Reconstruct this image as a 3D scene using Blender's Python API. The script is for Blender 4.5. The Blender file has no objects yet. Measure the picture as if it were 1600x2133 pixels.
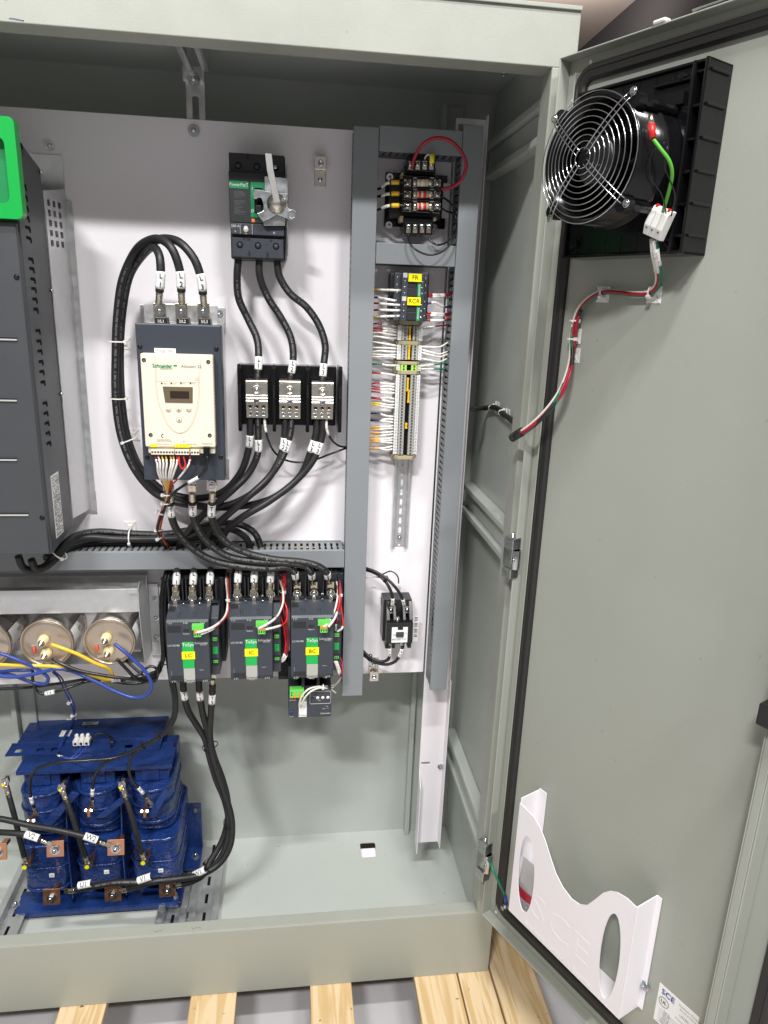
import bpy, math, random
import numpy as np
from mathutils import Vector, Matrix

random.seed(7)
SC = bpy.context.scene
COL = SC.collection
EYE = 1.53                      # camera height above the room floor (m)
FPX = 1480.0                    # focal length in pixels of a 1600 x 2133 picture

# ------------------------------------------------------------------ camera
def cam_axes():
    yaw, pitch, roll = [math.radians(a) for a in (7.65256965, -16.16555006, 2.10444055)]
    f = np.array([math.sin(yaw)*math.cos(pitch), math.cos(yaw)*math.cos(pitch), math.sin(pitch)])
    r = np.array([math.cos(yaw), -math.sin(yaw), 0.0]); u = np.cross(r, f)
    return math.cos(roll)*r+math.sin(roll)*u, -math.sin(roll)*r+math.cos(roll)*u, f
AX_R, AX_U, AX_F = cam_axes()
cam_d = bpy.data.cameras.new('camera'); cam = bpy.data.objects.new('camera', cam_d); COL.objects.link(cam)
cam_d.sensor_width = 36; cam_d.lens = 36*FPX/2133; cam_d.clip_start = .02; cam_d.clip_end = 60
mw = Matrix.Identity(4)
for i in range(3):
    mw[i][0] = AX_R[i]; mw[i][1] = AX_U[i]; mw[i][2] = -AX_F[i]
mw[0][3], mw[1][3], mw[2][3] = 0, 0, EYE
cam.matrix_world = mw
SC.camera = cam

# ------------------------------------------------------------------ light
world = bpy.data.worlds.new('World'); SC.world = world; world.use_nodes = True
bg = world.node_tree.nodes['Background']; bg.inputs[0].default_value = (1.0, .97, .95, 1); bg.inputs[1].default_value = .26
def area(name, loc, target, size, power, col=(1, .992, .985)):
    d = bpy.data.lights.new(name, 'AREA'); d.shape = 'RECTANGLE'; d.size, d.size_y = size; d.energy = power; d.color = col
    o = bpy.data.objects.new(name, d); COL.objects.link(o); o.location = loc
    o.rotation_euler = (Vector(target)-Vector(loc)).to_track_quat('-Z', 'Y').to_euler()
    return o
# rows of ceiling fixtures of the hall, in front of the cabinet
area('ceiling_fill', (.12, -.60, EYE+3.2), (0, 1.3, .9), (.9, .14), 120)
area('ceiling_fill', (-1.5, -2.3, EYE+3.2), (0, 1.3, .9), (.8, .16), 190)
area('ceiling_fill', (1.3, -2.3, EYE+3.2), (0, 1.3, .9), (.8, .16), 120)
area('ceiling_fill', (2.8, 8.2, EYE+2.6), (2.9, 8.8, 6), (.6, .3), 30, (1, .95, .9))  # added upward fill to brighten the hall ceiling, not a seen fixture
SC.view_settings.view_transform = 'Standard'; SC.view_settings.look = 'None'
SC.view_settings.exposure = 0.0; SC.view_settings.gamma = 1; SC.view_settings.use_curve_mapping = False
SC.cycles.max_bounces = 8; SC.cycles.diffuse_bounces = 4; SC.cycles.glossy_bounces = 4
SC.cycles.sample_clamp_indirect = 6; SC.cycles.use_denoising = True

# ------------------------------------------------------------------ picture point -> world
def ray(px, py):
    a, b = (px-800)/FPX, -(py-1066.5)/FPX
    return AX_R*a+AX_U*b+AX_F
def W(px, py, D):               # world point seen at (px,py) at depth D behind the camera
    r = ray(px, py); r = r*(D/r[1]); return Vector((r[0], r[1], r[2]+EYE))
def WZ(px, py, z):              # world point seen at (px,py) at height z
    r = ray(px, py); r = r*((z-EYE)/r[2]); return Vector((r[0], r[1], z))
HX, HY = .4163, 1.1486            # door hinge line
DD = Vector((.45243, -.89180, 0)); DM = Vector((-.89180, -.45243, 0))
def DW(s, z, off):              # door coordinates -> world (z is relative to the eye)
    p = Vector((HX, HY, 0))+DD*s+DM*off; p.z = z+EYE; return p
def DS(px, py, off):            # picture point on the door plane -> (s, z)
    r = ray(px, py); ox, oy = HX+DM.x*off, HY+DM.y*off
    det = r[0]*(-DD.y)-(-DD.x)*r[1]
    t = (ox*(-DD.y)-(-DD.x)*oy)/det; s = (r[0]*oy-r[1]*ox)/det
    return s, t*r[2]
def DP(px, py, off):
    s, z = DS(px, py, off); return DW(s, z, off)

# ------------------------------------------------------------------ materials
MATS = {}
def add_smudge(nt, b, col, k):      # small specks of dust and rubbed patches
    g = nt.nodes.new('ShaderNodeNewGeometry')
    n = nt.nodes.new('ShaderNodeTexNoise'); n.inputs['Scale'].default_value = 95; n.inputs['Detail'].default_value = 2
    r = nt.nodes.new('ShaderNodeValToRGB'); r.color_ramp.elements[0].position = .735; r.color_ramp.elements[1].position = .765
    n2 = nt.nodes.new('ShaderNodeTexNoise'); n2.inputs['Scale'].default_value = 5; n2.inputs['Detail'].default_value = 7; n2.inputs['Roughness'].default_value = .7
    for q in (n, n2): nt.links.new(g.outputs['Position'], q.inputs['Vector'])
    nt.links.new(n.outputs['Fac'], r.inputs[0])
    m1 = nt.nodes.new('ShaderNodeMix'); m1.data_type = 'RGBA'; m1.inputs[6].default_value = (*[c*(1-.09*k) for c in col], 1); m1.inputs[7].default_value = (*[min(1, c*(1+.05*k)) for c in col], 1)
    nt.links.new(n2.outputs['Fac'], m1.inputs[0])
    m2 = nt.nodes.new('ShaderNodeMix'); m2.data_type = 'RGBA'; m2.inputs[7].default_value = (*[c*.78 for c in col], 1)
    nt.links.new(r.outputs[0], m2.inputs[0]); nt.links.new(m1.outputs[2], m2.inputs[6]); nt.links.new(m2.outputs[2], b.inputs['Base Color'])
    mr = nt.nodes.new('ShaderNodeMapRange'); mr.inputs[1].default_value = .35; mr.inputs[2].default_value = .65; mr.inputs[3].default_value = .30; mr.inputs[4].default_value = .48
    nt.links.new(n2.outputs['Fac'], mr.inputs[0]); nt.links.new(mr.outputs[0], b.inputs['Roughness'])
def mat(name, col, rough=.5, metal=0.0, bump=0.0, bscale=300., var=0.0, vscale=6., coat=0.0, spec=.5, trans=0.0, emis=None, rvar=0.0, bdist=.0006, smudge=0):
    m = bpy.data.materials.new(name); m.use_nodes = True; MATS[name] = m
    nt = m.node_tree; b = nt.nodes['Principled BSDF']
    b.inputs['Base Color'].default_value = (*col, 1); b.inputs['Roughness'].default_value = rough
    b.inputs['Metallic'].default_value = metal; b.inputs['Coat Weight'].default_value = coat
    b.inputs['Specular IOR Level'].default_value = spec; b.inputs['Transmission Weight'].default_value = trans
    if emis: b.inputs['Emission Color'].default_value = (*emis[0], 1); b.inputs['Emission Strength'].default_value = emis[1]
    tc = nt.nodes.new('ShaderNodeNewGeometry')
    if bump:
        n = nt.nodes.new('ShaderNodeTexNoise'); n.inputs['Scale'].default_value = bscale; n.inputs['Detail'].default_value = 3
        bp = nt.nodes.new('ShaderNodeBump'); bp.inputs['Strength'].default_value = bump; bp.inputs['Distance'].default_value = bdist
        nt.links.new(tc.outputs['Position'], n.inputs['Vector']); nt.links.new(n.outputs['Fac'], bp.inputs['Height']); nt.links.new(bp.outputs['Normal'], b.inputs['Normal'])
    if smudge:
        add_smudge(nt, b, col, smudge)
    if var or rvar:
        n = nt.nodes.new('ShaderNodeTexNoise'); n.inputs['Scale'].default_value = vscale; n.inputs['Detail'].default_value = 6; n.inputs['Roughness'].default_value = .6
        nt.links.new(tc.outputs['Position'], n.inputs['Vector'])
        if var:
            mx = nt.nodes.new('ShaderNodeMix'); mx.data_type = 'RGBA'
            mx.inputs[6].default_value = (*[max(0, c*(1-var)) for c in col], 1); mx.inputs[7].default_value = (*[min(1, c*(1+var)) for c in col], 1)
            nt.links.new(n.outputs['Fac'], mx.inputs[0]); nt.links.new(mx.outputs[2], b.inputs['Base Color'])
        if rvar:
            mr = nt.nodes.new('ShaderNodeMapRange'); mr.inputs[1].default_value = .3; mr.inputs[2].default_value = .7
            mr.inputs[3].default_value = max(.02, rough-rvar); mr.inputs[4].default_value = min(1, rough+rvar)
            nt.links.new(n.outputs['Fac'], mr.inputs[0]); nt.links.new(mr.outputs[0], b.inputs['Roughness'])
    return m
mat('paint_grey', (.345, .360, .315), .38, bump=.26, bscale=420, smudge=1)
mat('paint_grey_lit', (.455, .485, .45), .36, bump=.25, bscale=420, smudge=1)  # same paint as outside, lightened to stand in for stronger light within
mat('paint_dark_in', (.36, .385, .36), .4, bump=.2, bscale=420, var=.04, vscale=4)
mat('paint_white', (.83, .80, .83), .33, bump=.2, bscale=380, var=.015, vscale=5, rvar=.05)
mat('duct', (.225, .243, .255), .42, bump=.05, bscale=900, var=.03, vscale=14, rvar=.04)
mat('duct_side', (.215, .228, .236), .5, bump=.05, bscale=900, var=.03)
mat('dark', (.006, .006, .007), .8, spec=.1)
mat('black', (.012, .012, .013), .32, bump=.06, bscale=900, rvar=.06, vscale=30)
mat('black_gloss', (.006, .006, .007), .16, spec=.35, bump=.12, bscale=60, bdist=.002)
mat('rubber', (.018, .017, .016), .5, bump=.1, bscale=500)
mat('cable', (.014, .014, .0145), .48, bump=.5, bscale=180, var=.5, vscale=60, rvar=.08, bdist=.0005)
mat('cable_gloss', (.010, .010, .011), .25, var=.2, vscale=40)
mat('charcoal', (.040, .047, .060), .45, bump=.12, bscale=1100, var=.05, vscale=20, rvar=.05)
mat('drive_grey', (.052, .057, .062), .42, bump=.12, bscale=1200, var=.05, vscale=10, rvar=.05)
mat('charcoal_dark', (.018, .020, .024), .45)
mat('soft_navy', (.034, .041, .055), .42, bump=.1, bscale=1200, var=.05, vscale=10)
mat('cream', (.78, .70, .55), .42, bump=.06, bscale=900, var=.02, vscale=12)
mat('cream_line', (.48, .42, .33), .6)
mat('ivory', (.72, .60, .33), .35)
mat('tan', (.42, .37, .22), .5)
mat('term_grey', (.40, .40, .37), .5)
mat('white', (.80, .80, .80), .4)
mat('white_nylon', (.80, .79, .76), .35)
mat('label_white', (.82, .82, .80), .5)
mat('sleeve_white', (.80, .78, .73), .4, var=.05, vscale=200)
mat('label_grey', (.42, .42, .38), .5)
mat('label_silver', (.50, .51, .52), .35, var=.1, vscale=90)
mat('ink', (.01, .01, .012), .6)
mat('ink_grey', (.12, .12, .12), .6)
mat('ink_white', (.72, .72, .72), .6)
mat('print_grey', (.23, .23, .225), .6)
mat('green', (.008, .42, .075), .4)
mat('green_dark', (.006, .20, .06), .42)
mat('green_frame', (.006, .34, .055), .3, bump=.05, bscale=800)
mat('green_term', (.13, .60, .10), .4)
mat('lime', (.42, .78, .10), .4)
mat('schneider', (.0, .23, .08), .5)
mat('yellow_label', (.92, .80, .0), .4)
mat('yellow', (.80, .48, .01), .4)
mat('orange', (.80, .22, .02), .45)
mat('red', (.34, .010, .03), .38)
mat('red_bright', (.62, .02, .02), .35)
mat('w_blue', (.02, .045, .28), .35)
mat('w_navy', (.012, .018, .09), .35)
mat('w_yellow', (.78, .55, .05), .38)
mat('w_orange', (.78, .40, .08), .4)
mat('w_green', (.0, .17, .10), .38)
mat('w_lgreen', (.10, .42, .04), .35)
mat('w_white', (.76, .72, .64), .42)
mat('cap_yellow', (.78, .52, .03), .3)
mat('cap_blue', (.025, .055, .27), .3)
mat('zinc', (.56, .58, .60), .30, 1.0, bump=.15, bscale=200, var=.12, vscale=60, rvar=.1)
mat('galv', (.64, .65, .65), .42, .85, bump=.1, bscale=120, var=.16, vscale=70, rvar=.12)
mat('alu', (.74, .71, .64), .27, 1.0, bump=.05, bscale=300, rvar=.06, vscale=40)
mat('tin', (.62, .56, .44), .24, 1.0, bump=.25, bscale=260, var=.15, vscale=120, rvar=.08)
mat('chrome', (.60, .61, .63), .16, 1.0, bump=.15, bscale=150)
mat('screw', (.60, .61, .60), .24, 1.0, bump=.2, bscale=500)
mat('copper', (.80, .40, .24), .34, 1.0, bump=.12, bscale=120, var=.2, vscale=50, rvar=.1)
mat('can', (.62, .60, .55), .24, 1.0, bump=.05, bscale=50, var=.08, vscale=30, rvar=.08)
mat('can_lid', (.60, .51, .41), .34, .95, bump=.03, bscale=50, var=.08, vscale=25)
mat('blue', (.010, .033, .145), .28, bump=.5, bscale=55, var=.45, vscale=18, rvar=.1, bdist=.004)
mat('blue_coil', (.010, .033, .15), .24, bump=.8, bscale=80, var=.55, vscale=26, rvar=.1, bdist=.005)
mat('brass_wire', (.55, .47, .28), .35, 1.0)
mat('glass_fuse', (.62, .52, .42), .3)
mat('screen', (.030, .020, .015), .12)
mat('screen_bezel', (.13, .10, .06), .3)
mat('pouch', (.75, .74, .72), .15, trans=.6)
mat('wall_dark', (.06, .056, .06), .8)
mat('ceil', (.48, .40, .35), .8, var=.04, vscale=2)

def wood():
    m = bpy.data.materials.new('pine_wood'); m.use_nodes = True; MATS['wood'] = m; nt = m.node_tree; b = nt.nodes['Principled BSDF']
    g = nt.nodes.new('ShaderNodeTexCoord'); mp = nt.nodes.new('ShaderNodeMapping'); mp.inputs['Scale'].default_value = (16, 1.3, 10)
    oi = nt.nodes.new('ShaderNodeObjectInfo'); vm = nt.nodes.new('ShaderNodeVectorMath'); vm.operation = 'ADD'
    sc = nt.nodes.new('ShaderNodeMath'); sc.operation = 'MULTIPLY'; sc.inputs[1].default_value = 37
    nt.links.new(oi.outputs['Random'], sc.inputs[0]); nt.links.new(g.outputs['Object'], vm.inputs[0]); nt.links.new(sc.outputs[0], vm.inputs[1])
    nt.links.new(vm.outputs[0], mp.inputs[0])
    n = nt.nodes.new('ShaderNodeTexNoise'); n.inputs['Scale'].default_value = 1.6; n.inputs['Detail'].default_value = 2; n.inputs['Distortion'].default_value = 1.2
    nt.links.new(mp.outputs[0], n.inputs['Vector'])
    mu = nt.nodes.new('ShaderNodeMath'); mu.operation = 'MULTIPLY'; mu.inputs[1].default_value = 26; nt.links.new(n.outputs['Fac'], mu.inputs[0])
    si = nt.nodes.new('ShaderNodeMath'); si.operation = 'SINE'; nt.links.new(mu.outputs[0], si.inputs[0])
    n2 = nt.nodes.new('ShaderNodeTexNoise'); n2.inputs['Scale'].default_value = 5; n2.inputs['Detail'].default_value = 8; nt.links.new(mp.outputs[0], n2.inputs['Vector'])
    ad = nt.nodes.new('ShaderNodeMath'); ad.operation = 'MULTIPLY_ADD'; ad.inputs[1].default_value = .26; nt.links.new(si.outputs[0], ad.inputs[0]); nt.links.new(n2.outputs['Fac'], ad.inputs[2])
    cr = nt.nodes.new('ShaderNodeValToRGB'); e = cr.color_ramp.elements; e[0].position = .25; e[0].color = (.55, .38, .18, 1); e[1].position = .60; e[1].color = (.66, .51, .31, 1)
    nt.links.new(ad.outputs[0], cr.inputs[0])
    # a few dark wane specks
    sp = nt.nodes.new('ShaderNodeTexNoise'); sp.inputs['Scale'].default_value = 55; sp.inputs['Detail'].default_value = 4; nt.links.new(vm.outputs[0], sp.inputs['Vector'])
    cs = nt.nodes.new('ShaderNodeValToRGB'); cs.color_ramp.elements[0].position = .70; cs.color_ramp.elements[1].position = .74; nt.links.new(sp.outputs['Fac'], cs.inputs[0])
    mx = nt.nodes.new('ShaderNodeMix'); mx.data_type = 'RGBA'; mx.inputs[7].default_value = (.12, .07, .03, 1)
    nt.links.new(cs.outputs[0], mx.inputs[0]); nt.links.new(cr.outputs[0], mx.inputs[6]); nt.links.new(mx.outputs[2], b.inputs['Base Color'])
    b.inputs['Roughness'].default_value = .7
    bp = nt.nodes.new('ShaderNodeBump'); bp.inputs['Strength'].default_value = .4; bp.inputs['Distance'].default_value = .001
    nt.links.new(ad.outputs[0], bp.inputs['Height']); nt.links.new(bp.outputs['Normal'], b.inputs['Normal'])
wood()
def concrete():
    m = mat('concrete', (.50, .49, .505), .45, var=.12, vscale=3, bump=.1, bscale=60, rvar=.1)
concrete()

# ------------------------------------------------------------------ mesh builder
GLYPH = {}
def glyph_mesh(s):
    if s in GLYPH: return GLYPH[s]
    c = bpy.data.curves.new('lettering', 'FONT'); c.body = s; c.size = 1; c.align_x = 'CENTER'; c.align_y = 'CENTER'; c.resolution_u = 2
    o = bpy.data.objects.new('lettering', c); COL.objects.link(o)
    dg = bpy.context.evaluated_depsgraph_get(); me = bpy.data.meshes.new_from_object(o.evaluated_get(dg))
    r = ([v.co.copy() for v in me.vertices], [tuple(p.vertices) for p in me.polygons])
    bpy.data.objects.remove(o); bpy.data.curves.remove(c); bpy.data.meshes.remove(me)
    GLYPH[s] = r; return r
def ident(a, b, c): return Vector((a, b, c))
ROOTLOC = {}
class MB:
    def __init__(self, m=None): self.v = []; self.f = []; self.mi = []; self.sm = []; self.mats = []; self.cur = 0; self.use(m or 'white')
    def use(self, m):
        if m not in self.mats: self.mats.append(m)
        self.cur = self.mats.index(m); return self
    def face(self, idx, smooth=False): self.f.append(tuple(idx)); self.mi.append(self.cur); self.sm.append(smooth)
    def box(self, a0, a1, b0, b1, c0, c1, fn=ident, m=None):
        if m: self.use(m)
        i = len(self.v)
        P = [fn(a, b, c) for a in (a0, a1) for b in (b0, b1) for c in (c0, c1)]
        self.v += P
        q = [(0, 1, 3, 2), (4, 6, 7, 5), (0, 4, 5, 1), (2, 3, 7, 6), (0, 2, 6, 4), (1, 5, 7, 3)]
        cen = sum(P, Vector())/8
        for k in q:
            n = (P[k[1]]-P[k[0]]).cross(P[k[2]]-P[k[1]]); fc = (P[k[0]]+P[k[2]])/2
            if n.dot(fc-cen) < 0: k = k[::-1]
            self.face([i+j for j in k])
        return self
    def prism(self, poly, c0, c1, fn=ident, m=None, smooth=False):      # polygon in (a,b), extruded along c
        if m: self.use(m)
        n = len(poly); i = len(self.v)
        self.v += [fn(a, b, c0) for a, b in poly]+[fn(a, b, c1) for a, b in poly]
        cen = sum(self.v[i:], Vector())/(2*n)
        def add(k, sm=False):
            pts = [self.v[j] for j in k]; nn = Vector()
            for a in range(len(pts)): nn += pts[a].cross(pts[(a+1) % len(pts)])
            return nn
        top = list(range(i, i+n)); bot = list(range(i+n, i+2*n))
        ax = self.v[i+n]-self.v[i]
        s = add(top).dot(ax)
        if s > 0: top = top[::-1]; sides = [(i+(k+1) % n, i+k, i+n+k, i+n+(k+1) % n) for k in range(n)]; sides = [q[::-1] for q in sides]
        else: bot = bot[::-1]; sides = [(i+(k+1) % n, i+k, i+n+k, i+n+(k+1) % n) for k in range(n)]
        if s > 0: pass
        self.face(top); self.face(bot)
        for q in sides: self.face(q, smooth)
        return self
    def plate_hole(self, outer, holes, c0, c1, fn=ident, m=None):        # plate with holes, through a filled 2-D curve
        if m: self.use(m)
        cu = bpy.data.curves.new('c', 'CURVE'); cu.dimensions = '2D'; cu.fill_mode = 'BOTH'; cu.extrude = .5
        for poly in [outer]+holes:
            sp = cu.splines.new('POLY'); sp.points.add(len(poly)-1); sp.use_cyclic_u = True
            for k, (a, b) in enumerate(poly): sp.points[k].co = (a, b, 0, 1)
        o = bpy.data.objects.new('c', cu); COL.objects.link(o)
        me = bpy.data.meshes.new_from_object(o.evaluated_get(bpy.context.evaluated_depsgraph_get()))
        i = len(self.v)
        for v in me.vertices: self.v.append(fn(v.co.x, v.co.y, c0 if v.co.z < 0 else c1))
        for p in me.polygons: self.face([i+j for j in p.vertices])
        bpy.data.objects.remove(o); bpy.data.curves.remove(cu); bpy.data.meshes.remove(me)
        return self
    def rings(self, rs, cap=True, closed=False, smooth=True):
        n = len(rs[0]); i = len(self.v)
        for r in rs: self.v += r
        m_ = len(rs)
        for k in range(m_-1 if not closed else m_):
            k2 = (k+1) % m_
            for j in range(n):
                self.face((i+k*n+j, i+k*n+(j+1) % n, i+k2*n+(j+1) % n, i+k2*n+j), smooth)
        if cap and not closed:
            self.face([i+j for j in range(n)][::-1]); self.face([i+(m_-1)*n+j for j in range(n)])
        return self
    def cyl(self, p0, p1, r0, r1=None, n=16, m=None, smooth=True):
        if m: self.use(m)
        p0 = Vector(p0); p1 = Vector(p1); r1 = r0 if r1 is None else r1
        d = (p1-p0).normalized(); a = d.orthogonal().normalized(); b = d.cross(a)
        return self.rings([[p+a*(r*math.cos(2*math.pi*k/n))+b*(r*math.sin(2*math.pi*k/n)) for k in range(n)] for p, r in ((p0, r0), (p1, r1))], smooth=smooth)
    def lathe(self, p0, d, prof, n=20, m=None):                           # prof: (distance along d, radius)
        if m: self.use(m)
        p0 = Vector(p0); d = Vector(d).normalized(); a = d.orthogonal().normalized(); b = d.cross(a)
        return self.rings([[p0+d*t+a*(r*math.cos(2*math.pi*k/n))+b*(r*math.sin(2*math.pi*k/n)) for k in range(n)] for t, r in prof])
    def tube(self, path, r, n=10, m=None, closed=False, rf=None):
        if m: self.use(m)
        path = [Vector(p) for p in path]; rs = []; a = None; L = len(path)
        for k, p in enumerate(path):
            if closed: t = path[(k+1) % L]-path[k-1]
            else: t = path[min(k+1, L-1)]-path[max(k-1, 0)]
            t.normalize()
            if a is None: a = t.orthogonal().normalized()
            a = (a-t*a.dot(t)).normalized(); b = t.cross(a)
            rr = r if rf is None else rf(k/(L-1))
            rs.append([p+a*(rr*math.cos(2*math.pi*j/n))+b*(rr*math.sin(2*math.pi*j/n)) for j in range(n)])
        return self.rings(rs, closed=closed)
    def hexa(self, p, d, r, h, m=None, n=6):
        return self.cyl(p, Vector(p)+Vector(d).normalized()*h, r, n=n, m=m, smooth=False)
    def text(self, s, o, xd, yd, size, m='ink', nd=None, lift=.0005, bold=0.0, sx=1.0):
        self.use(m); V, F = glyph_mesh(s); xd = Vector(xd).normalized(); yd = Vector(yd).normalized(); nd = Vector(nd) if nd is not None else xd.cross(yd); nd.normalize(); o = Vector(o)
        offs = [(0, 0)] if not bold else [(0, 0), (bold*size, 0), (0, bold*size)]
        for q, (bx, by) in enumerate(offs):
            i = len(self.v)
            self.v += [o+xd*((v.x*size+bx)*sx)+yd*(v.y*size+by)+nd*(lift+q*.00008) for v in V]
            for f in F: self.face([i+k for k in f])
        return self
    def ball(self, c, r, n=10, m=None, sq=(1, 1, 1)):
        if m: self.use(m)
        c = Vector(c); rs = []
        for k in range(1, n):
            th = math.pi*k/n
            rs.append([c+Vector((r*sq[0]*math.sin(th)*math.cos(2*math.pi*j/(n*2)), r*sq[1]*math.sin(th)*math.sin(2*math.pi*j/(n*2)), r*sq[2]*math.cos(th))) for j in range(n*2)])
        return self.rings(rs)
    def build(self, name, parent=None, bevel=0, seg=2, fix=True):
        if parent is not None:
            loc = ROOTLOC[parent.name]
        else:
            mn = [min(v[k] for v in self.v) for k in range(3)]; mx = [max(v[k] for v in self.v) for k in range(3)]
            loc = Vector(((mn[0]+mx[0])/2, (mn[1]+mx[1])/2, mn[2]))
        me = bpy.data.meshes.new(name); me.from_pydata([tuple(v-loc) for v in self.v], [], self.f)
        for m in self.mats: me.materials.append(MATS[m])
        me.polygons.foreach_set('material_index', self.mi); me.polygons.foreach_set('use_smooth', self.sm)
        if fix:
            import bmesh
            bm = bmesh.new(); bm.from_mesh(me); bmesh.ops.recalc_face_normals(bm, faces=bm.faces); bm.to_mesh(me); bm.free()
        me.update()
        o = bpy.data.objects.new(name, me); COL.objects.link(o)
        if parent is not None: o.parent = parent
        else: o.location = loc
        ROOTLOC[o.name] = loc
        if bevel:
            b = o.modifiers.new('bevel', 'BEVEL'); b.width = bevel; b.segments = seg; b.limit_method = 'ANGLE'; b.angle_limit = math.radians(50)
            b.harden_normals = False
        return o
def tag(o, label=None, cat=None, group=None, kind=None):
    if label: o['label'] = label
    if cat: o['category'] = cat
    if group: o['group'] = group
    if kind: o['kind'] = kind
    return o
def thing(name, loc, label, cat, group=None):
    o = bpy.data.objects.new(name, None); COL.objects.link(o); o.location = loc; o.empty_display_size = .02
    ROOTLOC[o.name] = Vector(loc); return tag(o, label, cat, group)
def struct(name, mb, bevel=0): return tag(mb.build(name, bevel=bevel), kind='structure')
X, Y, Z = Vector((1, 0, 0)), Vector((0, 1, 0)), Vector((0, 0, 1))

class Face:                      # a front face seen between mid-edge picture points, at depth D
    def __init__(s, px0, py0, px1, py1, D):
        xm, ym = (px0+px1)/2, (py0+py1)/2
        s.x0 = W(px0, ym, D).x; s.x1 = W(px1, ym, D).x; s.z1 = W(xm, py0, D).z; s.z0 = W(xm, py1, D).z; s.D = D
        s.w = s.x1-s.x0; s.h = s.z1-s.z0
    def fn(s, u, v, off): return Vector((s.x0+u*s.w, s.D-off, s.z1-v*s.h))
    def px(s, px, py, off=0):    # picture point -> (u, v) at that offset
        p = W(px, py, s.D-off); return (p.x-s.x0)/s.w, (s.z1-p.z)/s.h
    def base(s, back=0): return Vector(((s.x0+s.x1)/2, s.D+back, s.z0))
def rrect(u0, v0, u1, v1, r, asp=1.0, n=4):   # rounded rectangle polygon; r in u units, asp = w/h
    out = []
    for cx, cy, a0 in ((u1-r, v1-r*asp, 0), (u0+r, v1-r*asp, 90), (u0+r, v0+r*asp, 180), (u1-r, v0+r*asp, 270)):
        for k in range(n+1):
            a = math.radians(a0+90*k/n); out.append((cx+r*math.cos(a), cy+r*asp*math.sin(a)))
    return out
def circ(u, v, r, asp=1.0, n=16): return [(u+r*math.cos(2*math.pi*k/n), v+r*asp*math.sin(2*math.pi*k/n)) for k in range(n)]
def screw(mb, p, r, h=.002, d=-Y, m='screw', slot=True):
    mb.lathe(p, d, [(0, r), (h*.6, r), (h, r*.7), (h*1.02, r*.01)], n=12, m=m)
    if slot:
        q = Vector(p)+Vector(d)*(h*1.02+.0001)
        a = Vector(d).orthogonal().normalized(); b = Vector(d).cross(a)
        for e, g in ((a, b), (b, a)):
            mb.box(-r*.6, r*.6, -r*.12, r*.12, 0, .0002, fn=lambda x, y, z, e=e, g=g: q+e*x+g*y+Vector(d)*z, m='ink')
def bolt(mb, p, r, d=-Y, m='zinc', h=.006, washer=True):
    p = Vector(p); d = Vector(d)
    if washer: mb.cyl(p, p+d*.0015, r*1.45, n=18, m=m)
    mb.hexa(p+d*.0015, d, r, h, m=m)
    mb.lathe(p+d*(.0015+h), d, [(0, r*.62), (h*.25, r*.55), (h*.3, .0001)], n=12)

def smooth_path(pts, n=8):       # Catmull-Rom through world points
    P = [Vector(p) for p in pts]; P = [P[0]*2-P[1]]+P+[P[-1]*2-P[-2]]; out = []
    for i in range(1, len(P)-2):
        p0, p1, p2, p3 = P[i-1:i+3]
        t0 = 0; t1 = t0+(p1-p0).length**.5; t2 = t1+(p2-p1).length**.5; t3 = t2+(p3-p2).length**.5
        for k in range(n):
            t = t1+(t2-t1)*k/n
            A1 = p0*((t1-t)/(t1-t0))+p1*((t-t0)/(t1-t0)); A2 = p1*((t2-t)/(t2-t1))+p2*((t-t1)/(t2-t1)); A3 = p2*((t3-t)/(t3-t2))+p3*((t-t2)/(t3-t2))
            B1 = A1*((t2-t)/(t2-t0))+A2*((t-t0)/(t2-t0)); B2 = A2*((t3-t)/(t3-t1))+A3*((t-t1)/(t3-t1))
            out.append(B1*((t2-t)/(t2-t1))+B2*((t-t1)/(t2-t1)))
    out.append(P[-2]); return out
def pxpath(pts, n=8): return smooth_path([W(*p) for p in pts], n)
class Arc:
    def __init__(s, path):
        s.p = path; s.L = [0]
        for a, b in zip(path, path[1:]): s.L.append(s.L[-1]+(b-a).length)
        s.len = s.L[-1]
    def at(s, d):
        d = max(0, min(s.len, d))
        for i in range(len(s.p)-1):
            if s.L[i+1] >= d or i == len(s.p)-2:
                k = (d-s.L[i])/max(1e-9, s.L[i+1]-s.L[i]); return s.p[i].lerp(s.p[i+1], k), (s.p[i+1]-s.p[i]).normalized()
    def sub(s, d0, d1, n=8): return [s.at(d0+(d1-d0)*k/n)[0] for k in range(n+1)]
EYEP = Vector((0, 0, EYE))
def print_along(mb, arc, r, s, d0, size, m='print_grey', side=0.0, flip=False):
    d = d0
    for ch in s:
        if d > arc.len-.01: break
        if ch != ' ':
            p, t = arc.at(d); 
            if flip: t = -t
            v = (EYEP-p).normalized(); nrm = (v-t*v.dot(t)).normalized(); up = nrm.cross(t)
            nn = (nrm*math.cos(side)+up*math.sin(side)); uu = nn.cross(t)
            mb.text(ch, p+nn*(r+.0001), t, uu, size, m, nd=nn, lift=.0002)
        d += size*.62*(-1 if flip else 1)
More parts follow.
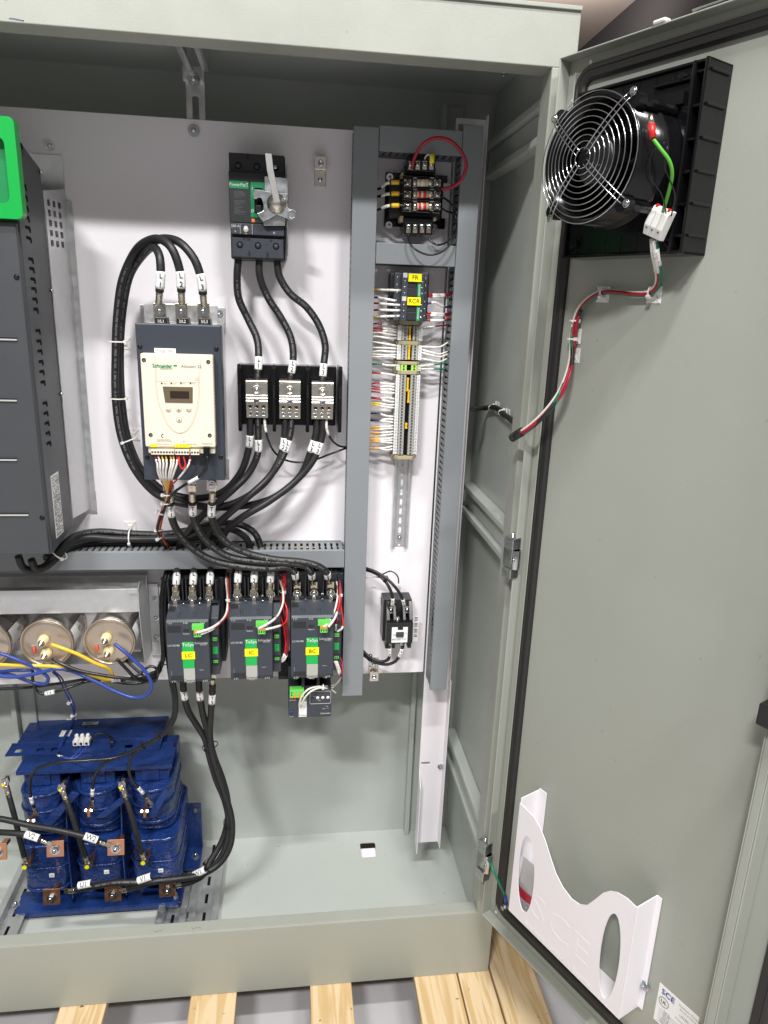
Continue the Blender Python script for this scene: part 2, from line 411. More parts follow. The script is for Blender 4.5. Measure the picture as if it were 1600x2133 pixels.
def sleeve(parent, arc, r, d0, d1, letters, name='marker_sleeve', upright=True, size=None, m='label_white', turned=False):
    mb = MB(m); mb.tube(arc.sub(d0, d1, 6), r*1.07, n=12, m=m)
    o = mb.build(name, parent); ln = len(letters)
    if letters:
        tb = MB('ink'); size = size or r*1.75
        for k, ch in enumerate(letters):
            p, t = arc.at(d0+(d1-d0)*(k+.5)/ln); v = (EYEP-p).normalized(); nrm = (v-t*v.dot(t)).normalized()
            side = nrm.cross(t)
            if turned:                    # letters read along the cable
                xd = t if t.x > 0 or (abs(t.x) < .3 and t.z < 0) else -t
                tb.text(ch, p+nrm*r*1.09, xd, nrm.cross(xd), size, 'ink', nd=nrm, lift=.0002)
            else:
                up = t if t.z > 0 else -t
                xd = up.cross(nrm)
                if k >= 0: tb.text(ch, p+nrm*r*1.09, xd, up, size, 'ink', nd=nrm, lift=.0002, bold=.035, sx=.9)
        tb.build('lettering', o, fix=False)
    return o
def lug(parent, p, t, r, d=-Y, length=.03, hole=True, m='tin', barrel=.55):
    # crimp barrel from p along t, then a flat palm; d is the direction the palm faces
    mb = MB(m); t = Vector(t).normalized(); d = Vector(d); d = (d-t*d.dot(t)).normalized(); s = d.cross(t); L = length
    mb.lathe(p, t, [(0, r*.78), (L*.06, r*.86), (L*.15, r*.86), (L*.18, r*.78), (L*.26, r*.86), (L*.32, r*.78), (L*.40, r*.86), (L*barrel, r*.8)], n=14)
    f = lambda a, b, c: p+s*a+t*b+d*c
    mb.prism([(-r*.6, L*(barrel-.05)), (r*.6, L*(barrel-.05)), (r*.95, L*(barrel+.12)), (r*.95, L), (-r*.95, L), (-r*.95, L*(barrel+.12))], -r*.25, r*.05, f)
    return mb.build('lug', parent, bevel=.0004)
def cable(name, pts, r, m, label, cat, group=None, n=8, path=None, seg=10):
    pa = path or pxpath(pts, n); arc = Arc(pa)
    mb = MB(m); mb.tube(pa, r, n=seg, m=m); o = mb.build(name)
    tag(o, label, cat, group); return o, arc
ORD = ['first', 'second', 'third', 'fourth', 'fifth', 'sixth', 'seventh', 'eighth', 'ninth', 'tenth', 'eleventh', 'twelfth', 'thirteenth', 'fourteenth', 'fifteenth', 'sixteenth', 'seventeenth', 'eighteenth', 'nineteenth', 'twentieth', 'twenty-first', 'twenty-second', 'twenty-third', 'twenty-fourth', 'twenty-fifth', 'twenty-sixth', 'twenty-seventh', 'twenty-eighth', 'twenty-ninth', 'thirtieth', 'thirty-first', 'thirty-second']
# ------------------------------------------------------------------ room
FZ = EYE-1.398-.125              # room floor
mb = MB('concrete'); mb.box(-8, 6, -7, 14, FZ-.05, FZ); struct('floor', mb)
mb = MB('ceil'); mb.box(-7, 3.83, -6, 14, EYE+3.40, EYE+3.45); struct('ceiling', mb)
mb = MB('wall_dark'); mb.box(3.83, 3.93, 1, 14, FZ, EYE+3.40); struct('wall_right', mb)
mb = MB('wall_dark'); mb.box(-7, 3.83, 13.4, 13.5, FZ, EYE+3.40); struct('wall_back', mb)

# ------------------------------------------------------------------ pallet
PZ = EYE-1.398
pal = thing('pallet', (-.1, 1.35, FZ), 'pine pallet of pale knotty boards with gaps, carrying the grey cabinet', 'pallet')
for x0, x1, yb in [(-.472, -.380, .93), (-.211, -.117, .90), (.037, .125, .88), (.262, .356, .86), (.359, .43, .86), (.434, .53, .85)]:
    mb = MB('wood'); mb.box(x0, x1, yb-.02 if False else .72, 1.95, PZ-.022, PZ-.0005); mb.build('deck_board', pal, bevel=.002)
for y0 in (1.0, 1.42, 1.86):
    mb = MB('wood'); mb.box(-1.3, .53, y0, y0+.09, PZ-.105, PZ-.0225); mb.build('stringer', pal, bevel=.002)
for x0 in (.44,):
    mb = MB('wood'); mb.box(x0, x0+.09, .73, 1.94, FZ+.0005, FZ+.0195); mb.build('bottom_board', pal, bevel=.002)

mb = MB('paint_white'); mb.box(.135, .258, 1.44, 1.574, PZ-.010, PZ-.007); tag(mb.build('hole_fill_sheet'), 'white sheet added under the cabinet to brighten the square hole in its floor', 'sheet')  # sheet added so the floor hole looks bright; its short end leaves shade

# ------------------------------------------------------------------ cabinet
XL, XR = -1.35, .427
DF, DB = 1.178, 1.631
ZT, ZO, ZS, ZB = .4325, .355, -1.2335, -1.398     # top, underside of header, sill, bottom (rel. eye)
e = EYE
cab = thing('electrical_cabinet', (-.4, 1.4, e+ZB), 'large open grey steel electrical cabinet standing on a pine pallet', 'cabinet')
T = .0025
mb = MB('paint_grey'); mb.box(XL, XR, DF, DF+T, e+ZO, e+ZT); mb.box(XL, XR, DF+T, DF+.046, e+ZO, e+ZO+T)
mb.box(XL, XR-.037, DF+.046-T, DF+.046, e+ZO+T, e+ZO+.025)
mb.build('header', cab, bevel=.0018)
mb = MB('paint_grey'); mb.box(XL, XR, DF-.004, DF-.0015, e+ZT-.002, e+ZT+.004); mb.build('top_edge_fold', cab, bevel=.001)
mb = MB('paint_grey'); mb.box(XL, XR, DF, DF+T, e+ZB, e+ZS); mb.box(XL, XR-.037, DF+T, DF+.030, e+ZS-T, e+ZS)
mb.box(XL, XR-.037, DF+.030-T, DF+.030, e+ZS-.022, e+ZS-T)
mb.build('sill', cab, bevel=.0018)
mb = MB('paint_grey'); mb.box(XR-.037, XR-.0005, DF, DF+T, e+ZS, e+ZO)
mb.box(XR-.0375, XR-.035, DF+.001, DF+.046, e+ZS, e+ZO); mb.box(XR-.035, XR-.018, DF+.046-T, DF+.046, e+ZS, e+ZO)
mb.build('hinge_post', cab, bevel=.0022)
mb = MB('paint_grey_lit'); mb.box(XL, XR, DF+T, DB, e+ZT-T-.0003, e+ZT-.0003); mb.build('roof_panel', cab)
mb = MB('paint_grey_lit'); mb.plate_hole([(XL, DF+T), (XR-T, DF+T), (XR-T, DB), (XL, DB)], [rrect(.180, 1.532, .221, 1.585, .006)], e+ZB, e+ZB+T); mb.build('floor_panel', cab)
mb = MB('paint_grey_lit'); mb.box(XR-T, XR, DF+T, DB, e+ZB+T, e+ZT-T); mb.build('side_panel', cab)
mb = MB('paint_grey_lit'); mb.box(XL, XL+T, DF+T, DB, e+ZB+T, e+ZT-T); mb.build('side_panel', cab)
mb = MB('paint_grey_lit'); mb.box(XL, XR-T, DB-T, DB, e+ZB+T, e+ZT-T); mb.build('back_panel', cab)
# vertical stiffeners on the back wall
for x in (.305, -.672):
    mb = MB('paint_grey_lit'); mb.box(x, x+.012, DB-.028, DB-T, e+ZB+T, e+ZT-.03); mb.box(x+.012, x+.05, DB-.010, DB-T, e+ZB+T, e+ZT-.03)
    mb.build('stiffener', cab, bevel=.0015)
# double-ribbed horizontal side rails
for z in (.300, -.352, -.925-.20):
    zc = {.300: W(1100, 255, 1.25).z, -.352: W(1020, 1130, 1.26).z}.get(z, W(985, 1730, 1.26).z)
    mb = MB('paint_grey_lit')
    for dz in (-.034, .022):
        mb.box(.398, .4245, DF+.05, 1.595, zc+dz, zc+dz+.016)
    mb.box(.408, .4245, DF+.05, 1.595, zc-.018, zc+.022)
    mb.build('side_rail', cab, bevel=.004, seg=3)
# rails on the cabinet floor (galvanised, slotted)
def floor_rail(x):
    mb = MB('galv')
    for a, b, c0, c1 in ((x, x+.0025, 0, .022), (x+.040, x+.0425, 0, .022), (x+.0025, x+.040, 0, .003), (x-.012, x, .0195, .022), (x+.0425, x+.0545, .0195, .022)):
        mb.box(a, b, DF+.05, 1.60, e+ZB+T+.0003+c0, e+ZB+T+.0003+c1)
    mb.use('dark')
    for k in range(7): mb.box(x+.018, x+.025, DF+.07+k*.055, DF+.098+k*.055, e+ZB+T+.0033, e+ZB+T+.0037)
    return mb.build('floor_rail', cab, bevel=.0008)
for x in (-.300, -.228, -.665): floor_rail(x)
# roof strut
mb = MB('galv')
xs = -.186
for a, b, z0, z1 in ((xs, xs+.0025, .386, .4295), (xs+.0385, xs+.041, .386, .4295), (xs+.0025, xs+.012, .386, .389), (xs+.029, xs+.0385, .386, .389), (xs+.0025, xs+.0385, .427, .4295)):
    mb.box(a, b, DF+.05, 1.455, e+z0, e+z1)
mb.build('roof_strut', cab, bevel=.0012)
mb = MB('galv')
fb = Face(388, 178, 427, 250, 1.468)
zt = e+.392
mb.plate_hole([(fb.x0, fb.z0-.12), (fb.x1, fb.z0-.12), (fb.x1, zt), (fb.x0, zt)], [rrect((fb.x0+fb.x1)/2-.006, fb.z0-.07, (fb.x0+fb.x1)/2+.006, zt-.042, .004)], 0, .003, lambda a, b, c: Vector((a, 1.468+c, b)))
mb.box(fb.x0-.003, fb.x1+.001, 1.456, 1.468, zt-.022, zt-.0195); mb.box(fb.x0-.003, fb.x1+.001, 1.456, 1.4585, zt-.0195, zt+.003)
br = mb.build('strut_bracket', cab, bevel=.0008)
mb = MB('zinc'); bolt(mb, W(404, 166, 1.456), .0075); mb.build('bolt', br)
mb = MB('zinc'); bolt(mb, (W(1050, 152, 1.3)), .004, -Z, 'screw', .003); mb.build('screw', cab)
# marks on the header
mb = MB('w_blue')
p = W(19, 37, DF)
pts = [Vector((p.x+k*.0016, DF-.0007, p.z+random.uniform(-.0012, .0012)-k*.0001)) for k in range(13)]; mb.tube(pts, .00035, n=4); mb.build('pen_mark', cab)

for (px, py, w) in ((12, 37, 0), (400, 1934, 1), (320, 1940, 1)):
    if not w: continue
    p = WZ(px, py, e+ZS+.0002) ; mb = MB('ink_grey'); pts = [Vector((p.x+k*.0022, DF+.012+random.uniform(-.003, .003), e+ZS+.0004)) for k in range(9)]; mb.tube(pts, .0003, n=4); mb.build('pencil_mark', cab)
# clippings and swarf lying on the floor of the cabinet
rr = random.Random(21)
mb = MB('ink_grey')
for k in range(46):
    x, y = rr.uniform(-.15, .41), rr.uniform(1.24, 1.60); a = rr.uniform(0, 3.1); l = rr.uniform(.0008, .004)
    mb.tube([Vector((x, y, e+ZB+T+.0006)), Vector((x+l*math.cos(a)*.5, y+l*math.sin(a)*.5, e+ZB+T+.0009)), Vector((x+l*math.cos(a), y+l*math.sin(a), e+ZB+T+.0006))], rr.uniform(.00025, .0005), n=4, m=rr.choice(['ink_grey', 'sleeve_white', 'copper', 'ink_grey']))
tag(mb.build('swarf'), 'tiny wire clippings and dust specks on the cabinet floor', 'clippings', kind='stuff')
# ------------------------------------------------------------------ door (part of the cabinet)
S1, ZD0, ZD1 = .462, -1.212, .3598
def dbox(mb, s0, s1, z0, z1, o0, o1, m=None): return mb.box(s0, s1, z0, z1, o0, o1, fn=DW, m=m)
mb = MB('paint_grey'); dbox(mb, -.014, S1+.10, ZD0, ZD1, -.002, 0); door = mb.build('door', cab)
mb = MB('paint_grey')
dbox(mb, -.014, -.0115, ZD0, ZD1, 0, .022); dbox(mb, -.014, S1+.1, ZD1-.0025, ZD1, 0, .022)
dbox(mb, -.014, S1+.1, ZD0, ZD0+.0025, 0, .022)
mb.build('edge_flange', door, bevel=.0012)
mb = MB('paint_grey'); dbox(mb, S1, S1+.0025, ZD0+.003, ZD1-.003, 0, .034); dbox(mb, S1+.0025, S1+.014, ZD0+.003, ZD1-.003, .031, .034); dbox(mb, S1+.014, S1+.0165, ZD0+.003, ZD1-.003, .001, .034)

mb.build('latch_edge', door, bevel=.0015)
# inner channel that holds the gasket
mb = MB('paint_grey'); dbox(mb, .0075, .0095, ZD0+.035, ZD1-.022, 0, .010); mb.build('gasket_channel', door, bevel=.0008)
# gasket: a rounded strip all the way round, with rounded corners
zt_, zb_, s0_, s1_ = ZD1-.026, ZD0+.036, .0165, S1+.058
def arcpts(cs, cz, a0): return [(cs+.02*math.cos(math.radians(a0+k*15)), cz+.02*math.sin(math.radians(a0+k*15))) for k in range(7)]
loop = arcpts(s1_-.02, zt_-.02, 0)+arcpts(s0_+.02, zt_-.02, 90)+arcpts(s0_+.02, zb_+.02, 180)+arcpts(s1_-.02, zb_+.02, 270)
path = []
for (a, b), (c, d) in zip(loop, loop[1:]+loop[:1]):
    for k in range(max(1, int(math.hypot(c-a, d-b)/.04))):
        q = k/max(1, int(math.hypot(c-a, d-b)/.04)); path.append(DW(a+(c-a)*q, b+(d-b)*q, .006))
mb = MB('rubber')
rs = []
for k, p in enumerate(path):
    t = (path[(k+1) % len(path)]-path[k-1]).normalized(); s = t.cross(DM).normalized()
    rs.append([p+s*a+DM*b for a, b in ((-.0105, -.0055), (.0105, -.0055), (.0105, 0), (.0075, .003), (.003, .0035), (.0015, .002), (-.0015, .002), (-.003, .0035), (-.0075, .003), (-.0105, 0))])
mb.rings(rs, closed=True, smooth=False); mb.build('gasket', door)
for q in ((0, ZD1-.05), (0, ZD1-.012)):
    pass
for (s, z) in ((.001, ZD1-.055), (.006, ZD0+.012), (.028, ZD1-.011)):
    mb = MB('label_white'); mb.cyl(DW(s, z, 0), DW(s, z, .001), .003, n=10); mb.build('plug', door)
# latch rod along the top edge with its white guide
p0 = DS(1208, 108, .03); mb = MB('chrome'); mb.cyl(DW(.20, ZD1-.001+.006, .016), DW(S1, ZD1+.005, .016), .0035); mb.build('latch_rod', door)
sc_, zc_ = DS(1375, 52, .02)
mb = MB('white_nylon'); dbox(mb, sc_-.010, sc_+.010, ZD1, ZD1+.006, .010, .024); mb.build('rod_guide', door, bevel=.003)
# latch handle at the free edge
hs = DS(1597, 1486, .04)
mb = MB('black'); dbox(mb, S1-.004, S1+.05, hs[1]-.012, hs[1]+.018, .0345, .056); dbox(mb, S1+.006, S1+.05, hs[1]+.018, hs[1]+.07, .036, .052)
mb.build('latch', door, bevel=.002)

def hinge(z0, z1):
    c = lambda s, z, o: DW(s-.020, z, o+.012)
    h = z1-z0; mb = MB('zinc'); mb.box(-.013, .011, z0, z0+h*.24, 0, .020, c); o = mb.build('hinge', cab, bevel=.0015)
    mb = MB('zinc'); mb.box(-.013, .011, z0+h*.72, z1, 0, .020, c); mb.build('leaf', o, bevel=.0015)
    mb = MB('chrome'); mb.box(-.016, .014, z0+h*.25, z0+h*.71, .001, .015, c); mb.cyl(c(.010, z0+h*.25, .009), c(.010, z0+h*.71, .009), .008, n=16)
    screw(mb, c(.012, z0+h*.48, .0165), .003, d=DM); mb.build('knuckle', o, bevel=.001)
    mb = MB('zinc'); mb.cyl(c(-.001, z0-.012, .010), c(-.001, z1+.008, .010), .0022); mb.build('pin', o)
za = DS(1080, 1122, .02)[1]; zb2 = DS(1072, 1205, .02)[1]; hinge(zb2, za)
za = DS(1028, 1765, .02)[1]; zb2 = DS(1018, 1838, .02)[1]; hinge(zb2, za)

# ------------------------------------------------------------------ mounting panel and side mullion
pan = thing('mounting_panel', (-.4, 1.46, e-.8157), 'white painted steel back panel carrying all the devices', 'panel')
mb = MB('paint_white'); mb.box(-1.25, .302, 1.46, 1.4625, e-.8157, e+.311); mb.box(-1.25, .302, 1.4625, 1.478, e+.3085, e+.311); mb.box(-1.25, .302, 1.4625, 1.478, e-.8157, e-.8132)
mb.build('panel_sheet', pan, bevel=.0012)
mb = MB('zinc'); bolt(mb, W(404, 272, 1.46), .0075); mb.build('bolt', pan)
mul = thing('panel_mullion', (.336, 1.47, e-1.297), 'narrow white steel mullion beside the white panel, open channel at its foot', 'mullion')
mb = MB('paint_white')
mb.plate_hole([(.306, e-1.297), (.366, e-1.297), (.366, e+.344), (.306, e+.344)], [rrect(.311, e+.323, .335, e+.334, .001), rrect(.310, e-1.068, .332, e-1.061, .001)], 0, .0025, lambda a, b, c: Vector((a, 1.462+c, b)))
mb.box(.3635, .366, 1.450, 1.462, e-.83, e+.350); mb.box(.3635, .366, 1.438, 1.462, e-1.297, e-.83)
mb.prism([(1.438, e-1.31), (1.462, e-1.297), (1.462, e-1.085), (1.452, e-1.10), (1.438, e-1.12)], .306, .3085, lambda a, b, c: Vector((c, a, b)))
mb.build('channel', mul, bevel=.001)
mb = MB('zinc'); bolt(mb, W(917, 1596, 1.462), .0045, h=.004); mb.build('bolt', mul)
# dark folded strip that runs up the side wall behind the mullion


# ------------------------------------------------------------------ wiring ducts
def finger_wall(mb, n_axis, fixed0, fixed1, l0, l1, pitch, depth0, depth1, along):
    # comb wall: fingers between depth0 (panel) and depth1 (cover); along = 'x' or 'z'
    L = l1-l0; n = int(L/pitch); p = L/n; D = depth0-depth1
    f = (lambda a, b, c: Vector((c, b, a))) if along == 'z' else (lambda a, b, c: Vector((a, b, c)))
    for k in range(n):
        a0 = l0+k*p+p*.21; a1 = l0+(k+1)*p-p*.21; am = (a0+a1)/2
        w = (a1-a0)/2
        prof = [(am-w, depth0-D*.16), (am-w, depth0-D*.44), (am-w-p*.09, depth0-D*.50), (am-w-p*.09, depth0-D*.60), (am-w, depth0-D*.66), (am-w, depth1+.001),
                (am+w, depth1+.001), (am+w, depth0-D*.66), (am+w+p*.09, depth0-D*.60), (am+w+p*.09, depth0-D*.50), (am+w, depth0-D*.44), (am+w, depth0-D*.16)]
        mb.prism(prof, fixed0, fixed1, f)
    if along == 'z': mb.box(fixed0, fixed1, depth0-D*.16, depth0, l0, l1)
    else: mb.box(l0, l1, depth0-D*.16, depth0, fixed0, fixed1)
def duct(x0, x1, z0, z1, vertical, label, pitch=.0125, walls=(1, 1), ends=True):
    Dp, Dc = 1.4595, 1.395
    t = thing('wiring_duct', ((x0+x1)/2, 1.46, e+z0), label, 'wiring duct', 'grey wiring ducts round the devices')
    mb = MB('duct'); mb.box(x0, x1, Dc-.002, Dc, e+z0, e+z1)
    if vertical: mb.box(x0, x0+.002, Dc, Dc+.007, e+z0, e+z1); mb.box(x1-.002, x1, Dc, Dc+.007, e+z0, e+z1)
    else: mb.box(x0, x1, Dc, Dc+.007, e+z0, e+z0+.002); mb.box(x0, x1, Dc, Dc+.007, e+z1-.002, e+z1)
    mb.build('cover', t, bevel=.0012)
    for k in (0, 1):
        if not walls[k]: continue
        mb = MB('duct_side')
        if vertical:
            a = x0+.0022 if k == 0 else x1-.0038
            finger_wall(mb, 0, a, a+.0016, e+z0, e+z1, pitch, Dp, Dc, 'z')
        else:
            a = e+z0+.0022 if k == 0 else e+z1-.0038
            finger_wall(mb, 0, a, a+.0016, x0, x1, pitch, Dp, Dc, 'x')
        mb.build('slotted_side', t)
    mb = MB('duct_side')
    mb.box(x0+.004, x1-.004, Dp-.003, Dp, e+z0, e+z1); mb.build('duct_base', t)
    if vertical: a, b = Vector(((x0+x1)/2, 1.43, e+z0+.02)), Vector(((x0+x1)/2, 1.43, e+z1-.02))
    else: a, b = Vector((x0+.02, 1.43, e+(z0+z1)/2)), Vector((x1-.02, 1.43, e+(z0+z1)/2))
    mb = MB('cable'); d = (b-a).normalized(); u_ = d.cross(Y); rr = random.Random(int(x0*1000))
    for k in range(9):
        o_ = Y*(.018*math.cos(k*.7)) + u_*(.0125*math.sin(k*2.4)); mb.tube([a.lerp(b, j/8)+o_+Y*rr.uniform(-.003, .003)+u_*rr.uniform(-.002, .002) for j in range(9)], .0042, n=7)
    tag(mb.build('wire_bundle'), 'black wires added to darken the '+label, 'wire bundle', 'added wires that darken the ducts')  # wires added inside each duct so its slots read dark
    return t
duct(.1085, .1535, -.832, .304, True, 'tall grey wiring duct left of the terminal strip')
duct(.306, .3433, -.8245, .318, True, 'tall grey wiring duct over the white mullion')
duct(.1545, .305, .2665, .3075, False, 'short grey wiring duct above the fused transformer')
duct(.1545, .305, .0755, .1125, False, 'short grey wiring duct below the fused transformer')
duct(-.98, .1075, -.5285, -.4905, False, 'long horizontal grey wiring duct above the three contactors')
# wires lying in the long duct, seen through its slots
cols = ['red', 'red', 'w_yellow', 'w_blue', 'cable', 'w_white', 'red', 'w_yellow', 'w_navy', 'w_orange']
for k, c in enumerate(cols):
    y = 1.405+.0048*k; z = e-.499-random.uniform(0, .006); 
    x0 = (-.42, -.42, -.33, -.2, -.42, -.25, -.1, -.2, -.1, -.28)[k]; x1 = .10-random.uniform(0, .03)
    pts = [Vector((x0+(x1-x0)*j/9, y+random.uniform(-.003, .003), z+random.uniform(-.003, .003))) for j in range(10)]
    nm = {'red': 'red', 'w_yellow': 'yellow', 'w_blue': 'blue', 'cable': 'black', 'w_white': 'white', 'w_navy': 'navy blue', 'w_orange': 'orange'}[c]
    o, a = cable('control_wire', None, .0017, c, nm+' wire seen through the slots of the long duct, %s from the front' % ORD[k], 'wire', 'wires inside the long duct', path=smooth_path(pts, 4), seg=6)
# ------------------------------------------------------------------ DIN rail
rail = thing('din_rail', (W(832, 1139, 1.4595).x, 1.46, e-.505), 'zinc plated slotted mounting rail running down below the terminal strip', 'rail')
rx = (P_ := W(815.5, 1138, 1.452).x); rw = .0352
z0, z1 = W(832, 1139, 1.452).z, e+.06
rx0 = rx
mb = MB('galv')
mb.box(rx, rx+.005, 1.4510, 1.4520, z0, z1); mb.box(rx+rw-.005, rx+rw, 1.4510, 1.4520, z0, z1)
mb.box(rx+.005, rx+.006, 1.4510, 1.4590, z0, z1); mb.box(rx+rw-.006, rx+rw-.005, 1.4510, 1.4590, z0, z1)
mb.plate_hole([(rx+.006, z0), (rx+rw-.006, z0), (rx+rw-.006, z1), (rx+.006, z1)], [rrect(rx+rw/2-.003, z0+.030+k*.0213, rx+rw/2+.003, z0+.030+k*.0213+.0155, .0029) for k in range(8)]+[rrect(rx+rw/2-.003, z0+.0005, rx+rw/2+.003, z0+.006, .002)], 1.4580, 1.4590, lambda a, b, c: Vector((a, c, b)))
mb.build('rail_profile', rail, bevel=.0004)
mb = MB('screw'); bolt(mb, (rx+rw/2, 1.458, z0+.020), .0045, h=.003); mb.build('screw', rail)
# ------------------------------------------------------------------ variable speed drive at the left edge
DVF, DVR = 1.255, 1.385
xs = -.338*DVF
dz0 = W(100, 1156, DVF).z; dz1 = W(20, 262, DVF).z
drv = thing('variable_speed_drive', (-.55, 1.46, dz0), 'tall charcoal drive cabinet with green frame cut by the left picture edge', 'drive')
mb = MB('drive_grey')
zt2 = W(80, 350, DVR).z
mb.prism([(DVF+.002, dz0), (DVR, dz0+.012), (DVR, zt2), (DVF+.002, dz1)], xs-.28, xs, lambda a, b, c: Vector((c, a, b)))
body = mb.build('body', drv, bevel=.003)
gz = W(60, 460, DVF).z
mb = MB('drive_grey')
mb.box(xs-.28, xs-.002, DVF-.008, DVF+.0015, dz0+.004, gz-.004); fr = mb.build('front_cover', drv, bevel=.002)
for py in (706, 833, 957, 1072):
    mb = MB('charcoal_dark'); z = W(0, py, DVF-.008).z; xr = W(36, py, DVF-.008).x if py < 1000 else W(60, py, DVF-.008).x
    mb.box(xs-.2, xr, DVF-.0095, DVF-.008, z+.002, z+.0042); mb.box(xs-.2, xr, DVF-.0108, DVF-.008, z-.002, z+.0005, m='term_grey'); mb.build('grip_ridge_glint', fr, bevel=.0005)  # pale bar stands in for the bright highlight on the ridge
for (px, py) in ((35, 577), (88, 1078)):
    mb = MB('black_gloss'); screw(mb, W(px, py, DVF-.008), .0042, .002, m='black_gloss'); mb.build('screw', fr)
# green frame: rounded rectangular ring, only its right limb is in view
gzt = W(14, 242, DVF-.02).z
gx1 = W(38, 350, DVF-.02).x
f = lambda a, b, c: Vector((a, DVF-.02+c, b))
mb = MB('green_frame')
outer = rrect(gx1-.24, gz, gx1, gzt, .009); inner = rrect(gx1-.215, gz+.022, gx1-.0165, gzt-.028, .010)
mb.plate_hole(outer, [inner], 0, .019, f); gfr = mb.build('green_frame', drv, bevel=.002)
mb = MB('green_dark'); mb.box(gx1-.235, gx1-.004, DVF-.003, DVF+.0015, gz+.003, gzt-.003); mb.build('frame_recess', drv)
# side face: louvres, screws, rating label
side = lambda a, b, c: Vector((xs+c, a, b))
pys = [385, 408, 430, 452, 474, 496, 540, 560, 582, 602, 624, 645, 690, 712, 733, 755, 776, 798, 842, 863, 884, 905, 926]
ys_ = DVF+.028
for py in [298]+pys:
    px = 44+ (py-385)*.080
    # find z on side plane at depth ys_
    z = ((W(px, py, ys_)).z)
    for a0, a1, h in ((0, .012, .0062), (.012, .0155, .009)):
        pass
    mb = MB('dark'); mb.prism([(ys_, z+.0035), (ys_+.020, z+.0035), (ys_+.023, z-.001), (ys_+.023, z-.006), (ys_+.018, z-.0065), (ys_+.017, z-.002), (ys_, z-.001)], .0001, .0006, side)
    mb.build('louvre', body)
mb = MB('drive_grey')
for k in range(7):
    z = dz1-.022; y = DVF+.012+k*.0062; mb.box(y, y+.0028, z-.002-k*.0015, z+.006-k*.0015, .0004, .0009, side)
mb.build('vent_slot', body)
zl0 = W(125, 1118, DVF+.04).z; zl1 = W(115, 990, DVF+.04).z
mb = MB('label_white'); mb.box(DVF+.030, DVF+.072, zl0, zl1, .0002, .0007, side); lb = mb.build('rating_label', body)
mb = MB('ink')
rr = random.Random(3)
z = zl1-.004
while z > zl0+.004:
    a = DVF+.032
    while a < DVF+.068:
        w = rr.uniform(.001, .006)
        if rr.random() < .75: mb.box(a, a+w, z-.0011, z, .0008, .0010, side)
        a += w+.0009
    z -= rr.choice([.0026, .0026, .004])
mb.build('lettering', lb)
for py in (358, 604, 820):
    mb = MB('screw'); z = W(80, py, DVR-.01).z; mb.cyl(Vector((xs, DVR-.008, z)), Vector((xs+.006, DVR-.008, z)), .0028, n=10); mb.build('screw', body)
# galvanised mounting plate behind
px1 = -.4095; pz0 = W(185, 1068, 1.458).z; pz1 = W(130, 318, 1.458).z
mb = MB('galv')
holes = []
hf = [Face(97, 413, 134, 503, 1.40)][0]
for i in range(5):
    for j in range(3):
        y = DVR+.008+j*.0175; zc = hf.z1-.008-i*.0165
        holes.append(rrect(y, zc-.0055, y+.0105, zc+.0055, .002, n=2))
side2 = lambda a, b, c: Vector((xs+.0005+(a-DVR)/(1.456-DVR)*(-.4095-xs)+c, a, b))
mb.plate_hole([(DVR, pz0+.01), (1.456, pz0+.01), (1.456, pz1-.06), (DVR, zt2-.035)], holes, 0, .0015, side2)
mb.box(-.47, -.4085+.001, 1.4568, 1.4590, pz1-.10, pz1-.005); mb.box(-.4155, -.4085+.011, 1.4560, 1.4584, pz0+.004, pz1-.08); mb.box(-.47, -.4085+.012, 1.4572, 1.4594, pz0, pz0+.045)
pl = mb.build('mounting_plate', drv, bevel=.0006)
mb = MB('screw'); bolt(mb, W(103, 303, 1.456), .005, h=.003); mb.build('bolt', pl)
mb = MB('screw'); bolt(mb, W(172, 1058, 1.456), .006, h=.005); mb.build('bolt', pl)

# ------------------------------------------------------------------ ground lugs
def ground_lug(px, py, up, label):
    p = W(px, py, 1.458)
    t = thing('ground_lug', p, label, 'ground lug', 'tin plated ground lugs on the panel')
    s = 1 if up else -1
    mb = MB('tin'); mb.box(p.x-.0105, p.x+.0105, 1.4565, 1.4595, p.z-.025, p.z+.025); mb.build('tang', t, bevel=.0006)
    zc = p.z+s*.0135
    mb = MB('alu'); mb.box(p.x-.0105, p.x+.0105, 1.438, 1.4563, zc-.0115, zc+.0115); mb.build('collar', t, bevel=.001)
    mb = MB('chrome'); mb.lathe((p.x, 1.4378, zc), -Y, [(0, .0055), (.0015, .0055), (.0016, .003), (.0002, .0028), (.0001, .0001)], n=16); mb.build('clamp_screw', t)
    mb = MB('chrome'); bolt(mb, (p.x, 1.4563, p.z-s*.0125), .0072, h=.005, m='chrome'); mb.build('bolt', t)
ground_lug(667, 360, True, 'small tin ground lug alone on the upper white panel, right of the breaker')
ground_lug(778, 1390, False, 'small tin ground lug hanging at the lower edge of the white panel')

